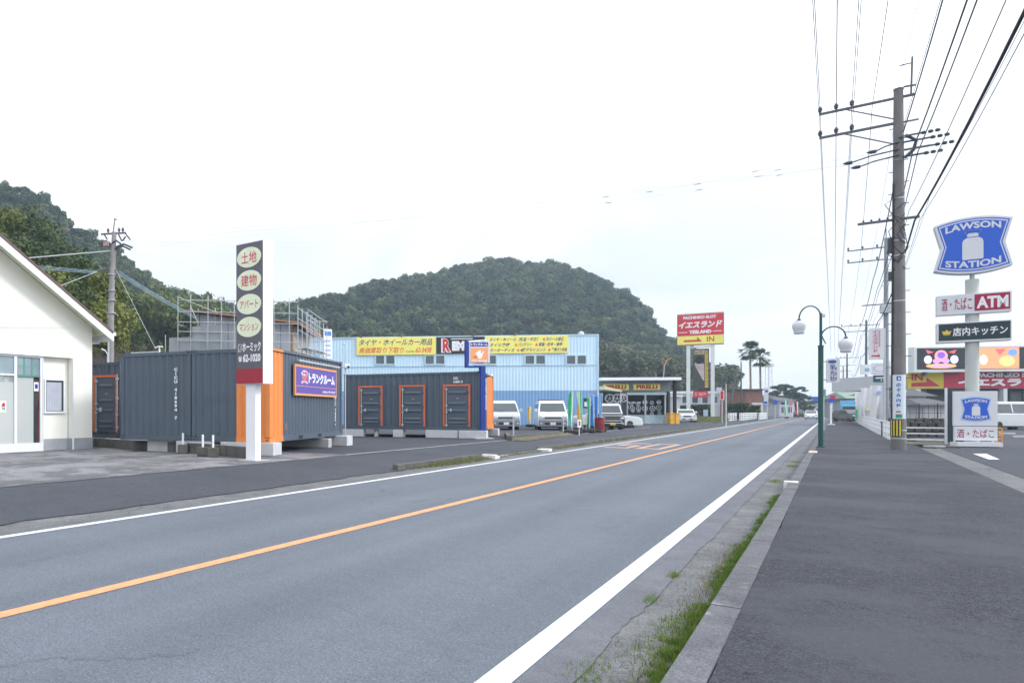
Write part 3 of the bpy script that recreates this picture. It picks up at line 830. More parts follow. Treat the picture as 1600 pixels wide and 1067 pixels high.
hh = Z1-0.02-Z0; ww = X1-X0
box_part('face', m_so, bs, X0+ww*0.06, X1-ww*0.09, -0.098, -0.0905, Z0+hh*0.03, Z0+hh*0.70) 
box_part('header', M('sign_navy', (0.02, 0.03, 0.22), 0.5, 0), bs, X0+ww*0.06, X1-ww*0.09, -0.098, -0.0905, Z0+hh*0.76, Z0+hh*0.96)
text('トランクルーム', m_wh, bs, X0+ww*0.09, X1-ww*0.12, Z0+hh*0.79, Z0+hh*0.925, -0.101, bold=0.04)
text('Auto Storage', m_wh, bs, X0+ww*0.10, X1-ww*0.14, Z0+hh*0.05, Z0+hh*0.15, -0.101, bold=0.04)
# open hand emblem
hx, hz = X0+ww*0.50, Z0+hh*0.34
hand = MB()
def cap(p, q, r0, r1, y):
    p = Vector(p); q = Vector(q); d = (q-p).normalized(); n_ = Vector((-d.y, d.x))
    pts_ = []
    for kk in range(7):
        a = math.pi*kk/6; pts_.append(q + (n_*math.cos(a) + d*math.sin(a))*r1)
    for kk in range(7):
        a = math.pi*kk/6; pts_.append(p - (n_*math.cos(a) + d*math.sin(a))*r0)
    hand.poly([(v.x, y, v.y) for v in pts_][::-1])
u_ = hh*0.1
hand.poly([(x, -0.1015, z) for x, z in ellipse(hx+0.1*u_, hz-0.1*u_, 1.25*u_, 1.35*u_, 20)])
for kk, (ax, az, l_) in enumerate(((-0.85, 0.9, 1.7), (-0.35, 1.05, 2.1), (0.15, 1.05, 2.2), )):
    cap((hx+ax*u_*0.7, hz+0.4*u_), (hx+ax*u_*1.5, hz+az*u_*l_*0.95), 0.34*u_, 0.30*u_, -0.1020-0.0004*kk)
cap((hx-0.8*u_, hz+0.0*u_), (hx-1.9*u_, hz+1.0*u_), 0.32*u_, 0.26*u_, -0.1035)
cap((hx+0.8*u_, hz+0.0*u_), (hx+1.75*u_, hz+1.75*u_), 0.36*u_, 0.28*u_, -0.1040)
hand.build('hand_emblem', m_wh, bs)
box_part('logo_bar', m_dark, bs, X0+ww*0.20, X0+ww*0.36, -0.101, -0.0985, Z0+hh*0.24, Z0+hh*0.275)
box_part('footing', m_block, bs, -0.42, 0.42, -0.3, 0.3, -0.01, 0.035)

# thin grey floodlight post between the containers
fo = DZ(539.5, 29.0)
fp = thing('camera_post', 'thin grey post with a white security camera between the containers', 'camera post', fo, 0, 0.14)
zt = zof(537, 29) - 0.14
MB().tube([(0,0,0),(0,0,zt-0.12),(-0.02,0,zt-0.03),(-0.10,0,zt)], 0.028, 8).build('post', m_galv, fp)
zc = zof(573, 29) - 0.14
MB().box(-0.05, 0.16, -0.2, 0.06, zc-0.07, zc+0.10).build('camera_housing', m_wh, fp, bevel=0.02)
MB().tube([(0.10,-0.23,zc-0.02),(0.10,-0.2,zc-0.02)], 0.05, 10).build('lens', m_dark, fp)
fq = thing('floodlight_post', 'short white post with two small floodlights on the plain container', 'floodlight', along(C1b, C1R, loc(C1b, C1R, 240.8), 0.30), C1R, C1Z+HH-0.02)
MB().tube([(0,0,0),(0,0,0.24)], 0.025, 8).build('post', m_wh, fq)
for sx_ in (-1, 1): MB().bar((0.02*sx_, 0, 0.22), (0.13*sx_, -0.04, 0.19 if sx_ < 0 else 0.20), 0.05, 0.03).build('lamp', m_wh, fq)
ml_ = MB().box(-0.5, 0.5, -0.05, 0.05, 0, 0.05).build('cable_tray', m_galv); ml_.location = (*along(C1b, C1R, loc(C1b, C1R, 218), 0.3), C1Z+HH); ml_.rotation_euler = (0, 0, C1R)
tag(ml_, 'flat grey strip lying on the left part of the plain container roof', 'metal strip')

# ================================================================ white shop building at the left edge
LB = -18.75
bo = PL(144, LB)
hb = thing('white_shop', 'cream white gabled shop building with glass sliding doors at the left edge', 'building', bo, RF, 0.14)
m_cream = M('cream_wall', (0.85, 0.85, 0.77), 0.8, 0.03, 1.0, 0.2, 40)
m_roofb = M('brown_roof', (0.13, 0.085, 0.075), 0.7, 0.15, 5)
m_soff = M('soffit', (0.80, 0.82, 0.60), 0.8, 0.04)
m_base = M('base_grey', (0.36, 0.38, 0.41), 0.85, 0.12, 3, 0.3, 50)
m_frw = M('frame_white', (0.74, 0.76, 0.78), 0.5, 0.0)
m_glass_l = M('frosted_pane', (0.47, 0.50, 0.49), 0.18, 0.06, 0.6, spec=0.5)
m_glass_d = M('dark_pane', (0.05, 0.055, 0.06), 0.08, 0.3, 1.0, spec=0.6)
m_glass_b = M('blue_grey_pane', (0.22, 0.30, 0.33), 0.12, 0.2, 1.0, spec=0.6)
def L1(px, py=None, off=0.0):
    r_ = loc(PL(144, LB + off) if False else bo, RF, px, py)
    return (r_[0], r_[1]-0.14) if py is not None else r_
x70, x112 = L1(69.5), L1(112.5)
_, zhead = L1(90, 558)
_, zsk = L1(128, 684)
WL = -13.0     # far left end of the building
eaveZ = 3.72; ridge_x, ridge_z = -5.6, None
# gable slope from photo: (0,372)->(172,522) under the overhang
fw = 0.55       # overhang out over the facade
pf = along(bo, RF, 0, -fw-0.035)
xe_, ze_ = loc(pf, RF, 177, 520); x0_, z0_ = loc(pf, RF, 0, 367)
slope = (z0_ - ze_) / (xe_ - x0_); ex = xe_; EZ = ze_ - 0.14 - 0.03
rx = -5.5
def rz_at(x): return EZ + slope * (ex - x)
rz_ = rz_at(rx)
# facade above the header
MB().prism([(WL, zhead), (0, zhead), (0, rz_at(0)-0.05), (rx, rz_-0.05), (WL, rz_-0.05-slope*(rx-WL))], -0.0, 0.2).build('gable_wall', m_cream, hb)
MB().box(x112, 0, 0.0, 0.2, zsk, zhead-0.001).build('corner_wall', m_cream, hb)
MB().box(x112, 0.012, -0.012, 0.2, -0.02, zsk-0.001).build('plinth', m_base, hb)
REC = 0.22
MB().box(x70, x112-0.002, REC, REC+0.15, zsk, zhead-0.002).build('recessed_wall', m_cream, hb)
MB().box(x70, x112-0.002, REC-0.012, REC+0.15, -0.02, zsk-0.001).build('plinth', m_base, hb)
MB().box(-0.12, 0.0, 0.202, 9.0, 0.0, rz_at(0)-0.12).build('side_wall', m_cream, hb)
MB().box(WL, -0.001, 8.8, 9.0, 0.0, rz_at(0)-0.12).build('back_wall', m_cream, hb)
# window in the recess
wx0, wx1 = L1(77), L1(104.5); _, wz0 = L1(90, 642.5); _, wz1 = L1(90, 594)
wn = MB(); f_ = 0.05
wn.box(wx0-f_, wx1+f_, REC-0.05, REC-0.002, wz1, wz1+f_).box(wx0-f_-0.04, wx1+f_+0.04, REC-0.08, REC-0.002, wz0-f_*1.2, wz0).box(wx0-f_, wx0, REC-0.05, REC-0.002, wz0+.001, wz1-.001).box(wx1, wx1+f_, REC-0.05, REC-0.002, wz0+.001, wz1-.001)
wo = wn.build('window', m_frw, hb)
box_part('pane', m_glass_d, wo, wx0, wx1, REC-0.02, REC-0.012, wz0, wz1)
cu = MB(); n_ = 40; vs = []
for i in range(n_+1):
    x_ = wx0+0.03 + (wx1-wx0-0.10)*i/n_; yy = REC-0.028 + 0.006*math.sin(i*2*math.pi/n_*7)
    vs += [(x_, yy, wz0+0.02), (x_, yy, wz1-0.06)]
cu.add(vs, [(2*i, 2*i+2, 2*i+3, 2*i+1) for i in range(n_)])
cu.build('curtain', M('curtain', (0.42, 0.45, 0.52), 0.8, 0.06, 3), wo, smooth=True)
MB().tube([(L1(112.0)+0.03, -0.04, 0.0), (L1(112.0)+0.03, -0.04, zhead)], 0.03, 8).build('downpipe', m_frw, hb)
# glazed front
GR = 0.10
def fr(name, m, x0, x1, z0, z1, y0=GR-0.05, y1=GR+0.06, par=None): return box_part(name, m, par or hb, x0, x1, y0, y1, z0, z1)
ztr = L1(30, 586)[1]; zdb = L1(40, 696)[1]
xs = [L1(p) for p in (-150, -60, 26, 66.5)]
fr('head_frame', m_galv, WL+0.3, x70-0.002, zhead-0.06, zhead-0.002)
fr('sill_rail', m_frw, WL+0.3, x70-0.002, 0.0, 0.26)
for i, x_ in enumerate(xs):
    fr('mullion', m_frw, x_-0.045, x_+0.045, 0.262, zhead-0.062)
fr('mullion', m_frw, x70-0.05, x70-0.002, 0.262, zhead-0.062)
xr2, xm2 = xs[3]-0.047, xs[2]+0.047
xsplit = L1(54.8)
dr = fr('sliding_door', m_glass_l, xm2, xsplit, 0.262, ztr-0.04, GR-0.01, GR+0.005)
dk = fr('sliding_door', m_glass_d, xsplit+0.001, xr2, 0.262, ztr-0.04, GR+0.012, GR+0.02)
box_part('red_edge', M('dark_red_edge', (0.16, 0.03, 0.03), 0.5, 0), dk, xr2-0.04, xr2, GR+0.0, GR+0.011, 0.262, ztr-0.04)
sx0 = L1(55.5); z1_ = L1(60, 597)[1]; z0_ = L1(60, 611)[1]
box_part('notice', m_wh, dk, sx0, sx0+0.16, GR-0.02, GR-0.012, z0_, z1_)
box_part('notice_print', m_blue, dk, sx0+0.03, sx0+0.13, GR-0.023, GR-0.021, z0_+0.08, z1_-0.06)
z1_ = L1(62, 628)[1]; z0_ = L1(62, 638)[1]
box_part('handle', m_frw, dk, xr2-0.02, xr2+0.02, GR-0.08, GR-0.05, z0_, z1_)
fr('transom', M('transom_green', (0.10, 0.30, 0.24), 0.5, 0), xm2, xr2, ztr-0.038, ztr+0.0)
zt2 = zhead-0.064
hgt = (zt2 - ztr)
for j in range(2):
    for i in range(3):
        w3 = (xr2-xm2)/3
        fr('transom_pane', m_glass_b, xm2+i*w3+0.025, xm2+(i+1)*w3-0.025, ztr+0.002+j*hgt/2+0.012, ztr+(j+1)*hgt/2-0.012, GR-0.005, GR+0.01)
fr('transom_bars', MATS['transom_green'], xm2, xr2, ztr+hgt/2-0.012, ztr+hgt/2+0.012, GR-0.006, GR+0.012)
for i in (1, 2): fr('transom_bars', MATS['transom_green'], xm2+i*(xr2-xm2)/3-0.02, xm2+i*(xr2-xm2)/3+0.02, ztr+0.001, zt2, GR-0.008, GR+0.014)
for i in range(2):
    a, c = xs[i]+0.047, xs[i+1]-0.047
    sd = fr('glass_panel', m_glass_l, a, c, 0.262, ztr-0.22, GR-0.01, GR+0.005)
    fr('transom_pane', m_glass_b, a, c, ztr+0.03, zt2, GR-0.01, GR+0.005)
    fr('transom', m_frw, a, c, ztr-0.02, ztr+0.028)
    fr('hanging_goods_band', M('band_dirty', (0.33, 0.37, 0.37), 0.3, 0.35, 7), a, c, ztr-0.218, ztr-0.022, GR-0.01, GR+0.005)
    if i == 1:
        z1_ = L1(6, 626)[1]; z0_ = L1(6, 644)[1]; x0_ = L1(1.5); x1_ = L1(12)
        nt_ = box_part('poster', m_wh, sd, x0_, x1_, GR-0.018, GR-0.0105, z0_, z1_)
        MB().prism([(x0_+0.05 + 0.0, (z0_+z1_)/2+0.02), (x0_+0.16, (z0_+z1_)/2-0.02), (x1_-0.03, (z0_+z1_)/2+0.05), (x1_-0.05, z1_-0.06), (x0_+0.12, z1_-0.05)], GR-0.022, GR-0.0185).build('red_mark', m_red, sd)
        MB().prism([(x0_+0.05, (z0_+z1_)/2-0.0), (x0_+0.09, z0_+0.09), (x0_+0.2, z0_+0.07), (x1_-0.06, (z0_+z1_)/2+0.0), (x0_+0.15, (z0_+z1_)/2-0.05)], GR-0.022, GR-0.0185).build('green_mark', M('mark_green', (0.05, 0.35, 0.25), 0.5, 0), sd)
# interior so the glazing has something behind it
MB().box(WL+0.3, x70, 3.0, 3.1, 0.0, zhead).build('inner_wall', M('inner', (0.25, 0.22, 0.2), 0.9, 0.2), hb)
# roof: two slopes with white barge board
ez = EZ
roof = MB()
th = 0.09
for sgn in (1,):
    roof.add([(ex, -fw-0.04, ez), (rx, -fw-0.04, rz_at(rx)), (rx, 9.3, rz_at(rx)), (ex, 9.3, ez), (ex, -fw-0.04, ez+th), (rx, -fw-0.04, rz_at(rx)+th), (rx, 9.3, rz_at(rx)+th), (ex, 9.3, ez+th)],
             [(0,3,2,1),(4,5,6,7),(0,1,5,4),(1,2,6,5),(2,3,7,6),(3,0,4,7)])
lx = 2*rx - ex
roof.add([(lx, -fw-0.04, ez), (rx, -fw-0.04, rz_at(rx)), (rx, 9.3, rz_at(rx)), (lx, 9.3, ez), (lx, -fw-0.04, ez+th), (rx, -fw-0.04, rz_at(rx)+th), (rx, 9.3, rz_at(rx)+th), (lx, 9.3, ez+th)],
         [(0,1,2,3),(7,6,5,4),(0,4,5,1),(1,5,6,2),(2,6,7,3),(3,7,4,0)])
ro = roof.build('roof', m_roofb, hb)
sf = MB()
sf.add([(ex-0.02, -fw+0.03, ez-0.03), (rx, -fw+0.03, rz_at(rx)-0.03), (rx, 0.0, rz_at(rx)-0.03), (ex-0.02, 0.0, ez-0.03)], [(0,1,2,3)])
sf.add([(ex-0.02, 0.0, ez-0.03), (-0.2, 0.0, rz_at(-0.2)-0.03), (-0.2, 9.2, rz_at(-0.2)-0.03), (ex-0.02, 9.2, ez-0.03)], [(0,1,2,3)])
sf.build('soffit', m_soff, ro)
bb = MB(); bw = 0.27
bb.add([(ex, -fw-0.035, ez-bw+0.02), (rx, -fw-0.035, rz_at(rx)-bw+0.02), (rx, -fw-0.035, rz_at(rx)-0.02), (ex, -fw-0.035, ez-0.02),
        (ex, -fw-0.005, ez-bw+0.02), (rx, -fw-0.005, rz_at(rx)-bw+0.02), (rx, -fw-0.005, rz_at(rx)-0.02), (ex, -fw-0.005, ez-0.02)],
       [(0,3,2,1),(4,5,6,7),(0,1,5,4),(1,2,6,5),(2,3,7,6),(3,0,4,7)])
bb.add([(ex+0.002, -fw-0.035, ez-bw+0.02), (ex+0.03, -fw-0.035, ez-bw+0.02), (ex+0.03, 9.2, ez-bw+0.02), (ex+0.002, 9.2, ez-bw+0.02), (ex+0.002, -fw-0.035, ez+0.03), (ex+0.03, -fw-0.035, ez+0.03), (ex+0.03, 9.2, ez+0.03), (ex+0.002, 9.2, ez+0.03)],
       [(0,3,2,1),(4,5,6,7),(0,1,5,4),(1,2,6,5),(2,3,7,6),(3,0,4,7)])
bb.build('barge_board', m_frw, ro)
MB().box(ex+0.035, ex+0.15, -fw, 9.2, ez-0.06, ez+0.05).build('gutter', m_frw, ro)
MB().tube([(ex+0.05, 0.1, ez-0.1), (0.35, 0.1, ez-0.28), (0.05, 0.1, ez-0.30)], 0.035, 8).build('drain_pipe', m_frw, ro)
# ================================================================ blue warehouse
WR = -rad(7.0)
wo_ = DZ(935, 60.0)
m_wb = M('warehouse_blue', (0.56, 0.76, 0.90), 0.6, 0.04, 0.5)
m_wb2 = M('warehouse_lower_blue', (0.20, 0.36, 0.60), 0.6, 0.05, 0.5)
m_wbt = M('warehouse_trim', (0.50, 0.66, 0.76), 0.5, 0.03)
m_yel = M('banner_yellow', (0.88, 0.80, 0.19), 0.6, 0.04, 0.6)
m_navy = MATS['sign_navy']
m_wpane = M('window_pane', (0.07, 0.11, 0.13), 0.1, 0.3, 0.8, spec=0.6)
wh = thing('warehouse', 'large pale blue corrugated warehouse with yellow tyre shop banners', 'building', wo_, WR, 0.14)
def WX(px): return loc(wo_, WR, px)
def WZ(px, py): return loc(wo_, WR, px, py)[1] - 0.14
XL = WX(480); ztopw = WZ(935, 522)
zl = WZ(850, 610)
b = MB(); corr(b, XL, -0.1, zl, ztopw-0.1, 0.02, 0.016, 0.27); b.build('wall', m_wb, wh)
b = MB(); corr(b, XL, -0.1, 0, zl-0.005, 0.02, 0.016, 0.27); b.build('lower_wall', m_wb2, wh)
MB().box(-0.1, 0.03, -0.03, 0.1, 0, ztopw).build('corner_trim', m_wbt, wh)
MB().box(XL, -0.101, -0.03, 0.09, ztopw-0.1, ztopw).build('roof_trim', m_wbt, wh)
MB().box(XL, -0.101, -0.02, 0.015, WZ(850,570.5)-0.04, WZ(850,570.5)).build('seam_trim', M('seam_blue', (0.34, 0.50, 0.64), 0.5, 0), wh)
b = MB(); corr(b, 0, 16, 0, ztopw-0.05, 0.0, 0.05, 0.46); b.v = [(-y_, x_, z_) for x_, y_, z_ in b.v]; b.build('side_wall', m_wb, wh)
box_part('roof', m_wbt, wh, XL, 0, 0.1, 16, ztopw-0.12, ztopw-0.04)
box_part('back_wall', m_wb, wh, XL, 0, 15.9, 16, 0, ztopw-0.13)
for a, c in ((483, 492), (587.5, 616), (665, 694), (743, 774.5), (821, 851), (885.5, 915)):
    if a < 500: continue
    x0, x1 = WX(a), WX(c); z0, z1 = WZ(a, 568.5), WZ(a, 556)
    xm_ = (x0+x1)/2
    fr_ = MB().box(x0-0.1, x1+0.1, -0.05, 0.0195, z0-0.12, z0).box(x0-0.1, x1+0.1, -0.05, 0.0195, z1, z1+0.1).box(x0-0.1, x0, -0.05, 0.0195, z0+.001, z1-.001).box(x1, x1+0.1, -0.05, 0.0195, z0+.001, z1-.001).box(xm_-0.1, xm_+0.1, -0.05, 0.0195, z0+.001, z1-.001).build('window', m_wbt, wh)
    for p0, p1 in ((x0, xm_-0.1), (xm_+0.1, x1)):
        box_part('pane', m_wpane, fr_, p0+.002, p1-.002, -0.02, -0.012, z0, z1)
        for q in range(1, 4): box_part('louvre_bar', M('bar_grey', (0.16, 0.2, 0.22), 0.5, 0), fr_, p0+.002, p1-.002, -0.03, -0.0205, z0+(z1-z0)*q/4-0.02, z0+(z1-z0)*q/4+0.02)
b = MB()
b.box(XL, 0, -0.005, 0.018, 0, 0)
def banner(name, lab, px0, px1, pyt0, pyb0, pyt1, pyb1, m):
    p = along(wo_, WR, WX(px0), -0.06)
    x0, x1 = WX(px0), WX(px1)
    w_ = x1 - x0
    za, zb, zc_, zd = WZ(px0, pyb0), WZ(px0, pyt0), WZ(px1, pyb1), WZ(px1, pyt1)
    z0_, z1_ = (za+zc_)/2, (zb+zd)/2
    t_ = thing(name, lab, 'banner', p, WR, 0.14 + z0_)
    box_part('sheet', m, t_, 0, w_, -0.03, 0.03, 0, z1_-z0_)
    return t_, w_, z1_-z0_
t_, w_, h_ = banner('banner', 'yellow banner with navy and red lettering at the left of the blue warehouse', 557, 681, 528, 555.5, 526.5, 553.5, m_yel)
text('タイヤ・ホイールカー用品', m_navy, t_, w_*0.03, w_*0.955, h_*0.53, h_*0.90, -0.035, bold=0.012, shear=0.3)
text('高価買取り下取り', M('print_red', (0.72, 0.09, 0.06), 0.5, 0), t_, w_*0.03, w_*0.60, h_*0.10, h_*0.44, -0.035, bold=0.012, shear=0.3)
text('Tel.0996-', M('print_green', (0.1, 0.25, 0.1), 0.5, 0), t_, w_*0.625, w_*0.735, h_*0.12, h_*0.24, -0.035, bold=0.01, shear=0.3)
text('62-5438', MATS['print_red'], t_, w_*0.745, w_*0.945, h_*0.12, h_*0.42, -0.035, bold=0.02, shear=0.3)
m_black = M('sign_black', (0.025, 0.028, 0.035), 0.5, 0.05)
t_, w_, h_ = banner('banner', 'black banner with large white and red REMA lettering between the yellow banners', 682, 757, 527.5, 553, 525.5, 552, m_black)
text('R', m_wh, t_, w_*0.095, w_*0.31, h_*0.06, h_*0.93, -0.035, bold=0.11)
text('R', m_red, t_, w_*0.125, w_*0.285, h_*0.10, h_*0.89, -0.040, bold=0.04)
text('EMARS', m_wh, t_, w_*0.32, w_*0.93, h_*0.16, h_*0.76, -0.035, bold=0.09)
box_part('small_print', m_wh, t_, w_*0.30, w_*0.75, -0.034, -0.0305, h_*0.86, h_*0.91)
t_, w_, h_ = banner('banner', 'long yellow banner listing services in three rows with red stars on the warehouse', 757.5, 887.5, 526.0, 552.5, 524.5, 551.5, m_yel)
rows = [[('★', 1, .015, .05), ('タイヤ・ホイール（新品・中古）', 0, .055, .64), ('★', 1, .69, .73), ('ホイール修正', 0, .735, .95)],
        [('★', 1, .015, .05), ('オイル交換', 0, .055, .30), ('★', 1, .355, .395), ('バッテリー', 0, .40, .565), ('★', 1, .60, .64), ('車検・板金・修理', 0, .645, .93)],
        [('★', 1, .015, .05), ('カーオーディオ', 0, .055, .36), ('★', 1, .38, .42), ('4輪アライメント', 0, .425, .73), ('★', 1, .755, .795), ('窒素ガス充填', 0, .80, .985)]]
for j, row in enumerate(rows):
    for s_, c_, a_, e_ in row:
        text(s_, MATS['print_red'] if c_ else m_navy, t_, w_*a_, w_*e_, h_*(0.70-0.31*j), h_*(0.93-0.31*j), -0.035, bold=0.018, shear=0.0 if c_ else 0.3)
rm = random.Random(9)
for x_ in (565, 628, 740, 805):
    MB().bar((WX(x_), -0.1, ztopw-0.05), (WX(x_)-0.3, 0.1, ztopw+0.35), 0.08).build('banner_bracket', M('rust', (0.12, 0.06, 0.04), 0.8, 0.2), wh)
dome = MB().lathe([(0.22, 0), (0.24, 0.15), (0.15, 0.32), (0.05, 0.38)], 12, (WX(912), 0.6, ztopw-0.04)).build('vent_cowl', m_galv, wh, smooth=True)

# ================================================================ tyre shop to the right of the warehouse
sh_o = DZ(1046, 67.0); SR = -rad(6)
shp = thing('tyre_shop', 'open fronted tyre shop with yellow and red sign boards and dark wheel displays', 'building', sh_o, SR, 0.14)
def SX(px): return loc(sh_o, SR, px)
def SZ(px, py): return loc(sh_o, SR, px, py)[1] - 0.14
xl_ = SX(930); zr = SZ(1040, 594.5)
m_char = M('charcoal', (0.035, 0.04, 0.045), 0.6, 0.1)
m_greyp = M('panel_grey', (0.20, 0.22, 0.24), 0.6, 0.08, 1)
box_part('roof', M('roof_white', (0.80, 0.82, 0.84), 0.4, 0.0), shp, xl_, SX(1051), -1.6, 8, zr-0.02, zr+0.25)
box_part('fascia', m_greyp, shp, xl_, SX(1046), -0.3, -0.1, SZ(1000, 612), zr-0.022)
box_part('back_wall', m_char, shp, xl_, SX(1044), 5.0, 5.2, 0, SZ(1000, 612))
box_part('side_wall', m_char, shp, SX(1043), SX(1046), -0.1, 5.0, 0, SZ(1000, 612))
box_part('corner_post', m_dark, shp, SX(1043.5), SX(1047), -1.2, -0.9, 0, zr-0.025)
for a, c in ((940, 979.5), (987, 1028)):
    x0, x1 = SX(a), SX(c)
    sbd = box_part('sign_board', m_yel, shp, x0, x1, -0.42, -0.302, SZ(a, 609.3), SZ(a, 600.5))
    text('PIRELLI', M('pirelli_red', (0.45, 0.03, 0.03), 0.5, 0), sbd, x0+0.25, x1-0.25, SZ(a, 607.8), SZ(a, 601.6), -0.43, bold=0.05)
box_part('header_band', M('pale_band', (0.55, 0.66, 0.72), 0.5, 0.05), shp, SX(978), SX(1040), -0.2, -0.05, SZ(1000, 617), SZ(1000, 613))
for px in (979, 1007.5, 1038.5): box_part('mullion', m_galv, shp, SX(px)-0.06, SX(px)+0.06, -0.15, 0.0, 0, SZ(1000, 617)-0.002)
box_part('counter', M('counter_blue', (0.32, 0.42, 0.47), 0.3, 0.3, 1.5), shp, SX(980), SX(1043), -0.12, 0.3, 0, SZ(1000, 648))
box_part('shelf_back', m_dark, shp, SX(979.5), SX(1042), 0.9, 1.0, 0, SZ(1000, 617)-0.004)
def wheel_disc(par, x, z, r, y, m):
    b = MB(); b.tube([(x+r*0.88*math.cos(2*math.pi*k/14), y, z+r*0.88*math.sin(2*math.pi*k/14)) for k in range(15)], r*0.12, 5, caps=False)
    for k in range(5): b.bar((x, y, z), (x+r*0.85*math.cos(1.256*k+.3), y, z+r*0.85*math.sin(1.256*k+.3)), r*0.16, 0.03)
    b.build('wheel_rim', m, par)
m_rim = M('rim_silver', (0.62, 0.66, 0.68), 0.3, 0.0, metal=0.3)
for px, py, r_ in ((983, 636, .30), (992, 638, .32), (1002, 638, .30), (991, 631, .26), (1001, 631, .26), (1012, 628, .30), (1023, 629, .24), (1034, 628, .28), (1012, 638, .34), (1024, 638, .36), (1034, 637, .36), (1023, 646, .22), (1035, 645, .24), (993, 642, .2), (1002, 642, .2)):
    wheel_disc(shp, SX(px), SZ(px, py), r_*0.8, 0.55, m_rim)
for px in (986, 995, 1003, 1012, 1034): box_part('price_card', m_wh, shp, SX(px)-0.22, SX(px)+0.12, 0.5, 0.53, SZ(px, 629.5), SZ(px, 627.5))
box_part('display_wall', m_char, shp, SX(936), SX(975), -0.6, -0.31, 0, SZ(950, 612.5))
for px, r_ in ((948, .45), (959.5, .45), (969.5, .38)): wheel_disc(shp, SX(px), SZ(px, 622.5), r_, -0.68, m_rim)
box_part('poster', M('poster_pink', (0.55, 0.35, 0.42), 0.5, 0.3, 5), shp, SX(965.5), SX(974), -0.64, -0.602, SZ(970, 620), SZ(970, 614.5))
cy = thing('canopy', 'cream sloping awning over the shop front beside the blue warehouse', 'awning', along(sh_o, SR, SX(936), -2.0), SR, 0.14)
zc0 = SZ(936, 604); zc1 = SZ(955, 611)
MB().add([(-0.3, 0, zc0-0.0), (1.3, 0, zc1), (1.3, 1.2, zc1), (-0.3, 1.2, zc0), (-0.3, 0, zc0-0.35), (1.3, 0, zc1-0.12), (1.3, 1.2, zc1-0.12), (-0.3, 1.2, zc0-0.35)], [(0,1,2,3),(7,6,5,4),(0,4,5,1),(1,5,6,2),(2,6,7,3),(3,7,4,0)]).build('fabric', M('cream_awning', (0.70, 0.62, 0.42), 0.7, 0.1), cy)
MB().bar((1.2, 0.1, zc1-0.15), (1.2, 0.1, 0), 0.06).build('post', m_galv, cy)
# yellow drums / boxes by the mini
for i, px in enumerate((1048.5, 1055)):
    x, y = DZ(px, 66); o = MB().box(-0.25, 0.25, -0.3, 0.3, 0, 0.95).box(-0.28, 0.28, -0.33, 0.33, 0.951, 1.05).build('yellow_bin', M('bin_orange', (0.75, 0.40, 0.06), 0.6, 0.1), bevel=0.02)
    o.location = (x, y, 0.14); tag(o, ('left orange yellow box beside the tyre shop corner', 'orange yellow box right next to the white compact car')[i], 'box')

# ================================================================ roadside pachinko sign tower
yo = DZ(1095, 100.0)
YR = RP * 0.80
yt = thing('sign_tower', 'red and yellow sign on two tall white pillars beside the road', 'sign', yo, YR, 0.14)
def YX(px): return loc(yo, YR, px)
def YZ(px, py): return loc(yo, YR, px, py)[1] - 0.14
m_pred = M('panel_red', (0.62, 0.035, 0.05), 0.5, 0.03)
x0, x1 = YX(1058.5), YX(1130.5)
zt, zb = YZ(1095, 491.5), YZ(1095, 538); zm_ = YZ(1095, 524.5)
box_part('frame', M('rusty_frame', (0.45, 0.33, 0.25), 0.7, 0.3, 2), yt, x0-0.05, x1+0.05, -0.42, 0.6, zb-0.08, zt+0.18)
pr = box_part('red_panel', m_pred, yt, x0, x1, -0.5, -0.421, zm_+0.01, zt)
py_ = box_part('yellow_panel', m_yel, yt, x0, x1, -0.5, -0.421, zb, zm_)
W_ = x1 - x0; HR = zt - zm_
text('PACHINKO SLOT', m_wh, pr, x0+W_*0.13, x0+W_*0.84, zm_+HR*0.79, zm_+HR*0.93, -0.51, bold=0.05)
text('イエスランド', m_wh, pr, x0+W_*0.03, x0+W_*0.97, zm_+HR*0.36, zm_+HR*0.68, -0.51, bold=0.05, shear=0.25)
text('YESLAND', m_wh, pr, x0+W_*0.25, x0+W_*0.74, zm_+HR*0.09, zm_+HR*0.26, -0.51, bold=0.06)
for a, c in ((0.03, 0.22), (0.77, 0.96)): box_part('rule_line', m_wh, pr, x0+W_*a, x0+W_*c, -0.505, -0.501, zm_+HR*0.16, zm_+HR*0.19)
HY = zm_ - zb
MB().prism([(x0+W_*0.14, zb+HY*0.30), (x0+W_*0.54, zb+HY*0.30), (x0+W_*0.43, zb+HY*0.85), (x0+W_*0.43, zb+HY*0.52), (x0+W_*0.14, zb+HY*0.52)], -0.51, -0.501).build('arrow', M('arrow_red', (0.60, 0.06, 0.02), 0.5, 0), py_)
text('IN', MATS['arrow_red'], py_, x0+W_*0.64, x0+W_*0.80, zb+HY*0.25, zb+HY*0.85, -0.51, bold=0.02)
m_pil = M('pillar_white', (0.70, 0.74, 0.74), 0.5, 0.05, 1)
for a, c in ((1072.5, 1078.5), (1110.5, 1116.5)): box_part('pillar', m_pil, yt, YX(a), YX(c), -0.3, 0.3, -0.2, zb-0.082)
box_part('crossbar', m_pil, yt, YX(1078.5)+.002, YX(1110.5)-.002, -0.1, 0.1, YZ(1095, 543), YZ(1095, 541))
x0, x1 = YX(1082.5), YX(1108); za, zb_ = YZ(1095, 608), YZ(1095, 545)
pb = box_part('picture_board', M('board_dark', (0.06, 0.065, 0.06), 0.6, 0.2, 1), yt, x0, x1, -0.2, 0.1, za, zb_)
wv, hv = x1-x0, zb_-za
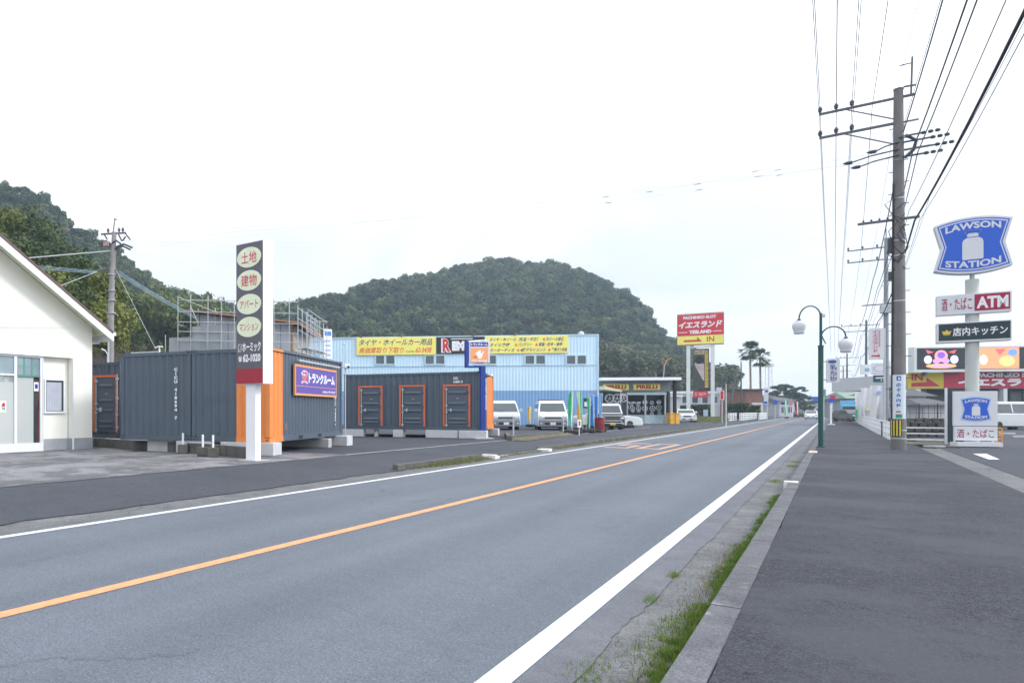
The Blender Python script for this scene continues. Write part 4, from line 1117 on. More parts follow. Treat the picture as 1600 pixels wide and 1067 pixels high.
MB().prism([(x0+wv*0.08, za+hv*0.62), (x0+wv*0.30, za+hv*0.46), (x0+wv*0.62, za+hv*0.22), (x0+wv*0.70, za+hv*0.22), (x0+wv*0.70, za+hv*0.60), (x0+wv*0.55, za+hv*0.66), (x0+wv*0.15, za+hv*0.66)], -0.208, -0.201).build('pale_figure_print', M('print_pale', (0.5, 0.42, 0.42), 0.6, 0.3, 1.5), pb)
MB().prism(ellipse(x0+wv*0.40, za+hv*0.72, wv*0.28, hv*0.10, 16), -0.212, -0.2085).build('dark_print', m_dark, pb)
box_part('yellow_print', M('print_gold', (0.50, 0.36, 0.06), 0.6, 0.4, 2), pb, x0+wv*0.74, x1-wv*0.06, -0.21, -0.2005, za+hv*0.04, za+hv*0.96)
box_part('header_print', M('print_khaki', (0.33, 0.30, 0.16), 0.6, 0.4, 2), pb, x0+wv*0.05, x0+wv*0.72, -0.21, -0.2005, za+hv*0.86, za+hv*0.97)
rb = box_part('red_board', m_pred, yt, YX(1083), YX(1106), -0.2, 0.1, YZ(1095, 621), YZ(1095, 611))
text('駐車場', M('print_pink', (0.75, 0.35, 0.38), 0.5, 0), rb, YX(1085.5), YX(1103.5), YZ(1095, 619), YZ(1095, 613), -0.21, bold=0.04)

# ================================================================ vehicles
m_carw = M('car_white', (0.72, 0.74, 0.75), 0.25, 0.0, spec=0.5, coat=0.5)
m_cars = M('car_silver', (0.52, 0.55, 0.57), 0.28, 0.0, spec=0.5, coat=0.5)
m_cark = M('car_black', (0.025, 0.026, 0.03), 0.2, 0.0, spec=0.6, coat=0.5)
m_tyre = M('tyre_rubber', (0.02, 0.02, 0.022), 0.8, 0.1)
m_cglass = M('car_glass', (0.055, 0.075, 0.085), 0.08, 0.15, 0.8, spec=0.5)
m_trim = M('car_trim', (0.03, 0.032, 0.035), 0.5, 0.0)
m_lamp = M('lamp_glass', (0.55, 0.60, 0.62), 0.1, 0.15, 14, spec=0.8)
m_plate = M('plate_white', (0.75, 0.77, 0.77), 0.5, 0.0)
m_platey = M('plate_yellow', (0.72, 0.45, 0.03), 0.5, 0.0)
m_tail = M('tail_lamp', (0.45, 0.02, 0.02), 0.2, 0.0)
def vehicle(name, lab, cat, xy, rz, z, W, lower, upper, belt, taper, paint, wr, wy, side_glass, grp=None, plate=m_plate, hl=None, grille=None, bumper=None, roof_paint=None, number='', hood_line=None, two_tone=None, mirror_y=None):
    """front toward -y; lower and upper are side outlines (y, z); upper starts and ends on the belt line"""
    t = thing(name, lab, cat, xy, rz, z, grp)
    def hw(zz): return W/2 - max(0, zz-belt)*taper
    def body(pts, nm, m, inset=0.0, par=None, bev=0.05):
        n = len(pts)
        vs = [(-hw(q[1])+inset, q[0], q[1]) for q in pts] + [(hw(q[1])-inset, q[0], q[1]) for q in pts]
        fs = [tuple(range(n-1, -1, -1)), tuple(range(n, 2*n))] + [(i, (i+1) % n, (i+1) % n+n, i+n) for i in range(n)]
        b = MB().add(vs, fs)
        o = b.build(nm, m, par or t)
        bv = o.modifiers.new('bevel', 'BEVEL'); bv.width = bev; bv.segments = 3; bv.limit_method = 'ANGLE'; bv.angle_limit = rad(22)
        o.data.polygons.foreach_set('use_smooth', [True]*len(o.data.polygons))
        wnm = o.modifiers.new('normals', 'WEIGHTED_NORMAL')
        return o
    bd = body(lower, 'body', paint)
    cb = body(upper, 'cabin', roof_paint or paint, par=t)
    # windscreen and rear glass
    def quad_on(p, q, side, y_off, nm, m, mar=0.09):
        p, q = Vector((0, *p)), Vector((0, *q)); d = (q-p).normalized(); nrm = Vector((0, -d.z, d.y))
        if side: nrm = -nrm
        a = p + d*mar + nrm*y_off; c = q - d*mar + nrm*y_off
        vs = [(-hw(a.z)+mar, a.y, a.z), (hw(a.z)-mar, a.y, a.z), (hw(c.z)-mar, c.y, c.z), (-hw(c.z)+mar, c.y, c.z)]
        nn_ = nrm * 0.02
        vs += [(v[0], v[1]-nn_.y, v[2]-nn_.z) for v in vs]
        MB().add(vs, [(0,1,2,3),(7,6,5,4),(0,4,5,1),(1,5,6,2),(2,6,7,3),(3,7,4,0)]).build(nm, m, cb)
    quad_on(upper[0], upper[1], False, 0.012, 'windscreen', m_cglass)
    quad_on(upper[-1], upper[-2], True, 0.012, 'rear_window', m_cglass)
    for poly in side_glass:
        for sg_ in (-1, 1):
            vs = [(sg_*(hw(q[1])+0.008), q[0], q[1]) for q in poly] + [(sg_*(hw(q[1])-0.03), q[0], q[1]) for q in poly]
            n = len(poly)
            fs = [tuple(range(n)) if sg_ > 0 else tuple(range(n-1, -1, -1))] + [(i, (i+1) % n, (i+1) % n+n, i+n) for i in range(n)]
            MB().add(vs, fs).build('side_window', m_cglass, cb)
    # wheels
    for yy in wy:
        for sg_ in (-1, 1):
            xo_ = sg_*(W/2-0.20)
            ty = MB().lathe([(wr*0.62, 0.0), (wr, 0.015), (wr, 0.185), (wr*0.62, 0.20)], 20, (0, 0, 0), axis='x').build('tyre', m_tyre, None, smooth=False)
            whl = bpy.data.objects.new('wheel', None); COL.objects.link(whl); whl.parent = t; whl.location = (xo_, yy, wr)
            if sg_ < 0: whl.rotation_euler = (0, 0, math.pi)
            ty.parent = whl
            rm_ = MB().lathe([(wr*0.62, 0.19), (wr*0.56, 0.17), (wr*0.5, 0.12), (0.02, 0.12)], 16, (0, 0, 0), axis='x')
            for k in range(5):
                a = 2*math.pi*k/5; rm_.bar((0.165, 0, 0), (0.175, math.cos(a)*wr*0.58, math.sin(a)*wr*0.58), 0.05, 0.03)
            rm_.build('rim', m_rim, whl)
            MB().lathe([(wr*1.13, -0.006), (wr*1.13, 0.19)], 20, (0,0,0), axis='x').build('wheel_arch', m_trim, whl)
    yf_ = min(q[0] for q in lower)
    if bumper: 
        z0_, z1_ = bumper
        box_part('bumper', two_tone or paint, t, -W/2+0.04, W/2-0.04, yf_-0.07, yf_+0.1, z0_, z1_, bevel=0.04)
        box_part('intake', m_trim, t, -W*0.28, W*0.28, yf_-0.078, yf_-0.06, z0_+(z1_-z0_)*0.30, z0_+(z1_-z0_)*0.62)
        for sg_ in (-1, 1): MB().lathe([(0.06, 0), (0.05, -0.012)], 10, (sg_*W*0.40, yf_-0.072, z0_+(z1_-z0_)*0.5), axis='y').build('fog_lamp', m_lamp, t)
    if grille:
        z0_, z1_, ww_ = grille
        gr_ = box_part('grille', m_trim, t, -ww_/2, ww_/2, yf_-0.03, yf_+0.02, z0_, z1_)
        box_part('grille_bar', m_galv, gr_, -ww_/2, ww_/2, yf_-0.045, yf_-0.031, (z0_+z1_)/2-0.006, (z0_+z1_)/2+0.008)
    if hl:
        z0_, z1_, ww_ = hl
        for sg_ in (-1, 1):
            xx = sg_*(W/2-0.05)
            MB().prism(sorted_poly([(xx, z0_+0.02), (xx, z1_+0.05), (xx-sg_*ww_, z1_-0.03), (xx-sg_*ww_, z0_)]), yf_-0.03, yf_+0.12).build('headlight', m_lamp, t, bevel=0.01)
    pz = (bumper[0] + (bumper[1]-bumper[0])*0.45) if bumper else 0.45
    pl_ = box_part('number_plate', plate, t, -0.165, 0.165, yf_-0.10, yf_-0.082, pz-0.085, pz+0.085)
    if mirror_y:
        for sg_ in (-1, 1): box_part('mirror', m_trim if paint is m_cark else paint, t, *(sorted((sg_*(W/2+0.02), sg_*(W/2+0.2)))), mirror_y, mirror_y+0.08, belt+0.03, belt+0.24, bevel=0.02)
    box_part('underside', m_trim, t, -W/2+0.08, W/2-0.08, yf_+0.2, max(q[0] for q in lower)-0.2, 0.17, min(q[1] for q in lower)+0.12)
    return t
def sorted_poly(p):
    cx_ = sum(a for a, _ in p)/len(p); cz_ = sum(c for _, c in p)/len(p)
    return sorted(p, key=lambda q: math.atan2(q[1]-cz_, q[0]-cx_))
def big_van(lab, xy, rz, z, paint):
    t = vehicle('parked_van', lab, 'van', xy, rz, z, 1.74,
        [(0.0, 0.28), (0.02, 0.80), (0.16, 1.06), (0.30, 1.14), (4.68, 1.14), (4.70, 0.32), (4.5, 0.25), (0.12, 0.22)],
        [(0.30, 1.14), (1.02, 1.80), (1.30, 1.93), (4.55, 1.93), (4.68, 1.14)], 1.14, 0.17, paint, 0.32, (0.85, 3.85),
        [[(0.62, 1.20), (1.05, 1.20), (1.45, 1.20), (1.45, 1.70), (1.02, 1.66)], [(1.55, 1.20), (2.85, 1.20), (2.85, 1.70), (1.55, 1.70)], [(2.95, 1.20), (4.45, 1.20), (4.40, 1.70), (2.95, 1.70)]],
        hl=(0.70, 0.88, 0.30), grille=(0.74, 0.86, 1.0), bumper=(0.22, 0.66), two_tone=M('bumper_grey', (0.22, 0.24, 0.26), 0.4, 0.0), mirror_y=0.5)
    for sg_ in (-1, 1): MB().bar((sg_*0.1-0.35, 0.36, 1.20), (sg_*0.1+0.35, 0.42, 1.235), 0.025).build('wiper', m_trim, t)
    return t
VZ = 0.14
v2o = DZ(864, 44.6)
v2 = big_van('white van with a plain front parked right behind the low kerb wall and flags', v2o, -rad(20), VZ, m_carw)
for yy in (1.6, 3.6): box_part('roof_bar', m_trim, v2, -0.7, 0.7, yy, yy+0.06, 1.95, 2.0)
v1o = DZ(791, 45.2)
v1 = big_van('silver white van half hidden behind the orange container edge', v1o, -rad(14), VZ, m_cars)
v3 = vehicle('parked_minicar', 'black and white kei van with a yellow number plate beside the blue flags', 'car', DZ(957, 45.5), -rad(14), VZ, 1.50,
    [(0.0, 0.26), (0.0, 0.78), (0.08, 0.95), (0.45, 1.05), (3.38, 1.05), (3.40, 0.3), (3.2, 0.22), (0.1, 0.2)],
    [(0.45, 1.05), (0.82, 1.66), (1.0, 1.74), (3.25, 1.74), (3.38, 1.05)], 1.05, 0.14, m_cark, 0.30, (0.62, 2.85),
    [[(0.85, 1.10), (1.55, 1.10), (1.55, 1.58), (1.02, 1.58)], [(1.62, 1.10), (2.4, 1.10), (2.4, 1.58), (1.62, 1.58)], [(2.48, 1.10), (3.2, 1.10), (3.15, 1.58), (2.48, 1.58)]],
    plate=m_platey, hl=(0.68, 0.84, 0.24), grille=(0.68, 0.83, 0.95), bumper=(0.22, 0.60), roof_paint=M('kei_roof_white', (0.66, 0.69, 0.70), 0.3, 0.0), mirror_y=0.55)
MB().tube([(-0.5, -0.085, 0.60), (-0.55, -0.085, 0.52), (-0.5, -0.085, 0.44), (0.5, -0.085, 0.44), (0.55, -0.085, 0.52), (0.5, -0.085, 0.60), (-0.5, -0.085, 0.60)], 0.03, 6).build('chrome_surround', m_galv, v3)
box_part('bonnet_stripe', m_cars, v3, -0.68, 0.68, -0.012, 0.02, 0.90, 0.925)
v4 = vehicle('parked_coupe', 'white coupe tail with a dark sports wheel half hidden behind the black minicar', 'car', DZ(997.5, 50.5), rad(76), VZ, 1.72,
    [(0.0, 0.25), (0.0, 0.62), (0.25, 0.80), (1.2, 0.92), (4.1, 0.92), (4.3, 0.75), (4.3, 0.3), (4.1, 0.2), (0.15, 0.18)],
    [(1.2, 0.92), (1.95, 1.26), (2.9, 1.28), (3.9, 0.93)], 0.90, 0.35, m_carw, 0.33, (0.8, 3.4),
    [[(1.6, 0.95), (3.4, 0.95), (2.8, 1.2), (2.0, 1.2)]], hl=(0.55, 0.68, 0.35), bumper=(0.2, 0.5))
v5 = vehicle('parked_car', 'small white hatchback with a black roofline facing the road by the sign pillars', 'car', DZ(1074, 74.5), -rad(26), VZ, 1.70,
    [(0.0, 0.24), (0.0, 0.60), (0.12, 0.80), (1.0, 0.95), (3.65, 0.95), (3.7, 0.5), (3.6, 0.22), (0.1, 0.2)],
    [(0.95, 0.95), (1.45, 1.38), (1.6, 1.42), (3.4, 1.42), (3.65, 0.95)], 0.95, 0.25, m_carw, 0.31, (0.6, 3.1),
    [[(1.35, 0.99), (2.3, 0.99), (2.3, 1.33), (1.6, 1.33)], [(2.4, 0.99), (3.4, 0.99), (3.25, 1.33), (2.4, 1.33)]],
    hl=(0.62, 0.82, 0.26), grille=(0.60, 0.74, 0.75), bumper=(0.2, 0.5), mirror_y=1.15)
# minivan on the right forecourt, side on to us
v6 = vehicle('parked_minivan', 'silver minivan seen from its side at the far right behind the low shop sign', 'minivan', DZ(1624, 47.8), rad(-268), 0.108, 1.85,
    [(0.0, 0.28), (0.0, 0.72), (0.15, 0.92), (0.95, 1.08), (4.78, 1.12), (4.82, 0.5), (4.7, 0.25), (0.1, 0.2)],
    [(0.85, 1.10), (1.75, 1.80), (2.1, 1.90), (4.45, 1.90), (4.76, 1.12)], 1.10, 0.20, m_cars, 0.34, (0.95, 3.95),
    [[(1.25, 1.16), (1.9, 1.16), (1.9, 1.72), (1.72, 1.66)], [(2.0, 1.16), (2.95, 1.16), (2.95, 1.74), (2.0, 1.74)], [(3.05, 1.16), (4.55, 1.16), (4.4, 1.74), (3.05, 1.74)]],
    hl=(0.72, 0.92, 0.3), bumper=(0.22, 0.6), mirror_y=1.3)

# far traffic and parked cars: simple small bodies with wheels and glass
def small_car(lab, xy, rz, z, paint, cat='car', hgt=1.0, grp=None, name='distant_car'):
    return vehicle(name, lab, cat, xy, rz, z, 1.68,
        [(0.0, 0.24), (0.0, 0.62), (0.2, 0.82), (1.0, 0.92), (4.1, 0.92), (4.2, 0.5), (4.1, 0.22), (0.1, 0.2)],
        [(0.9, 0.92), (1.6, 1.40*hgt), (3.5, 1.42*hgt), (4.05, 0.92)], 0.92, 0.25, paint, 0.31, (0.75, 3.35),
        [[(1.45, 0.96), (3.7, 0.96), (3.3, 1.32), (1.75, 1.32)]], hl=(0.6, 0.76, 0.3), bumper=(0.2, 0.5), grp=grp)
small_car('white oncoming car far down the near lane of the road', R(150, -2.9), RP, 0.0, m_carw)
small_car('dark car far away on the left edge of the road end', R(190, -5.6), RP + math.pi, 0.0, m_cark)
small_car('dark car standing on the right beyond the blue post sign', R(108, 2.4), RP + 0.5, 0.115, m_cark)
small_car('second dark car parked by the right pavement near the blue truck', R(99, 3.4), RP - 1.1, 0.115, M('car_grey_dark', (0.06, 0.065, 0.07), 0.3, 0))
tk = thing('parked_truck', 'light blue box truck parked far down the right pavement', 'truck', R(118, 1.7), RP, 0.115)
m_tb = M('truck_blue', (0.16, 0.42, 0.62), 0.5, 0.05)
box_part('cargo_box', m_tb, tk, -1.1, 1.1, 1.6, 5.5, 0.7, 2.6, bevel=0.03); box_part('cab', m_tb, tk, -1.0, 1.0, 0, 1.5, 0.4, 2.0, bevel=0.1)
box_part('windscreen', m_cglass, tk, -0.85, 0.85, -0.02, 0.02, 1.15, 1.8)
for sx_ in (-0.85, 0.85):
    for yy in (0.7, 4.4): MB().lathe([(0.38, -0.12), (0.4, 0), (0.38, 0.12)], 14, (sx_, yy, 0.4), axis='x').build('wheel', m_tyre, tk)

# ================================================================ low kerb wall, rails, flags
lw = thing('planter_wall', 'low dark kerb wall with dry weeds before the two white vans', 'wall', G(796, 688, 0.142), 0, 0.0)
p0 = Vector((*G(797, 688, 0.142), 0)); p1 = Vector((*G(879, 679.5, 0.142), 0)); pb_ = Vector((*G(792, 681, 0.142), 0))
for (a, c) in ((p0, p1), (p0, pb_)):
    a_, c_ = a - p0, c - p0
    MB().bar((a_.x, a_.y, 0.22), (c_.x, c_.y, 0.22), 0.18, 0.22).build('kerb_section', m_concd, lw)
pts = []
for k in range(5000):
    q = p0.lerp(p1, r.random()); off = r.gauss(0, 0.10)
    pts.append((q.x - 0.25*SA*0 + off*CA + 0.18, q.y - off*SA - 0.28, 0.14))
blades('dry_weeds', leaf_mat('dry_weed', (0.30, 0.27, 0.19), (0.42, 0.40, 0.30), pscale=5), pts, 0.04, 0.17, 0.02, 'pale dry weeds in front of the low wall by the vans', 'weeds', 0.8, 8)
for i, (px, py) in enumerate(((798, 685), (876.5, 679))):
    x, y = G(px, py, 0.142); o = MB().tube([(0,0,0),(0,0,1.0)], 0.035, 8).build('post', m_galv); o.location = (x, y - (0.25 if i else 0.3), 0.142)
    tag(o, ('thin grey stub post in front of the silver white van', 'thin grey stub post at the right end of the low kerb wall')[i], 'post')
def nobori(lab, px, py, ptop, m1, m2, wpx, lean=0.0, seed=0, grp=None, txt=None, lev=0.142, tyre=True):
    x, y = G(px, py, lev); k = y / F
    t = thing('nobori_flag', lab, 'flag', (x, y), 0, lev, grp)
    hgt = (py - ptop) * k
    MB().tube([(0,0,0.05), (lean*hgt, 0, hgt)], 0.02, 6).build('pole', m_galv, t)
    MB().tube([(lean*hgt, 0, hgt-0.03), (lean*hgt-wpx*k, 0, hgt-0.03)], 0.012, 6).build('top_rod', m_galv, t)
    rr = random.Random(seed); n_, mm_ = 14, 6
    z0_, z1_ = hgt*0.16, hgt-0.04
    for part, (u0, u1, mt) in enumerate(((0.0, 0.5, m2), (0.5, 1.0, m1))):
        vs = []; ph = rr.uniform(0, 6)
        for i in range(n_+1):
            f_ = i/n_
            for j in range(mm_+1):
                u = u0 + (u1-u0)*j/mm_
                wv_ = 0.8*wpx*k*(1 - 0.35*(1-f_))
                xx = lean*hgt*(0.25+0.75*f_) - u*wv_ - 0.025*u*math.sin(f_*5+ph) 
                vs.append((xx, 0.10*math.sin(u*7+f_*4+ph)*u - 0.01, z0_+(z1_-z0_)*f_))
        b = MB().add(vs, [(i*(mm_+1)+j, i*(mm_+1)+j+1, (i+1)*(mm_+1)+j+1, (i+1)*(mm_+1)+j) for i in range(n_) for j in range(mm_)])
        b.build('cloth', mt, t, smooth=True)
    if txt:
        text(txt, m_wh if m1 is not m_wh else m_navy, t, lean*hgt*0.6-wpx*k*0.8, lean*hgt*0.6-wpx*k*0.45, z0_+hgt*0.1, z1_-hgt*0.1, -0.13, bold=0.03, vertical=True)
    if tyre:
        MB().lathe([(0.17, 0.0), (0.33, 0.02), (0.36, 0.10), (0.33, 0.20), (0.17, 0.22)], 18, (0, 0, 0)).build('base', m_tyre, t)
    return t
m_fg = M('flag_green', (0.03, 0.50, 0.17), 0.7, 0.1, 3); m_fw = M('flag_white', (0.62, 0.78, 0.68), 0.7, 0.1, 3)
m_fb = M('flag_blue', (0.03, 0.22, 0.66), 0.7, 0.1, 3); m_fo = M('flag_orange', (0.80, 0.42, 0.05), 0.7, 0.1, 3)
m_fl = M('flag_sky', (0.25, 0.48, 0.78), 0.7, 0.1, 3)
nobori('green and white flag nearest to the white van', 893.5, 678, 611, m_fg, m_fw, 8, 0.03, 1)
nobori('orange flag between the two green flags', 906, 673, 618, m_fo, m_fo, 7, 0.04, 2)
nobori('green and white flag leaning right beside the orange flag', 911, 676, 611, m_fw, m_fg, 7, -0.05, 3)
nobori('wide blue flag left of the black minicar', 929, 675, 616, m_fb, m_fl, 8, -0.02, 4)
nobori('narrow dark blue flag touching the black minicar', 938, 674, 614, m_fl, m_fb, 6, 0.06, 5)
nobori('slim green flag right of the wide blue flag', 921, 676, 620, m_fg, m_fw, 5, 0.03, 11)
nobori('slim blue flag closest to the notice board', 933, 673, 618, m_fb, m_fb, 5, 0.02, 12)
nobori('short yellow flag between the two vans', 829, 667, 635, m_fo, m_yel, 6, 0.02, 6)
gf = nobori('bright green and white flag behind the white hatchback', 1075, 652, 614, m_fg, m_fw, 5, 0, 7)
# person-height board, red drum, bracket sign among the flags
rd = MB().lathe([(0.02, 0), (0.30, 0), (0.30, 0.28), (0.315, 0.30), (0.30, 0.32), (0.30, 0.60), (0.315, 0.62), (0.30, 0.64), (0.30, 0.9), (0.02, 0.9)], 20).build('red_drum', M('drum_red', (0.20, 0.02, 0.025), 0.6, 0.2, 3), smooth=False)
rd.location = (*G(937, 675, 0.142), 0.142); rd.scale = (0.85, 0.85, 0.95); tag(rd, 'dull red drum standing in front of the black minicar', 'drum')
bd_ = thing('board_sign', 'black and white notice board on a post among the flags', 'sign', DZ(916, 41), 0, 0.142)
MB().tube([(0,0,0),(0,0,1.75)], 0.02, 6).build('post', m_galv, bd_); box_part('board', m_char, bd_, -0.17, 0.17, -0.03, 0.01, 1.4, 2.0)
box_part('notice', m_wh, bd_, -0.13, 0.13, -0.036, -0.0305, 1.5, 1.78)
ps_ = thing('price_sign', 'small white tag sign on a low stand before the flags', 'sign', G(905, 680, 0.142), 0.1, 0.142)
MB().tube([(0,0,0),(0,0,0.4)], 0.02, 6).build('post', m_wh, ps_); box_part('plate', m_wh, ps_, -0.1, 0.1, -0.02, 0.01, 0.4, 0.8); box_part('red_print', m_red, ps_, -0.04, 0.05, -0.024, -0.0205, 0.5, 0.72)
pe = DZ(915.5, 42.5)
# loose tyres lying about
for i, (px, py) in enumerate(((884, 677), (918, 672), (900, 677))):
    o = MB().lathe([(0.17, 0.0), (0.31, 0.02), (0.34, 0.09), (0.31, 0.18), (0.17, 0.20)], 18).build('tyre', m_tyre); o.location = (*G(px, py, 0.142), 0.142)
    tag(o, ('old tyre lying at the right end of the low kerb wall', 'old tyre lying under the notice board', 'old tyre lying between the white van and the flags')[i], 'tyre')
# ================================================================ house under construction with scaffolding
m_sheetg = M('sheathing', (0.50, 0.54, 0.58), 0.7, 0.1, 0.8)
m_timber = M('timber_brown', (0.40, 0.22, 0.13), 0.7, 0.12, 3)
m_net = M('net_grey', (0.30, 0.33, 0.34), 0.8, 0.15, 1.5)
ho = DZ(456, 38.5); HR_ = C1R + rad(4)
hs = thing('unfinished_house', 'unfinished grey sheathed house with orange brown eaves behind the containers', 'building', ho, HR_, 0.14)
def HX(px): return loc(ho, HR_, px)
def HZ(px, py): return loc(ho, HR_, px, py)[1] - 0.14
xL = HX(310); zR = HZ(456, 503); zL = HZ(310, 488)
b = MB(); nP = 9
for i in range(nP):
    a = xL + (0-xL)*i/nP; c = xL + (0-xL)*(i+1)/nP - 0.03
    za_ = zL + (zR-zL)*(a-xL)/(-xL); zc_ = zL + (zR-zL)*(c-xL)/(-xL)
    MB().add([(a,0,0),(c,0,0),(c,0.1,0),(a,0.1,0),(a,0,za_),(c,0,zc_),(c,0.1,zc_),(a,0.1,za_)], [(0,3,2,1),(4,5,6,7),(0,1,5,4),(1,2,6,5),(2,3,7,6),(3,0,4,7)]).build('wall_panel', m_sheetg, hs)
box_part('wall_core', m_char, hs, xL, -0.03, 0.11, 0.2, 0, zR-0.05)
D_ = 3.4; zB = zR - 0.0
for i in range(5):
    y0_, y1_ = 0.12 + i*D_/5, 0.12 + (i+1)*D_/5 - 0.03
    w_o = box_part('side_wall_panel', M('sheath_tan', (0.36, 0.36, 0.35), 0.7, 0.08, 1), hs, -0.1, 0.0, y0_, y1_, 0, zR-0.25*i/5-0.02)
for yy in (0.9, 2.4):
    wi = box_part('window', M('timber_pale', (0.50, 0.44, 0.38), 0.7, 0.1), hs, 0.001, 0.05, yy-0.55, yy+0.55, 2.9, 4.7)
    box_part('pane', m_wpane, wi, 0.051, 0.06, yy-0.45, yy+0.45, 3.0, 4.6)
box_part('corner_post', m_timber, hs, -0.03, 0.07, -0.07, 0.11, 0, zR-0.02)
box_part('corner_post', m_timber, hs, xL-0.06, xL+0.06, -0.07, -0.002, 0, zL-0.03)
rf_ = MB()
xa2, za2 = HX(299), HZ(299, 485.5); xb2, zb2 = 0.55, HZ(470, 504.5)
def slab(b_, q, th_):
    return b_.add([(x_, y_, z_) for x_, y_, z_ in q] + [(x_, y_, z_-th_) for x_, y_, z_ in q], [(0,1,2,3),(7,6,5,4),(0,4,5,1),(1,5,6,2),(2,6,7,3),(3,7,4,0)])
slab(rf_, [(xa2, -0.6, za2), (xb2, -0.6, zb2), (xb2, D_+0.6, zb2-0.25), (xa2, D_+0.6, za2-0.25)], 0.12)
ro_ = rf_.build('roof', m_char, hs)
b = MB(); slab(b, [(xa2-0.02, -0.66, za2-0.0), (xb2+0.02, -0.66, zb2-0.0), (xb2+0.02, -0.605, zb2), (xa2-0.02, -0.605, za2)], 0.11); b.build('fascia', m_timber, ro_)
b = MB(); slab(b, [(xb2+0.002, -0.60, zb2), (xb2+0.06, -0.60, zb2), (xb2+0.06, D_+0.6, zb2-0.25), (xb2+0.002, D_+0.6, zb2-0.25)], 0.17); b.build('fascia', m_timber, ro_)
box_part('low_annex', m_net, hs, HX(262), xL-0.2, 0.5, 3.0, 0, HZ(280, 527))
# scaffolding: tubes as parts
scf = thing('scaffolding', 'grey steel scaffolding around the unfinished house behind the containers', 'scaffolding', along(ho, HR_, 0, -1.3), HR_, 0.14)
so_ = along(ho, HR_, 0, -1.3)
def FX(px): return loc(so_, HR_, px)
def FZ(px, py): return loc(so_, HR_, px, py)[1] - 0.14
tub = []
for px, pt in ((258.5, 523), (278, 464), (298, 461), (325, 461), (346, 469), (366, 469), (428, 467), (452, 466)):
    x_ = FX(px); tub.append(((x_, 0, 0), (x_, 0, FZ(px, pt))))
xq0, xq1 = FX(278), FX(452)
xe = 0.75
for py in (473, 491, 507, 522, 536):
    z_ = FZ(452, py + 0.0); tub.append(((xq0, -0.03, FZ(278, py-4)), (FX(346), -0.03, FZ(346, py-3)))); tub.append(((FX(346), -0.03, FZ(346, py-3)), (xe, -0.03, z_)))
tub += [((FX(278), -0.05, FZ(278, 464)), (FX(340), -0.05, FZ(340, 489))), ((FX(298), -0.05, FZ(298, 478)), (FX(310), -0.05, FZ(310, 505)))]
for i, yy in enumerate((0.0, 0.8, 1.6, 2.4, 3.2, 4.0)):
    zt_ = 6.9 - 0.07*i
    tub.append(((xe, yy, 0), (xe, yy, zt_)))
    tub.append(((xe+0.55, yy, 0), (xe+0.55, yy, zt_-0.35)))
    tub.append(((xe, yy, 4.6), (xe+0.55, yy, 4.6)))
for z_ in (3.0, 4.0, 4.7, 5.6, 6.2, 6.75):
    tub.append(((xe, 0, z_), (xe, 4.0, z_-0.25))); tub.append(((xe+0.55, 0, z_-0.1), (xe+0.55, 4.0, z_-0.35)))
for z_ in (5.3, 6.5): tub.append(((xq1, 4.0, z_), (xe+0.55, 4.0, z_)))
tub += [((xq0, 1.0, 6.2), (xq0, 0, 6.2)), ((FX(298), 1.0, 0), (FX(298), 1.0, 7.2)), ((FX(325), 1.0, 0), (FX(325), 1.0, 7.2))]
for k_, (a_, c_, t_0, t_1) in enumerate(((263, 297, 527, 548), (299, 322, 511, 548), (324, 344, 511, 548))): box_part('mesh_sheet', m_net, scf, FX(a_)+0.03, FX(c_)-0.03, 0.05, 0.07, FZ(280, t_1)-0.6, FZ(280, t_0))
for p_, q_ in tub: MB().tube([p_, q_], 0.024, 6).build('tube', m_galv, scf)
for i in range(4): box_part('deck_plank', m_galv, scf, xe+0.05, xe+0.5, 0.05+i*0.98, 0.05+(i+1)*0.98-0.04, 4.62, 4.66)
bn = thing('site_banner', 'white and blue cloth banner hanging from the scaffolding end', 'banner', DZ(506, 41.0), rad(25), zof(560, 41))
box_part('cloth', m_wh, bn, 0, 0.56, -0.02, 0.0, 0, 1.75)
box_part('blue_print', M('print_blue', (0.08, 0.22, 0.60), 0.6, 0.2, 5), bn, 0.05, 0.5, -0.026, -0.0205, 1.35, 1.62)
for k_ in range(4): box_part('faint_print', M('print_soft_blue', (0.35, 0.45, 0.75), 0.6, 0.2, 5), bn, 0.08, 0.46, -0.026, -0.0205, 0.15+0.28*k_, 0.27+0.28*k_)
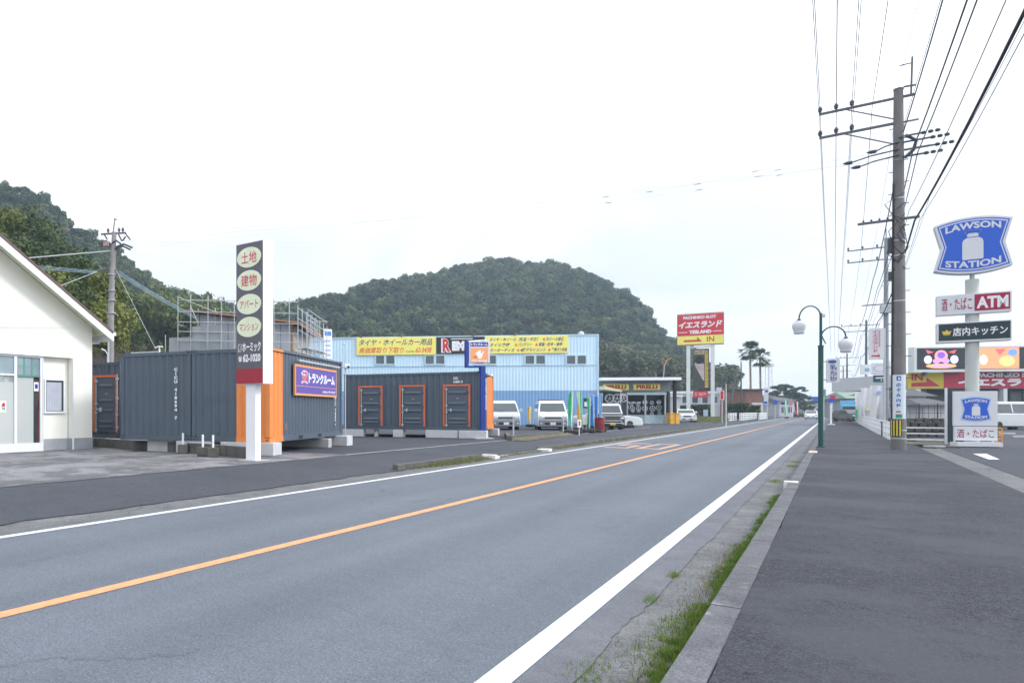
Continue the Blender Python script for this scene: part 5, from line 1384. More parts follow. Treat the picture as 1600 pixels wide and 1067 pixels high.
# ================================================================ foliage prototypes
def crown_mesh(name, mat, nleaf, rx, ry, rz_, leaf, seed, lumps=9, flat=0.35, core=None):
    r = np.random.default_rng(seed)
    cs = r.normal(0, 0.42, (lumps, 3)); cs[:, 2] = cs[:, 2]*0.7 + 0.1
    nr = np.linalg.norm(cs, axis=1, keepdims=True); cs = np.where(nr > 0.72, cs/nr*0.72, cs)
    rs = r.uniform(0.28, 0.50, lumps)
    k = r.integers(0, lumps, nleaf)
    d = r.normal(0, 1, (nleaf, 3)); d /= np.linalg.norm(d, axis=1, keepdims=True)
    P = cs[k] + d * (rs[k] * r.uniform(0.72, 1.05, nleaf))[:, None]
    P = P * np.array([rx, ry, rz_])
    n = d*0.8 + r.normal(0, 0.55, (nleaf, 3)) + np.array([0, 0, flat]); n /= np.linalg.norm(n, axis=1, keepdims=True)
    a = np.cross(n, r.normal(0, 1, (nleaf, 3))); a /= np.linalg.norm(a, axis=1, keepdims=True); b_ = np.cross(n, a)
    s = leaf * r.uniform(0.6, 1.3, nleaf)[:, None]
    V = np.empty((nleaf, 4, 3))
    V[:, 0] = P - a*s*0.5; V[:, 1] = P - b_*s*0.32 + a*s*0.05; V[:, 2] = P + a*s*0.5; V[:, 3] = P + b_*s*0.32 + a*s*0.05
    me = bpy.data.meshes.new(name)
    me.from_pydata(V.reshape(-1, 3).tolist(), [], np.arange(4*nleaf).reshape(-1, 4).tolist())
    me.materials.append(mat)
    return me
def far_leaf(name, c0, c1, c2, pscale, trans=0.15):
    """leaf colour: broad position noise plus variation from crown to crown"""
    m = leaf_mat(name, c0, c1, 0.7, pscale, trans)
    t = m.node_tree; nn = t.nodes.new; lk = t.links.new
    oi = nn('ShaderNodeObjectInfo')
    mi = [n for n in t.nodes if n.type == 'MIX'][0]
    m2 = nn('ShaderNodeMix'); m2.data_type = 'RGBA'; m2.inputs[7].default_value = (*c2, 1)
    r_ = nn('ShaderNodeMapRange'); r_.inputs[1].default_value = 0.35; r_.inputs[2].default_value = 1.0; r_.inputs[4].default_value = 0.85
    lk(oi.outputs['Random'], r_.inputs[0]); lk(r_.outputs[0], m2.inputs[0]); lk(mi.outputs[2], m2.inputs[6])
    for n in t.nodes:
        if n.type == 'BSDF_PRINCIPLED': lk(m2.outputs[2], n.inputs['Base Color'])
        if n.type == 'BSDF_TRANSLUCENT': lk(m2.outputs[2], n.inputs[0])
    return m
def scatter(name, label, cat, pts, scales, protos, seed=0):
    """one object: crowns instanced on points with geometry nodes"""
    me = bpy.data.meshes.new(name)
    me.from_pydata(pts, [], [])
    at = me.attributes.new('size', 'FLOAT', 'POINT'); at.data.foreach_set('value', scales)
    o = link(name, me)
    ng = bpy.data.node_groups.new(name, 'GeometryNodeTree')
    ng.interface.new_socket('Geometry', in_out='INPUT', socket_type='NodeSocketGeometry')
    ng.interface.new_socket('Geometry', in_out='OUTPUT', socket_type='NodeSocketGeometry')
    nn = ng.nodes.new; lk = ng.links.new
    gi = nn('NodeGroupInput'); go = nn('NodeGroupOutput')
    mp_ = nn('GeometryNodeMeshToPoints')
    lk(gi.outputs[0], mp_.inputs['Mesh'])
    ip = nn('GeometryNodeInstanceOnPoints')
    gtoi = nn('GeometryNodeGeometryToInstance')
    for p_ in protos:
        oi = nn('GeometryNodeObjectInfo'); oi.inputs['Object'].default_value = p_; oi.inputs['As Instance'].default_value = True
        lk(oi.outputs['Geometry'], gtoi.inputs[0])
    ip.inputs['Pick Instance'].default_value = True
    lk(mp_.outputs[0], ip.inputs['Points']); lk(gtoi.outputs[0], ip.inputs['Instance'])
    rv = nn('FunctionNodeRandomValue'); rv.data_type = 'INT'; rv.inputs[4].default_value = 0; rv.inputs[5].default_value = len(protos)-1; rv.inputs['Seed'].default_value = seed
    # joined in one instances geometry: pick by index
    lk(rv.outputs[2], ip.inputs['Instance Index'])
    rr = nn('FunctionNodeRandomValue'); rr.data_type = 'FLOAT_VECTOR'; rr.inputs[0].default_value = (-0.12, -0.12, 0); rr.inputs[1].default_value = (0.12, 0.12, 6.28); rr.inputs['Seed'].default_value = seed+3
    lk(rr.outputs[0], ip.inputs['Rotation'])
    na = nn('GeometryNodeInputNamedAttribute'); na.data_type = 'FLOAT'; na.inputs[0].default_value = 'size'
    lk(na.outputs[0], ip.inputs['Scale'])
    lk(ip.outputs[0], go.inputs[0])
    md = o.modifiers.new('scatter', 'NODES'); md.node_group = ng
    return tag(o, label, cat, None, 'stuff')
def proto(name, me):
    return bpy.data.objects.new(name, me)      # held by the node tree only

lf_hill = far_leaf('hill_leaf', (0.013, 0.036, 0.018), (0.046, 0.084, 0.034), (0.135, 0.165, 0.060), 0.035)
lf_near = far_leaf('near_hill_leaf', (0.040, 0.075, 0.022), (0.085, 0.125, 0.035), (0.12, 0.15, 0.045), 0.05)
lf_cedar = far_leaf('conifer_leaf', (0.022, 0.046, 0.034), (0.04, 0.07, 0.045), (0.05, 0.085, 0.05), 0.03)
m_soil = M('hill_soil', (0.040, 0.055, 0.030), 0.9, 0.3, 0.05)
protoH = [proto('crown_shape', crown_mesh('hill_crown', lf_hill, 620, 3.4, 3.4, 2.9, 1.05, 20+i)) for i in range(5)]

def interp(x, pts):
    if x <= pts[0][0]: return pts[0][1]
    for (a, va), (b_, vb) in zip(pts, pts[1:]):
        if x <= b_: 
            f = (x-a)/(b_-a); f = f*f*(3-2*f)*0.3 + f*0.7
            return va + (vb-va)*f
    return pts[-1][1]
def hill(name, x0, x1, dx, ridge, zr, zf, back, nseed, tree_h, density, protos, label, conv=0.62, smin=0.8, smax=1.5, sz=1.0, x_end_fade=None):
    """ridge: photo skyline (px, py); zr(px) ridge distance, zf(px) foot distance; back: depth behind the ridge"""
    cols = []; nx = int((x1-x0)/dx)+1; nu = 26
    V = []
    for i in range(nx):
        px = x0 + i*dx
        Zr, Zf = zr(px), zf(px)
        hr = max(0.5, zof(interp(px, ridge), Zr) - tree_h)
        for j in range(nu+8):
            if j <= nu:
                f = j/nu; Z = Zf + (Zr-Zf)*f
                h = hr * (Z/Zr) * (1-(1-f)**1.7)
                h *= 1 + 0.10*math.sin(f*math.pi)*mnoise.fractal(Vector((px*0.006, f*2.2, nseed)), 1, 2, 4)*(1-f)
            else:
                f = (j-nu)/7; Z = Zr + back*f; h = hr*(1-f**1.5)
            u = (px-CX)/F
            X = u * (Z if True else Zr)
            V.append((X, Z, h-0.3))
    W_ = nu+8
    Fc = [(i*W_+j, (i+1)*W_+j, (i+1)*W_+j+1, i*W_+j+1) for i in range(nx-1) for j in range(W_-1)]
    me = bpy.data.meshes.new(name); me.from_pydata(V, [], Fc); me.materials.append(m_soil)
    o = link(name, me, smooth=True); tag(o, kind='structure')
    rr = random.Random(nseed); P = []; S = []
    VV = np.array(V).reshape(nx, W_, 3)
    for i in range(nx-1):
        for j in range(nu+3):
            a, b_, c, d = VV[i, j], VV[i+1, j], VV[i+1, j+1], VV[i, j+1]
            area = np.linalg.norm(np.cross(b_-a, d-a))
            n = area*density; k = int(n) + (rr.random() < n-int(n))
            for _ in range(k):
                s, t = rr.random(), rr.random()
                p = a*(1-s)*(1-t) + b_*s*(1-t) + c*s*t + d*(1-s)*t
                sc = (smin + (smax-smin)*rr.random()**1.8)*sz
                P.append((p[0], p[1], p[2] + 2.2*sc*rr.uniform(0.5, 1.15))); S.append(sc)
    return P, S
ridgeA = [(-700, 200), (-300, 232), (-60, 272), (0, 281), (62, 293), (78, 303), (103, 338), (130, 352), (165, 372), (205, 402), (240, 430), (262, 443), (290, 451), (318, 457), (340, 465), (370, 475), (420, 500), (480, 560), (540, 620)]
P, S = hill('hill_left', -700, 540, 16, ridgeA, lambda px: 250, lambda px: 150, 90, 3, 4.0, 0.105, None, None, sz=0.56, smin=0.6, smax=1.75)
print('hillA', len(P))
scatter('hillside_forest', 'dark green wooded slope rising behind the white shop on the left', 'forest', P, S, protoH, 1)
ridgeB = [(330, 560), (380, 500), (420, 483), (460, 470), (495, 466), (530, 457), (566, 446), (600, 435), (640, 432), (675, 427), (712, 418), (745, 409), (790, 407), (830, 411), (865, 412), (895, 420), (925, 428), (945, 438), (965, 452), (985, 458), (1000, 470), (1012, 490), (1018, 512), (1035, 526), (1062, 540), (1090, 560), (1110, 572), (1130, 590), (1150, 620), (1175, 633), (1200, 637)]
P, S = hill('hill_middle', 330, 1200, 12, ridgeB, lambda px: 330 + 30*math.sin(px*0.01), lambda px: 190, 120, 7, 3.4, 0.062, None, None, sz=0.74, smin=0.6, smax=1.75)
print('hillB', len(P))
scatter('hillside_forest', 'round bluish green wooded hill behind the blue warehouse', 'forest', P, S, protoH, 2)
# brighter woods on a nearer spur at the left
ridgeC = [(-500, 250), (-60, 300), (0, 318), (30, 325), (55, 345), (80, 372), (95, 392), (120, 402), (150, 428), (166, 455), (176, 520), (190, 600), (220, 636)]
P, S = hill('hill_spur', -500, 220, 14, [(a, b_+25) for a, b_ in ridgeC], lambda px: 105, lambda px: 62, 50, 11, 3.0, 0.02, None, None, sz=0.6)
protoN = [proto('crown_shape', crown_mesh('bush_crown', lf_near, 500, 2.8, 2.8, 2.2, 0.6, 40+i)) for i in range(3)]
scatter('undergrowth', 'mixed green undergrowth covering the near spur behind the white shop', 'undergrowth', P, S, protoN, 5)
# bright bamboo patch on the left slope above the containers
P = []; S = []
rr = random.Random(77)
for k in range(150):
    px = rr.gauss(270, 38); py = rr.gauss(512, 20); Z = rr.uniform(118, 150)
    if py < 470 or px < 190: continue
    x_, y_ = DZ(px, Z); P.append((x_, y_, zof(py, Z))); S.append(rr.uniform(0.7, 1.3))
lf_bam = far_leaf('bamboo_leaf', (0.075, 0.115, 0.035), (0.12, 0.16, 0.05), (0.15, 0.18, 0.06), 0.1)
protoB = [proto('crown_shape', crown_mesh('bamboo_crown', lf_bam, 420, 2.6, 2.6, 3.0, 0.6, 60+i)) for i in range(3)]
scatter('bamboo_grove', 'lighter green bamboo and bushes on the slope above the plain container', 'bamboo', P, S, protoB, 6)
P = []; S = []
for k in range(420):
    px = rr.uniform(860, 1140); ppx = (px-860)/280
    py = 640 - rr.random()**0.8 * (110 - 55*ppx); Z = rr.uniform(165, 205)
    x_, y_ = DZ(px, Z); P.append((x_, y_, zof(py, Z))); S.append(rr.uniform(0.7, 1.25))
lf_mix = far_leaf('foot_leaf', (0.060, 0.088, 0.045), (0.10, 0.12, 0.062), (0.145, 0.145, 0.085), 0.06)
protoM = [proto('crown_shape', crown_mesh('foot_crown', lf_mix, 420, 3.2, 3.2, 2.8, 0.85, 70+i)) for i in range(3)]
scatter('foothill_wood', 'olive and grey green wood at the foot of the round hill', 'wood', P, S, protoM, 8)
# cedar band low on the middle hill
def cone_mesh(name, mat, n, h, rb, leaf, seed):
    r = np.random.default_rng(seed)
    f = r.random(n)**0.8; a = r.uniform(0, 2*np.pi, n); rr_ = rb*(1-f*0.92)*r.uniform(0.55, 1.05, n)
    P_ = np.stack([np.cos(a)*rr_, np.sin(a)*rr_, f*h], 1)
    nrm = np.stack([np.cos(a), np.sin(a), np.full(n, 0.5)], 1) + r.normal(0, .35, (n, 3)); nrm /= np.linalg.norm(nrm, axis=1, keepdims=True)
    t1 = np.cross(nrm, r.normal(0, 1, (n, 3))); t1 /= np.linalg.norm(t1, axis=1, keepdims=True); t2 = np.cross(nrm, t1)
    V = np.empty((n, 4, 3)); s = leaf
    V[:, 0] = P_-t1*s/2; V[:, 1] = P_-t2*s*.3; V[:, 2] = P_+t1*s/2; V[:, 3] = P_+t2*s*.3
    me = bpy.data.meshes.new(name); me.from_pydata(V.reshape(-1, 3).tolist(), [], np.arange(4*n).reshape(-1, 4).tolist()); me.materials.append(mat); return me
protoC = [proto('conifer_shape', cone_mesh('conifer', lf_cedar, 420, 9, 2.1, 0.8, 80+i)) for i in range(3)]
P = []; S = []
for k in range(900):
    px = rr.uniform(440, 760); Z = rr.uniform(200, 232); base = (Z-188)*0.42*(0.75+0.25*math.sin(px*0.02))
    x_, y_ = DZ(px, Z); P.append((x_, y_, base)); S.append(rr.uniform(0.8, 1.25))
scatter('cedar_plantation', 'dark band of pointed cedars low on the hill above the warehouse roof', 'cedars', P, S, protoC, 9)

# ================================================================ single trees
m_bark = M('bark', (0.12, 0.09, 0.07), 0.9, 0.3, 4)
def tree(name, lab, cat, xy, z, hgt, cr_r, cr_h, mat, nleaf, leaf, seed, grp=None, trunk_r=0.25, nb=6):
    t = thing(name, lab, cat, xy, 0, z, grp)
    rr = random.Random(seed)
    b = MB(); top = hgt - cr_h*0.9
    b.tube([(0,0,-0.3), (rr.uniform(-.2,.2), rr.uniform(-.2,.2), top*0.5), (0, 0, top), (rr.uniform(-.4,.4), rr.uniform(-.4,.4), hgt-cr_h*0.5)], [trunk_r, trunk_r*0.75, trunk_r*0.55, trunk_r*0.25], 8)
    tr_ = b.build('trunk', m_bark, t)
    for k in range(nb):
        a = rr.uniform(0, 6.28); e = rr.uniform(0.5, 0.85)
        z0_ = top*rr.uniform(0.8, 1.1)
        MB().tube([(0,0,z0_), (math.cos(a)*cr_r*0.4*e, math.sin(a)*cr_r*0.4*e, z0_+cr_h*0.25), (math.cos(a)*cr_r*0.8*e, math.sin(a)*cr_r*0.8*e, z0_+cr_h*0.4*rr.uniform(.8,1.4))], [trunk_r*0.4, trunk_r*0.25, 0.03], 5).build('limb', m_bark, tr_)
    me = crown_mesh('crown', mat, nleaf, cr_r, cr_r, cr_h*0.62, leaf, seed, lumps=11)
    c = link('crown', me, t); c.location = (0, 0, hgt-cr_h*0.55)
    return t
spots = [(-5, 352, 62, 'yellow green tree at the left edge above the white shop roof', 0), (32, 352, 66, 'broad dark green tree cresting the spur above the shop roof', 1), (70, 385, 62, 'dark rounded tree on the shoulder of the near spur', 1),
         (100, 420, 60, 'tall green tree in the middle of the near wood', 1), (132, 446, 58, 'olive tree left of the utility pole crossarm', 0), (155, 470, 57, 'pale green tree touching the left of the concrete pole', 0),
         (58, 432, 54, 'small yellow green tree just over the brown roof edge', 2), (88, 455, 52, 'shadowy tree between the cables and the shop roof', 1), (118, 490, 50, 'bright olive tree right above the shop roof slope', 2), (150, 520, 50, 'low bushy tree over the shop eave', 2), (18, 395, 52, 'dark leafy tree half covered by the shop roof at the left edge', 1)]
lfs = [leaf_mat('leaf_olive', (0.075, 0.105, 0.025), (0.15, 0.18, 0.04), pscale=0.5), leaf_mat('leaf_deep', (0.035, 0.062, 0.022), (0.075, 0.11, 0.035), pscale=0.5), leaf_mat('leaf_yellow', (0.12, 0.15, 0.03), (0.21, 0.22, 0.06), pscale=0.5)]
for i, (px, py, Z, lab, k) in enumerate(spots):
    zt = zof(py-30, Z); x_, y_ = DZ(px, Z)
    gz = max(0, zt - 9.5)
    tree('broadleaf_tree', lab, 'tree', (x_, y_), gz, zt-gz, 3.3 + (i % 3)*0.4, 5.2, lfs[k], 3000, 0.36, 100+i)
# grey bare thicket behind the left container
m_twig = M('twig', (0.13, 0.105, 0.105), 0.9, 0.25, 2)
def bare_tree(lab, xy, hgt, spread, seed, n=3):
    t = thing('bare_shrub', lab, 'bare shrub', xy, 0, 0.1)
    rr = random.Random(seed); b = MB(); tw = MB()
    def grow(p, d, l_, r_, depth, bb):
        q = p + d*l_
        bb.tube([p, q], [r_, r_*0.7], 4 if depth > 1 else 5, caps=False)
        if depth >= 4: return
        for k in range(3 if depth < 3 else 4):
            nd = (d + Vector((rr.gauss(0, .5), rr.gauss(0, .5), rr.gauss(0.1, .35)))).normalized()
            grow(p + d*l_*rr.uniform(0.6, 1.0), nd, l_*rr.uniform(0.6, 0.85), r_*0.6, depth+1, tw if depth >= 1 else bb)
    for k in range(n):
        grow(Vector((rr.gauss(0, spread*.3), rr.gauss(0, .4), 0)), Vector((rr.gauss(0, .3), rr.gauss(0, .2), 1)).normalized(), hgt*0.3, 0.06, 0, b)
    b.build('trunk', m_bark, t); tw.build('twigs', m_twig, t)
    return t
bare = [(150, 40, 6.5, 'bare grey shrub just right of the shop eave'), (172, 44, 7.5, 'bare grey brown shrub behind the concrete pole'), (196, 42, 6.6, 'bare twiggy shrub over the gap between the containers'), (222, 46, 7.4, 'greyish bare tree above the plain container left end'), (246, 44, 5.6, 'low bare shrub behind the plain container middle')]
for i, (px, Z, h_, lab) in enumerate(bare): bare_tree(lab, DZ(px, Z), h_, 3.2, 200+i, 5)

# palms
def palm(lab, xy, hgt, cr, seed):
    t = thing('palm_tree', lab, 'palm tree', xy, 0, 0.1)
    MB().tube([(0,0,0), (0.1,0,hgt*0.5), (0,0,hgt)], [0.22, 0.15, 0.15], 8).build('trunk', M('palm_bark', (0.24, 0.21, 0.18), 0.9, 0.2, 3), t)
    rr = random.Random(seed)
    for k in range(46):
        a = rr.uniform(0, 6.28); e = rr.uniform(-0.9, 1.35)
        d = Vector((math.cos(a)*math.cos(e), math.sin(a)*math.cos(e), math.sin(e)))
        o_ = Vector((0,0,hgt)); b = MB()
        p0_ = o_ + d*cr*0.15; hub = o_ + d*cr*0.55 + Vector((0,0,-0.1))
        b.bar(p0_, hub, 0.05)
        side_ = d.cross(Vector((0,0,1))); side_ = side_.normalized() if side_.length > 0.05 else Vector((1,0,0)); up_ = side_.cross(d).normalized()
        for q in range(11):
            f = (q-5)/5*1.25
            dd_ = (d*math.cos(f) + side_*math.sin(f)).normalized()
            tip = hub + dd_*cr*0.48*(1-0.15*abs(f)) + Vector((0,0,-0.16*cr*rr.uniform(.5,1.2)))
            w2 = dd_.cross(up_).normalized()*0.09
            b.add([tuple(hub), tuple(hub+(tip-hub)*0.5+w2), tuple(tip), tuple(hub+(tip-hub)*0.5-w2)], [(0,1,2,3)])
        b.build('frond', M('palm_leaf', (0.045, 0.085, 0.035), 0.6, 0.3, 3), t)
    return t
palm('taller left palm tree with a bushy fan crown', DZ(1172, 118), zof(547, 118)-0.1, 2.1, 1)
palm('shorter right palm tree leaning against the first crown', DZ(1187.5, 121), zof(558, 121)-0.1, 2.0, 2)
# far pines at the road end
lf_pine = leaf_mat('pine_leaf', (0.025, 0.055, 0.030), (0.05, 0.085, 0.045), pscale=0.3)
pines = [(1214, 603, 'leftmost round far pine'), (1228, 601, 'tall far pine with a leaning top'), (1243, 606, 'broad far pine in the middle of the row'), (1256, 612, 'flat topped far pine'), (1264, 618, 'lower far pine near the blue direction sign'), (1205, 618, 'small far tree left of the pines')]
for i, (px, py, lab) in enumerate(pines):
    Z = 165 + 6*i; zt = zof(py, Z); x_, y_ = DZ(px, Z)
    t = thing('pine_tree', lab, 'pine tree', (x_, y_), 0, 0.0)
    MB().tube([(0,0,0), (0.3,0,zt*0.5), (-0.2,0,zt*0.85)], [0.25,.18,.1], 6).build('trunk', m_bark, t)
    rr = random.Random(300+i)
    for k in range(4):
        me = crown_mesh('crown', lf_pine, 420, 2.1, 2.1, 0.9, 0.45, 310+i*7+k, lumps=6)
        c = link('crown', me, t); c.location = (rr.uniform(-1.4, 1.4), rr.uniform(-1, 1), zt - 0.6 - k*1.25)
P = []; S = []
for k in range(260):
    s = rr.uniform(260, 420); l = rr.uniform(-90, 90)
    if abs(l+3) < 9: continue
    P.append((*R(s, l), rr.uniform(1, 4.5))); S.append(rr.uniform(0.6, 1.3))
scatter('far_trees', 'hazy far trees beyond the end of the road', 'trees', P, S, protoH, 12)
# ================================================================ utility poles
m_pole = M('pole_concrete', (0.17, 0.165, 0.165), 0.8, 0.18, 1.5, 0.2, 30, fine=0.1)
m_pole_d = M('pole_dark', (0.075, 0.075, 0.08), 0.8, 0.2, 1.5)
m_steel = M('arm_steel', (0.11, 0.12, 0.13), 0.6, 0.1)
m_ins = M('insulator', (0.06, 0.07, 0.08), 0.4, 0.1)
m_wire = M('wire_black', (0.03, 0.032, 0.036), 0.6, 0.0)
def crossarm(t, z, x0, x1, ins, brace=None, y=0.0):
    a = MB().bar((x0, y, z), (x1, y, z), 0.075, 0.075).build('crossarm', m_steel, t)
    for xi in ins:
        MB().lathe([(0.03, 0), (0.03, 0.05), (0.07, 0.06), (0.05, 0.11), (0.075, 0.13), (0.05, 0.18), (0.03, 0.22)], 10, (xi, y, z+0.038)).build('insulator', m_ins, a)
    if brace: MB().bar((brace, y-0.03, z-0.04), (0.0, y-0.03, z-0.75), 0.045, 0.03).build('brace', m_steel, a)
    return a
po = R(31.7, 1.62)
pz = 0.118
def PX(px): return loc(po, RP, px)
def PZ(px, py): return loc(po, RP, px, py)[1] - pz
up = thing('utility_pole', 'nearest tall grey concrete utility pole on the right pavement with clinic advert', 'utility pole', po, RP, pz)
ztp = PZ(1402, 142)
MB().tube([(0,0,-0.2), (0,0,ztp*0.5), (0.0,0,ztp)], [0.20, 0.165, 0.12], 20).build('shaft', m_pole, up)
MB().tube([(0,0,ztp), (0,0,ztp+0.06)], 0.13, 16).build('cap', m_steel, up)
z1 = PZ(1282, 179); z2 = PZ(1282, 216)
crossarm(up, z1, PX(1280), 0.38, [PX(1281.5), PX(1306.5), PX(1331)], brace=PX(1322))
crossarm(up, z2, PX(1280), 0.12, [PX(1281.5), PX(1306.5), PX(1331)], brace=PX(1320))
MB().tube([(0.30, 0, z1), (0.33, 0, z1+1.25)], 0.03, 6).build('lightning_rod', m_steel, up)
MB().bar((0.02, 0, z1+1.05), (0.35, 0, z1+1.05), 0.03).build('rod_arm', m_steel, up)
MB().bar((0.12, 0, z1+0.32), (0.42, 0, z1+0.30), 0.05).build('rod_arm', m_steel, up)
MB().bar((0.12, 0, PZ(1402, 193)), (0.48, 0, PZ(1402, 193)), 0.045).build('stub_arm', m_steel, up)
# strain arms with long insulators across the road direction
for i, (py, l_, r_) in enumerate(((217, -0.1, 0.95), (225, -0.55, 1.35), (236, -1.15, 1.55), (245, -0.95, 1.1))):
    z_ = PZ(1402, py)
    MB().bar((0.0, -0.15+0.1*i, z_), (r_*0.55, -0.15+0.1*i, z_), 0.05).build('strain_arm', m_steel, up)
    for k in range(3):
        MB().lathe([(0.02, 0), (0.055, 0.02), (0.055, 0.10), (0.02, 0.13)], 8, (r_*0.55+0.16*k, -0.15+0.1*i, z_), axis='x').build('strain_insulator', m_ins, up)
    if l_ < -0.3:
        MB().tube([(0.0, -0.15, z_), (l_*0.6, -0.15, z_-0.06), (l_, -0.15, z_-0.16)], 0.022, 6).build('jumper', m_wire, up)
        MB().lathe([(0.02, 0), (0.06, -0.02), (0.06, -0.16), (0.015, -0.26)], 8, (l_+0.02, -0.15, z_-0.16), axis='x').build('strain_insulator', m_ins, up)
MB().tube([(0.16, -0.1, PZ(1402,215)), (0.42, -0.1, PZ(1402,226)), (0.35, -0.1, PZ(1402,240)), (0.14, -0.1, PZ(1402,250))], 0.05, 8).build('fuse_switch', m_ins, up)
zt_ = PZ(1345, 349)
crossarm(up, PZ(1402, 343), PX(1340), PX(1437), [])
for k in range(5): MB().box(PX(1340)+0.12+k*0.2, PX(1340)+0.17+k*0.2, -0.05, 0.05, PZ(1402,343)+0.045, PZ(1402,343)+0.10).build('clamp', m_ins, up)
for k in range(26):      # step bolts and bands up the shaft
    z_ = 2.0 + k*0.36; sgn = 1 if k % 2 else -1
    if z_ > ztp-1: break
    MB().bar((0, 0, z_), (sgn*(0.32-0.004*k), -0.03, z_), 0.022).build('step_bolt', m_steel, up)
for z_ in (0.35, 0.62, 1.9, 4.9, 6.4, 6.9, 8.3): 
    r0 = 0.20 - 0.08*z_/ztp + 0.008
    MB().tube([(0,0,z_), (0,0,z_+0.03)], r0, 18).build('band', m_galv, up)
MB().tube([(-0.16, -0.12, 1.0), (-0.15, -0.12, 6.0), (-0.13, -0.1, 8.8)], 0.025, 6).build('riser_cable', m_wire, up)
MB().box(-0.27, -0.13, -0.1, 0.08, PZ(1402, 395), PZ(1402, 372)).build('junction_box', m_ins, up)
MB().box(-0.25, -0.14, -0.1, 0.05, PZ(1402, 437), PZ(1402, 424)).build('junction_box', m_ins, up)
rr = random.Random(4)
for k in range(9):      # sagging service cables bunched at the shaft
    a = rr.uniform(6.2, 8.6); MB().tube([(0.15*rr.choice((-1,1)), -0.1, a), (rr.uniform(-.35,.35), -0.25, a-rr.uniform(.2,.7)), (0.16*rr.choice((-1,1)), -0.1, a-rr.uniform(.5,1.4))], 0.012, 5).build('cable_loop', m_wire, up)
# advert plate (curved, wraps the shaft) and striped guard band
def wrap(nm, m, par, r, a0, a1, z0, z1, n=10):
    vs = []; 
    for k in range(n+1):
        a = rad(a0 + (a1-a0)*k/n); vs += [(r*math.sin(a), -r*math.cos(a), z0), (r*math.sin(a), -r*math.cos(a), z1)]
    return MB().add(vs, [(2*k, 2*k+2, 2*k+3, 2*k+1) for k in range(n)]).build(nm, m, par)
za, zb = PZ(1398, 654), PZ(1398, 586)
m_adv = M('advert_white', (0.62, 0.70, 0.76), 0.5, 0.03)
face_a = math.degrees(math.atan2(po[0], po[1])) - math.degrees(A)   # angle of the camera side of the pole
fa = -face_a*0 
wrap('advert_plate', m_adv, up, 0.205, -50, 55, za, zb)
def wrap_text(s_, m, par, a_mid, half, z0, z1, r, bold=0.03):
    co, fs = text_mesh(s_, bold, 0, 1.0, False)
    vs = []
    for u_, v_ in co:
        a = rad(a_mid + (float(u_)*2-1)*half); vs.append((r*math.sin(a), -r*math.cos(a), z0+float(v_)*(z1-z0)))
    MB().add(vs, fs).build('lettering', m, par)
hh_ = zb - za
m_adb = M('advert_blue', (0.04, 0.10, 0.38), 0.5, 0.0)
for k, c_ in enumerate('すみれ内科'[:5]):
    pass
for k, c_ in enumerate(('の', 'ぞ', 'み', '内', '科')):
    zc_ = za + hh_*(0.765 - 0.115*k); wrap_text(c_, m_adb, up, -2, 15, zc_-hh_*0.042, zc_+hh_*0.042, 0.208)
wrap('advert_logo', m_adb, up, 0.2075, -16, 14, zb-hh_*0.13, zb-hh_*0.03)
wrap('advert_logo_mark', m_adv, up, 0.2085, -6, 8, zb-hh_*0.11, zb-hh_*0.06)
wrap('advert_red_arrow', m_red, up, 0.2075, -20, 12, za+hh_*0.145, za+hh_*0.175)
wrap('advert_green_box', M('advert_green', (0.02, 0.30, 0.18), 0.5, 0), up, 0.2075, -22, 22, za+hh_*0.02, za+hh_*0.105)
wrap('guard_band', M('guard_black', (0.03, 0.03, 0.03), 0.6, 0), up, 0.207, -110, 20, PZ(1398, 681), PZ(1398, 656))
for a_ in (-62, -40, -18, 3): wrap('guard_stripe', M('guard_yellow', (0.62, 0.50, 0.04), 0.5, 0.05), up, 0.2095, a_, a_+11, PZ(1398, 680.5), PZ(1398, 656.5), 3)

def far_pole(lab, px, py_top, Z, r0, arms, wide=1.5, extra=True, lean=0.0, matp=None, grp=None, gz=0.11):
    xy = DZ(px, Z); t = thing('utility_pole', lab, 'utility pole', xy, RP, gz, grp)
    zt = zof(py_top, Z) - gz
    MB().tube([(0,0,-0.2), (lean*0.5,0,zt*0.5), (lean,0,zt)], [r0, r0*0.85, r0*0.6], 12).build('shaft', matp or m_pole_d, t)
    for py, x0, x1, n_ in arms:
        z_ = zof(py, Z) - gz
        crossarm(t, z_, x0, x1, [x0 + 0.05 + (abs(x0)*0.75)*k/max(1, n_-1) for k in range(n_)] if n_ else [])
    if extra:
        rr_ = random.Random(int(px))
        for k in range(7): MB().bar((0,0,zt*(0.35+0.08*k)), ((-1)**k*0.28, 0, zt*(0.35+0.08*k)), 0.03).build('step_bolt', m_steel, t)
    return t
p2 = far_pole('second utility pole, pale and right behind the nearest one on the pavement', 1384.5, 372, 50, 0.17, [(386, -2.1, 0.1, 3), (405, -2.1, 0.1, 3), (475, -1.3, 0.4, 0)], matp=M('pole_blue_grey', (0.26, 0.28, 0.31), 0.8, 0.1, 1))
box_part('transformer', m_galv, p2, -0.35, 0.35, -0.4, 0.0, zof(490, 50)-0.1, zof(477, 50)-0.1, bevel=0.05)
MB().tube([(0,0,zof(372, 50)-0.15),(0,0,zof(360, 50))], 0.03, 6).build('lightning_rod', m_steel, p2)
far_pole('third utility pole with a slanting cable left of the white and red arrow sign', 1353.5, 500, 84, 0.15, [(508, -2.3, 1.2, 3), (517, -2.0, 0.4, 0)], matp=M('pole_green_grey', (0.10, 0.14, 0.14), 0.8, 0.1, 1))
far_pole('fourth utility pole above the white banners far down the pavement', 1323.5, 552, 125, 0.16, [(559, -1.5, 1.6, 3), (571, -1.2, 1.2, 0)])
far_pole('fifth thin utility pole just left of the fourth one', 1317.5, 572, 160, 0.15, [(580, -1.4, 1.4, 2)])
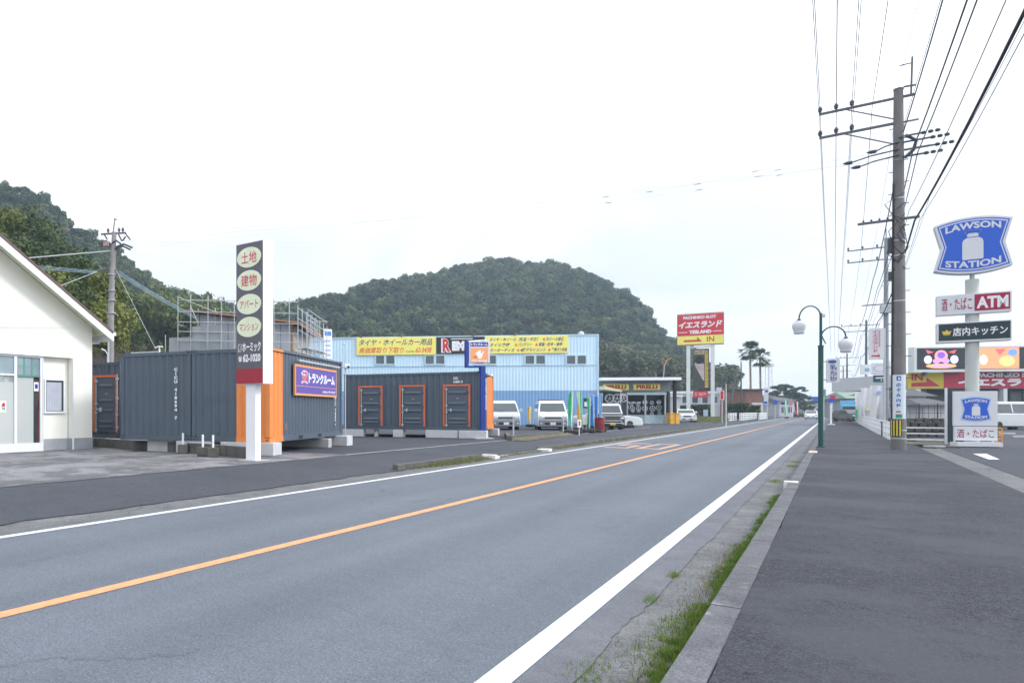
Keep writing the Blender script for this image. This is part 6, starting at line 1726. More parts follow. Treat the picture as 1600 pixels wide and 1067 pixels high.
# poles on the left side, far
far_pole('dark thin utility pole standing left of the two palms', 1158, 565, 112, 0.13, [], extra=False, gz=0.14)
lp = far_pole('thin grey pole of the far left pavement beside the red square sign', 1134.5, 600, 60, 0.06, [], extra=False, matp=m_galv, gz=0.02)
st = thing('leaning_strut', 'dark strut leaning against the thin pole left of the palms', 'strut', DZ(1137, 111), 0, 0.1)
MB().bar((0,0,0), ((1156-1137)*111/F, 0.8, zof(583, 111)-0.1), 0.22).build('strut', m_pole_d, st)

# left concrete pole above the containers
lo = DZ(172, 33.0); LR = rad(-12)
lpz = 0.14
def LX(px): return loc(lo, LR, px)
def LZ(px, py): return loc(lo, LR, px, py)[1] - lpz
lpole = thing('utility_pole', 'pale concrete utility pole above the leftmost container with cable bundle', 'utility pole', lo, LR, lpz)
m_polel = M('pole_pale', (0.27, 0.26, 0.26), 0.8, 0.15, 1.5)
MB().tube([(0,0,0), (LX(173.5),0,LZ(173,480)), (LX(178.5),0,LZ(178,363))], [0.18, 0.145, 0.11], 16).build('shaft', m_polel, lpole)
xt = LX(178.5)
MB().tube([(LX(176),0,LZ(177,372)), (LX(179.5),0,LZ(179,341))], 0.035, 6).build('lightning_rod', m_polel, lpole)
MB().bar((LX(178),0,LZ(178,342)), (LX(183),0,LZ(183,344)), 0.04).build('rod_arm', m_steel, lpole)
zA = LZ(178, 365)
crossarm(lpole, zA, LX(158), LX(197), [LX(169), LX(186), LX(192)])
for p_, q_ in (((186, 367), (191, 377)), ((192, 377), (197, 370)), ((163, 366), (168, 374)), ((197, 366), (204, 375))):
    MB().tube([(LX(p_[0]), -0.05, LZ(*p_)), (LX(q_[0]), -0.05, LZ(*q_))], 0.035, 6).build('jumper', m_wire, lpole)
for i, (a, c, y_) in enumerate(((157, 175, 381), (160, 174, 384), (181, 205, 389), (182, 208, 386), (176, 190, 380))):
    MB().tube([(LX(a), -0.1, LZ(a, y_+1)), (LX((a+c)/2), -0.1, LZ(a, y_-3)), (LX(c), -0.1, LZ(c, y_+2))], 0.05, 6).build('switch_lead', m_ins, lpole)
MB().box(LX(164), LX(172), -0.25, 0.1, LZ(170, 386), LZ(170, 379)).build('switch_box', M('switch_tan', (0.35, 0.25, 0.22), 0.7, 0.2), lpole)
crossarm(lpole, LZ(175, 422), LX(152), LX(194), [])
MB().bar((LX(176), -0.02, LZ(176, 442)), (LX(186), -0.02, LZ(186, 424)), 0.04).build('brace', m_steel, lpole)
for z_ in (LZ(172, 455), LZ(172, 470), LZ(172, 490), LZ(172, 430)): MB().tube([(LX(174.5), 0, z_), (LX(174.5), 0, z_+0.03)], 0.2, 14).build('band', m_galv, lpole)
sl_ = thing('street_light', 'small white street light arm beside the concrete pole over the containers', 'street light', DZ(163, 30.5), 0, 0.14)
zz_ = zof(548, 30.5) - 0.14
MB().tube([(0.14,0,0), (0.14,0,zz_-0.15), (0.05,0,zz_-0.02)], 0.025, 6).build('post', m_galv, sl_)
MB().bar((0.06,0,zz_), (-0.12,-0.02,zz_+0.09), 0.09, 0.05).build('lamp', m_wh, sl_)
gp = MB().tube([(0,0,0),(0,0,zof(528, 31)-0.1)], 0.035, 8).build('grey_post', m_galv); gp.location = (*DZ(169.5, 31.2), 0.14)
tag(gp, 'thin pale steel post right behind the concrete utility pole', 'post')

# ================================================================ wires
def wire(lab, pts, r_=0.012, sag=0.5, grp='overhead wires', m=None, n=18):
    pth = []
    for (p_, q_) in zip(pts, pts[1:]):
        p_, q_ = Vector(p_), Vector(q_); L_ = (q_-p_).length
        for k in range(n+1):
            f = k/n
            if pth and k == 0: continue
            pth.append(p_.lerp(q_, f) - Vector((0,0, sag*(L_/40)**2*4*f*(1-f))))
    o = MB().tube(pth, r_*0.72, 5, caps=False).build('overhead_wire', m or m_wire)
    return tag(o, lab, 'wire', grp)
def pole_pt(px, py):      # point in the crossarm plane of the nearest pole
    x_, z_ = loc(po, RP, px, py); xy = along(po, RP, x_, 0); return (xy[0], xy[1], z_)
sD = 31.7
def run(px, py, r_, lab, grp, sag=0.45, far=(68.5, 0.0, 0.3), back=-12, dzb=0.0):
    """wire parallel to the road through the pole plane at a photo pixel, from behind us to the far poles"""
    x_, y_, z_ = pole_pt(px, py)
    s_ = x_*SA + y_*CA; l_ = x_*CA - y_*SA
    pts_ = [(*R(s_-44, l_), z_+dzb), (x_, y_, z_)]
    if far: pts_ += [(*R(68.5, l_+far[1]), z_+far[2]), (*R(110, l_+far[1]), z_+far[2]), (*R(165, l_+far[1]), z_+far[2])]
    return wire(lab, pts_, r_, sag, grp)
G1 = 'high wires on the upper left crossarm insulators'
for px, w_ in ((1281.5, 'outermost left'), (1306.5, 'middle'), (1331, 'innermost')): run(px, 171 - (px-1281)*0.12, 0.013, w_+' high wire over an insulator of the upper crossarm', G1)
G2 = 'wires on the lower left crossarm insulators'
for px, w_ in ((1281.5, 'outermost left'), (1306.5, 'middle'), (1331, 'innermost')): run(px, 208 - (px-1281)*0.12, 0.011, w_+' thin wire over an insulator of the lower crossarm', G2)
wire_specs = [(1363, 165, 0.013, 'single wire meeting the upper crossarm left of the pole top'), (1409, 112, 0.008, 'very thin earth wire over the pole top rod'),
    (1412, 205, 0.022, 'dark cable just right of the pole top'), (1414, 190, 0.010, 'thin wire beside the dark cable right of the pole top'),
    (1427, 232, 0.024, 'left one of two dark cables running up right of the pole'), (1434, 238, 0.020, 'right one of two dark cables running up right of the pole'),
    (1420, 330, 0.011, 'pale thin service wire between the double cables and the thickest cable'),
    (1429, 345, 0.036, 'thickest black cable sweeping from the top right corner to the pole'),
    (1437, 344, 0.010, 'thin wire right of the thickest cable'), (1455, 300, 0.008, 'faint outermost wire at the top right')]
for px, py, r_, lab in wire_specs: run(px, py, r_, lab, None, sag=0.6, far=(68.5, 0.4, 0.2))
def on_left0(px, py):
    x_, z_ = loc(lo, LR, px, py); xy = along(lo, LR, x_, 0); return (*xy, z_+lpz*0)
G3 = 'thin wires crossing over the road between the left and right poles'
mid_ = lambda px, py: (*DZ(px, 30), zof(py, 30))
wire('highest faint wire crossing the sky from the left pole to the right pole', [on_left0(184, 372), mid_(946, 308), mid_(1015, 300), mid_(1090, 288), mid_(1180, 268), mid_(1216, 266), pole_pt(1452, 226)], 0.008, 0.0, G3, m_galv)
wire('middle faint wire crossing the sky from the left pole to the right pole', [on_left0(188, 377), mid_(951, 317), mid_(1092, 297), mid_(1185, 276), mid_(1218, 274), pole_pt(1470, 236)], 0.008, 0.0, G3, m_galv)
wire('lowest faint wire crossing the sky from the left pole to the right pole', [on_left0(205, 388), pole_pt(1438, 245)], 0.006, 0.10, G3, m_galv)
    # spacers seen as small dashes
def on_left(px, py):
    x_, z_ = loc(lo, LR, px, py); xy = along(lo, LR, x_, 0); return (*xy, z_)
wire('grey cable from the left pole down behind the white shop roof', [on_left(174, 392), (*DZ(-60, 30), zof(412, 30))], 0.035, 0.05, None, m_galv)
m_cab = M('cable_blue', (0.30, 0.42, 0.52), 0.6, 0.05)
for k in range(3): wire(('top', 'middle', 'bottom')[k]+' bluish cable of the bundle left of the concrete pole', [on_left(153, 424+k*1.6), (*DZ(-60, 31), zof(405+k*3.2, 31))], 0.018, 0.05, 'cable bundle left of the concrete pole', m_cab)
wire('thin stay wire from the pole down to the shop roof', [on_left(153, 424), (*DZ(60, 30), zof(460, 30))], 0.02, 0.0, None, m_galv)
for k in range(5): wire(('top', 'second', 'middle', 'fourth', 'lowest')[k]+' bluish sagging cable from the concrete pole toward the scaffolding', [on_left(183, 421+k*1.7), (*DZ(340, 62), zof(506+k*1.3, 62))], 0.016, 0.5, 'sagging blue cables toward the scaffolding', m_cab)
wire('thin guy wire from the concrete pole down to the container roof', [on_left(178, 415), (*DZ(243, 31), zof(545, 31))], 0.014, 0.0, None, m_galv)
G4 = 'pair of high thin wires going right from the left pole'
for k in range(2): wire(('upper', 'lower')[k]+' high thin wire from the left pole toward the hills', [on_left(186, 376+k*6), (*DZ(760, 110), zof(352+k*7, 110))], 0.010, 0.2, G4, m_galv)
tn = MB()
sp = thing('wire_spacers', 'short dark spacers hanging on the wires high over the road', 'spacers', DZ(1090, 30), 0, 0)
for (px, py) in ((946, 308), (951, 317), (1015, 300), (1090, 288), (1092, 297), (1180, 268), (1185, 276), (1215, 266), (1218, 274)):
    f_ = (px-184)/(1452-184.0)
    x_, y_ = DZ(px, 30); MB().tube([(x_-DZ(1090,30)[0]-0.13, 0, zof(py, 30)-0.02), (x_-DZ(1090,30)[0]+0.13, 0, zof(py, 30)+0.02)], 0.015, 5).build('spacer', m_steel, sp)

# ================================================================ street lamp
lmo = G(1282.5, 698.5, 0.118)
lam = thing('street_lamp', 'dark green street lamp with two curved arms and white globes', 'street lamp', lmo, RP, 0.118)
m_lg = M('lamp_green', (0.012, 0.075, 0.07), 0.4, 0.1, 4)
m_globe = M('lamp_globe', (0.62, 0.64, 0.68), 0.35, 0.02)
def QX(px): return loc(lmo, RP, px)
def QZ(px, py): return loc(lmo, RP, px, py)[1] - 0.118
MB().tube([(0,0,0), (0,0,QZ(1283,541))], 0.075, 16).build('lower_post', m_lg, lam)
MB().tube([(0,0,QZ(1283,541)), (0,0,QZ(1284,489))], 0.04, 12).build('upper_post', m_lg, lam)
MB().tube([(0,0,QZ(1283,541)-0.03), (0,0,QZ(1283,541)+0.03)], 0.085, 16).build('collar', m_lg, lam)
MB().tube([(0,0,0), (0,0,0.03)], 0.14, 16).build('base_plate', m_lg, lam)
for sgn, px_g, py_top, py_mid, py_conn in ((-1, 1248.5, 479.5, 497, 492), (1, 1321.5, 509, 525, 532)):
    xg = QX(px_g); zc_ = QZ(px_g, py_top); zb_ = QZ(px_g, py_mid + 1)
    pts_ = []
    hx_ = abs(xg)/2
    for k in range(13):
        a = math.pi*k/12
        pts_.append((xg/2 - sgn*hx_*math.cos(a), 0, zb_ + (zc_-zb_)*math.sin(a)))
    pts_ = [(0.0, 0, QZ(1284, py_conn))] + pts_[1:] if sgn < 0 else [(0.0, 0, QZ(1284, py_conn+1))] + pts_[1:]
    ar = MB().tube(pts_, 0.022, 8).build('arm', m_lg, lam)
    gl = MB(); 
    gl.lathe([(0.045, 0.06), (0.05, 0.02), (0.11, 0.0)], 14, (xg, 0, zb_-0.07))
    gl.build('lamp_cap', m_lg, lam)
    g2_ = MB(); g2_.lathe([(0.10, 0.0), (0.165, -0.05), (0.195, -0.14), (0.195, -0.22), (0.175, -0.32), (0.15, -0.37), (0.155, -0.42), (0.14, -0.47), (0.10, -0.475)][::-1], 20, (xg, 0, zb_-0.072)).build('globe', m_globe, lam, smooth=True)
MB().tube([(0.02, 0, QZ(1284,524)), (0.10, 0, QZ(1284,534)), (0.13, 0, QZ(1284,537))], 0.02, 6).build('scroll', m_lg, lam)
box_part('small_box', m_galv, lam, 0.03, 0.12, -0.05, 0.05, QZ(1284, 496), QZ(1284, 491))

# ================================================================ guard rail along the pavement and the cross rail
m_rail = M('rail_white', (0.72, 0.74, 0.76), 0.5, 0.06, 5)
gr = thing('guard_rail', 'white pipe guard rail running away along the right side of the pavement', 'guard rail', R(36.6, 1.86), RP, 0.11)
s_ = 0.0; i = 0
posts = [j*2.0 for j in range(30)]
for j, yy in enumerate(posts):
    MB().tube([(0,yy,-0.05), (0,yy,0.80)], 0.045, 8).build('post', m_rail, gr)
    if j+1 < len(posts):
        for z_ in (0.30, 0.54, 0.78): MB().tube([(0.0,yy+0.05,z_), (0.0,posts[j+1]-0.05,z_)], 0.027, 6).build('rail', m_rail, gr)
for z_ in (0.30, 0.54, 0.78): MB().tube([(0,-0.0,z_), (-0.03,-0.35,z_-0.05)], 0.027, 6).build('rail', m_rail, gr)
cro = R(37.8, 2.0)
cx_ = thing('cross_rail', 'three white horizontal rails between the utility pole and the low shop sign', 'railing', cro, RP, 0.11)
def KX(px): return loc(cro, RP, px)
def KZ(px, py): return loc(cro, RP, px, py)[1] - 0.11
xa_, xb_ = KX(1396), KX(1494)
for py in (668.5, 677.5, 687): MB().tube([(xa_, 0, KZ(1445, py)), (xb_, 0, KZ(1445, py))], 0.027, 8).build('rail', m_rail, cx_)
for x_ in (xa_+0.1, xb_): MB().tube([(x_, 0, -0.05), (x_, 0, KZ(1445, 667))], 0.035, 8).build('post', m_rail, cx_)
box_part('kerb_base', m_conc, cx_, xa_, xb_, -0.12, 0.12, -0.02, 0.05)
# stone wall with mesh fence behind
swo = DZ(1412, 34.0)
sw_ = thing('stone_wall', 'dark rubble stone retaining wall behind the white cross rails', 'wall', swo, RP*0.35, 0.0)
m_stone = M('stone_dark', (0.085, 0.082, 0.08), 0.9, 0.35, 1.7, 0.4, 30, dirt=((0.05, 0.06, 0.035), 1.5, 0.55, 0.6))
rr = random.Random(31)
sme = []
for k in range(4):
    q = [(rr.uniform(-.02,.02)+x_, z_+rr.uniform(-.02,.02)) for x_, z_ in ((-0.17,-0.1),(-0.05,-0.115),(0.1,-0.11),(0.17,-0.05),(0.16,0.1),(0.03,0.115),(-0.12,0.11),(-0.175,0.02))]
    n = len(q); vs = [(x_, 0.06, z_) for x_, z_ in q] + [(x_*0.82, -0.04, z_*0.8) for x_, z_ in q]
    b = MB().add(vs, [tuple(range(n, 2*n))] + [(i_, (i_+1) % n, (i_+1) % n+n, i_+n) for i_ in range(n)])
    sme.append(b.mesh('stone', m_stone))
zt_w = zof(659, 34)
for row in range(5):
    for c_ in range(12):
        o = link('stone', rr.choice(sme), sw_); o.location = (0.05 + c_*0.35 + (row % 2)*0.17 - 0.5, rr.uniform(-0.02, 0.02), 0.0 + row*0.235)
        o.rotation_euler = (0, rr.choice((0, math.pi)), 0)
    # rows run a little above the far end
box_part('backing', m_concd, sw_, -0.6, 3.8, 0.05, 0.6, -0.2, zt_w-0.06)
box_part('coping', m_concd, sw_, -0.62, 3.82, -0.06, 0.62, zt_w-0.058, zt_w)
fc = thing('mesh_fence', 'dark mesh fence panels standing on the stone wall', 'fence', swo, RP*0.35, zt_w)
f_h = zof(632, 34) - zt_w
m_fd = M('fence_dark', (0.035, 0.045, 0.045), 0.5, 0.1)
for k in range(4): MB().tube([(0.05+k*0.75, 0.3, 0), (0.05+k*0.75, 0.3, f_h+0.05)], 0.025, 6).build('post', m_fd, fc)
for k in range(3): 
    for z_ in (0.03, f_h*0.5, f_h): MB().bar((0.08+k*0.75, 0.3, z_), (0.77+k*0.75, 0.3, z_), 0.02).build('rail', m_fd, fc)
for k in range(9):
    MB().bar((0.18+k*0.25, 0.3, 0.03), (0.18+k*0.25, 0.3, f_h), 0.012).build('bar', m_fd, fc)
pts = []
for k in range(3000):
    pts.append((*R(r.uniform(38.0, 39.2), r.uniform(2.1, 3.7)), 0.108))
blades('verge_grass', m_weed, pts, 0.03, 0.10, 0.015, 'dull grass behind the white cross rails', 'grass', 0.8, 15)

# ================================================================ low shop signboard
bo_ = R(36.55, 2.62)
bo_ = DZ(1523, 24.6)
BZ0 = 0.108
lb = thing('low_sign', 'low white signboard with blue hourglass emblem and red lettering', 'sign', bo_, -rad(24), BZ0)
BR_ = -rad(24)
def BX(px): return loc(bo_, BR_, px)
def BZ(px, py): return loc(bo_, BR_, px, py)[1] - BZ0
m_sgw = M('sign_shade_white', (0.66, 0.68, 0.72), 0.5, 0.03)
m_lb = M('emblem_blue', (0.025, 0.115, 0.60), 0.45, 0.0)
m_maroon = M('maroon', (0.36, 0.015, 0.06), 0.5, 0.0)
x0, x1 = BX(1489), BX(1557.5)
zt_, zm1, zb_ = BZ(1523, 611), BZ(1523, 665.5), BZ(1523, 688)
box_part('upper_panel', m_sgw, lb, x0, x1, -0.05, 0.04, zm1+0.01, zt_)
box_part('lower_panel', m_sgw, lb, x0+0.03, x1, -0.045, 0.04, zb_, zm1-0.01)
box_part('joint_shadow_gap', m_trim, lb, x0+0.03, x1-0.02, -0.03, 0.03, zm1-0.01, zm1+0.01)
def hourglass(cx_, cz_, w_, h_, waist=0.80, bulge=0.10, drop=0.0, n=10):
    """emblem outline: bowed top and bottom, pinched sides"""
    p = []
    for k in range(n+1):                    # bottom edge left to right, bowed down
        u = -1 + 2*k/n; p.append((cx_+u*w_/2, cz_ - h_/2 - bulge*h_*(1-u*u) + bulge*h_*0.3))
    p.append((cx_+w_/2*waist, cz_))
    for k in range(n+1):
        u = 1 - 2*k/n; p.append((cx_+u*w_/2, cz_ + h_/2 + bulge*h_*(1-u*u) - bulge*h_*0.3))
    p.append((cx_-w_/2*waist, cz_))
    return p
def emblem(par, cx_, cz_, w_, h_, y, big):
    q = lambda f, d: [(cx_+(a-cx_)*f, cz_+(b_-cz_)*f) for a, b_ in hourglass(cx_, cz_, w_, h_)]
    if big:
        MB().prism(q(0.925, 0), y-0.006, y-0.001).build('emblem_field', m_lb, par)
        MB().prism(q(0.885, 0), y-0.010, y-0.0065).build('emblem_line', m_sgw, par)
        MB().prism(q(0.845, 0), y-0.014, y-0.0105).build('emblem_field', m_lb, par)
    else:
        MB().prism(q(1.0, 0), y-0.006, y-0.001).build('emblem_border', M('emblem_pale', (0.35, 0.55, 0.75), 0.5, 0), par)
        MB().prism(q(0.93, 0), y-0.010, y-0.0065).build('emblem_line', m_sgw, par)
        MB().prism(q(0.90, 0), y-0.014, y-0.0105).build('emblem_field', m_lb, par)
    yy = y-0.018
    can = [(-.13,-.27),(.13,-.27),(.135,-.25),(.135,.05),(.12,.10),(.075,.135),(-.075,.135),(-.12,.10),(-.135,.05),(-.135,-.25)]
    MB().prism([(cx_+a*w_, cz_+b_*h_*1.08) for a, b_ in can], yy, y-0.0145).build('milk_can', m_sgw, par)
    MB().prism([(cx_+a*w_, cz_+b_*h_*1.08) for a, b_ in ((-.07,.15),(.07,.15),(.075,.19),(.05,.215),(-.05,.215),(-.075,.19))], yy, y-0.0145).build('milk_can_neck', m_sgw, par)
    hd = MB()
    for a_, c_ in (((-.07,.18),(-.115,.265)), ((-.115,.265),(.115,.265)), ((.115,.265),(.07,.18))):
        hd.bar((cx_+a_[0]*w_, yy+0.001, cz_+a_[1]*h_*1.08), (cx_+c_[0]*w_, yy+0.001, cz_+c_[1]*h_*1.08), w_*0.016, 0.004)
    hd.build('can_handle', m_sgw, par)
    text('LAWSON', m_sgw, par, cx_-w_*0.355, cx_+w_*0.355, cz_+h_*0.27, cz_+h_*0.405, yy, bold=0.035, curve=lambda u: h_*0.055*(1-(2*u-1)**2))
    text('STATION', m_sgw, par, cx_-w_*0.355, cx_+w_*0.355, cz_-h_*0.40, cz_-h_*0.265, yy, bold=0.035, curve=lambda u: -h_*0.055*(1-(2*u-1)**2))
emblem(lb, (BX(1500)+BX(1547))/2, BZ(1523, 639), BX(1547.5)-BX(1499), (BZ(1523,622)-BZ(1523,656.5)), -0.05, False)
text('酒・たばこ', m_maroon, lb, BX(1494), BX(1552), BZ(1523, 684), BZ(1523, 670.5), -0.049, bold=0.006)
box_part('base_beam', m_sgw, lb, x0+0.02, x1+0.05, -0.25, 0.25, BZ(1523, 697), BZ(1523, 692.5)+0.04)
box_part('base_foot', m_trim, lb, x0+0.03, x0+0.25, -0.22, 0.22, 0.0, BZ(1523, 697)-0.002)
box_part('base_foot', m_trim, lb, x1-0.25, x1-0.03, -0.22, 0.22, 0.0, BZ(1523, 697)-0.002)
for xx in (x0+0.04, x1-0.10): box_part('frame_post', m_sgw, lb, xx, xx+0.05, 0.045, 0.09, 0.06, zt_)
ob = thing('orange_barrier', 'orange upright barrier standing behind the right edge of the low signboard', 'barrier', DZ(1561, 25.6), -0.4, BZ0)
m_ob = M('barrier_orange', (0.70, 0.33, 0.10), 0.5, 0.1)
zbt = zof(668, 25.6) - BZ0
for xx in (-0.09, 0.07): box_part('upright', m_ob, ob, xx, xx+0.03, -0.02, 0.02, 0, zbt)
for k in range(5): box_part('slat', m_ob, ob, -0.058, 0.068, -0.015, 0.015, 0.1+k*(zbt-0.15)/4, 0.16+k*(zbt-0.15)/4)
dko = DZ(1484, 25.8)
dk_ = thing('dark_board', 'tall dark narrow board standing just left of the low signboard', 'board', dko, -rad(24), BZ0)
k_ = 25.8/F
box_part('board', M('board_teal', (0.035, 0.06, 0.065), 0.5, 0.1), dk_, -3.0*k_, 16*k_, 0.0, 0.06, 0.12, zof(606.5, 25.8)-BZ0)
box_part('edge', m_sgw, dk_, -5.2*k_, -3.05*k_, -0.02, 0.06, 0.05, zof(606, 25.8)-BZ0)
# kerb stones and rubble at its foot
rub = thing('kerb_fragment', 'pale broken kerb piece at the left foot of the low signboard', 'kerb piece', G(1470, 699, 0.11), -0.5, 0.108)
box_part('piece', m_conc, rub, -0.45, 0.1, -0.1, 0.1, 0, 0.07, bevel=0.02); box_part('piece', m_concd, rub, 0.13, 0.5, -0.09, 0.08, 0, 0.06, bevel=0.02)
for i, (px, py, ln, lab) in enumerate(((1570, 679, 0.9, 'low grey wheel stop on the forecourt right of the signboard'), (1596, 684, 0.8, 'low wheel stop at the right edge of the forecourt'))):
    o = MB().box(-ln/2, ln/2, -0.07, 0.07, 0, 0.11).build('wheel_stop', m_conc, bevel=0.02); o.location = (*G(px, py, 0.11), 0.108); o.rotation_euler = (0,0,-0.15); tag(o, lab, 'wheel stop')

# ================================================================ tall pole sign
to = DZ(1519, 25.6)
tp = thing('pole_sign', 'tall pole sign with large blue hourglass emblem above two lettered boxes', 'sign', to, RP, BZ0)
def TX(px): return loc(to2, RP, px)
def TZ(px, py): return loc(to2, RP, px, py)[1] - BZ0
to2 = along(to, RP, 0, -0.28)
MB().tube([(0,0,0), (0,0,zof(437, 25.6)-BZ0)], 0.185, 20).build('pole', M('pole_pale_green', (0.50, 0.54, 0.52), 0.5, 0.05, 2), tp)
MB().tube([(0,0,zof(437, 25.6)-BZ0), (0,0,zof(425, 25.6)-BZ0)], 0.07, 10).build('pole_neck', m_galv, tp)
cxE = (TX(1459)+TX(1584))/2; czE = TZ(1521, 382.5); wE = TX(1583)-TX(1460); hE = 78.0*25.4/F
ol = hourglass(cxE, czE, wE, hE*0.98, waist=0.815, bulge=0.11)
MB().prism(ol, -0.28, 0.28).build('emblem_cabinet', m_sgw, tp)
yF = -0.28
emblem(tp, cxE, czE, wE, hE, yF, True)
def lbox(nm, pxa, pxb, pyt, pyb, m, mid=1521):
    xa_, xb_ = TX(pxa), TX(pxb); z0_, z1_ = TZ(mid, pyb), TZ(mid, pyt)
    cab = box_part('box_cabinet', m_sgw, tp, xa_, xb_, -0.26, 0.26, z0_, z1_)
    return cab, xa_, xb_, z0_, z1_
cab, xa_, xb_, z0_, z1_ = lbox('a', 1464, 1581, 458.5, 489.5, m_sgw)
zl = z0_ + (z1_-z0_)*0.12; zh = z1_ - (z1_-z0_)*0.06
xs_ = xa_ + (xb_-xa_)*0.515
box_part('maroon_panel', m_maroon, cab, xs_, xb_-0.04, -0.268, -0.2605, zl, zh)
text('ATM', m_wh, cab, xs_+0.05, xb_-0.08, zl+0.08, zh-0.09, -0.272, bold=0.04)
text('酒・たばこ', m_maroon, cab, xa_+0.12, xs_-0.06, zl+0.06, zh-0.08, -0.268, bold=0.006)
cab, xa_, xb_, z0_, z1_ = lbox('b', 1464, 1581, 502.5, 533.5, m_sgw)
zl = z0_ + (z1_-z0_)*0.10; zh = z1_ - (z1_-z0_)*0.05
box_part('dark_panel', M('panel_dark_green', (0.022, 0.045, 0.05), 0.4, 0.05), cab, xa_+0.05, xb_-0.03, -0.268, -0.2605, zl, zh)
text('店内キッチン', m_wh, cab, xa_+(xb_-xa_)*0.22, xb_-(xb_-xa_)*0.05, zl+0.15, zh-0.15, -0.272, bold=0.02)
xc_ = xa_+(xb_-xa_)*0.135; zc_ = (zl+zh)/2; u_ = 0.085
MB().prism([(xc_-u_, zc_-u_), (xc_+u_, zc_-u_), (xc_+u_*1.5, zc_+u_*0.6), (xc_+u_*0.6, zc_+u_*0.35), (xc_, zc_+u_*1.2), (xc_-u_*0.6, zc_+u_*0.35), (xc_-u_*1.5, zc_+u_*0.6)], -0.274, -0.2685).build('crown_emblem', M('crown_gold', (0.75, 0.50, 0.08), 0.5, 0.1), cab)
box_part('crown_base', M('crown_green', (0.15, 0.40, 0.12), 0.5, 0), cab, xc_-u_, xc_+u_, -0.274, -0.2685, zc_-u_*1.35, zc_-u_*1.1)

# ================================================================ parlour with screens (right background)
scr_o = DZ(1430, 62.0); ScR = -rad(10)
def CXp(px): return loc(scr_o, ScR, px)
def CZp(px, py): return loc(scr_o, ScR, px, py)[1]
bl = thing('parlour_building', 'low parlour building front with red and yellow fascia sign at the right edge', 'building', along(scr_o, ScR, 0, 0.6), ScR, 0.1)
box_part('fascia_backing', M('fascia_pale', (0.55, 0.57, 0.60), 0.6, 0.05), bl, CXp(1424), CXp(1700), 0.2, 10, CZp(1500, 607)-0.1, CZp(1500, 583)-0.1)
box_part('dark_front', M('front_dark', (0.07, 0.08, 0.085), 0.4, 0.2, 0.5), bl, CXp(1440), CXp(1700), 2.0, 2.2, 0, CZp(1500, 607)-0.102)
box_part('shutter_wall', M('shutter_grey', (0.30, 0.33, 0.37), 0.6, 0.08), bl, CXp(1447), CXp(1481), 1.7, 1.9, CZp(1500, 618)-0.1, CZp(1500, 607)-0.102)
for px, w_ in ((1440, 7), (1578, 6), (1640, 6)): box_part('column', m_pil, bl, CXp(px), CXp(px+w_), 0.0, 0.5, 0, CZp(1500, 607)-0.104)
for k in range(6): box_part('front_window', m_wpane, bl, CXp(1546+k*24), CXp(1566+k*24), 1.96, 1.999, 0.5, CZp(1500, 612)-0.1)
yfz = 0.0
ypan = box_part('yellow_panel', M('sign_mustard', (0.55, 0.44, 0.05), 0.5, 0.04), bl, CXp(1427.5), CXp(1484), 0.05, 0.19, CZp(1455, 606.5)-0.1, CZp(1455, 581.5)-0.1)
zA_, zB_ = CZp(1455, 606.5)-0.1, CZp(1455, 581.5)-0.1; wA = CXp(1484)-CXp(1427.5); xA = CXp(1427.5); hA = zB_-zA_
m_mr = M('fascia_red', (0.42, 0.03, 0.06), 0.5, 0.05)
text('IN', m_mr, ypan, xA+wA*0.10, xA+wA*0.42, zA_+hA*0.50, zA_+hA*0.92, 0.04, bold=0.04)
MB().prism([(xA+wA*0.10, zA_+hA*0.12), (xA+wA*0.90, zA_+hA*0.14), (xA+wA*0.52, zA_+hA*0.68), (xA+wA*0.52, zA_+hA*0.40), (xA+wA*0.10, zA_+hA*0.36)], 0.03, 0.049).build('arrow', m_mr, ypan)
rpan = box_part('red_panel', m_mr, bl, CXp(1484)+.01, CXp(1700), 0.05, 0.19, zA_, zB_+0.06)
text('PACHINKO SLOT', m_wh, rpan, CXp(1536), CXp(1640), zA_+hA*0.68, zA_+hA*0.95, 0.04, bold=0.05)
text('イエスランド', m_wh, rpan, CXp(1506), CXp(1660), zA_+hA*0.12, zA_+hA*0.62, 0.04, bold=0.06)
sc = thing('screen_sign', 'wide two part colour screen on the parlour roof at the right edge', 'screen', scr_o, ScR, 0.0)
z0_, z1_ = CZp(1500, 576.5), CZp(1500, 543.5)
m_scr = M('screen_off', (0.03, 0.035, 0.04), 0.3, 0.0)
def emi(nm, c_, e_=0.55): return M(nm, c_, 0.5, 0.0, emit=e_)
box_part('cabinet', m_pil, sc, CXp(1427), CXp(1512), -0.1, 0.6, z0_-0.25, z1_+0.12)
s1 = box_part('screen', m_scr, sc, CXp(1431.5), CXp(1509), -0.14, -0.101, z0_, z1_)
box_part('cabinet', m_pil, sc, CXp(1525), CXp(1720), -0.1, 0.6, z0_-0.25, z1_+0.12)
s2 = box_part('screen', m_scr, sc, CXp(1527), CXp(1719), -0.14, -0.101, z0_, z1_)
xm_ = (CXp(1440)+CXp(1497))/2; w_ = CXp(1497)-CXp(1440); h_ = z1_-z0_; zc_ = (z0_+z1_)/2
MB().prism(ellipse(xm_, z0_+h_*0.15, w_*0.42, h_*0.11, 20), -0.150, -0.141).build('orange_light', emi('led_orange', (1.0, 0.42, 0.20)), s1)
MB().prism(ellipse(xm_, z0_+h_*0.62, w_*0.18, h_*0.28, 20), -0.152, -0.141).build('pink_light', emi('led_salmon', (1.0, 0.35, 0.35)), s1)
MB().prism(ellipse(xm_, z0_+h_*0.66, w_*0.11, h_*0.16, 20), -0.157, -0.153).build('violet_light', emi('led_violet', (0.22, 0.10, 0.75)), s1)
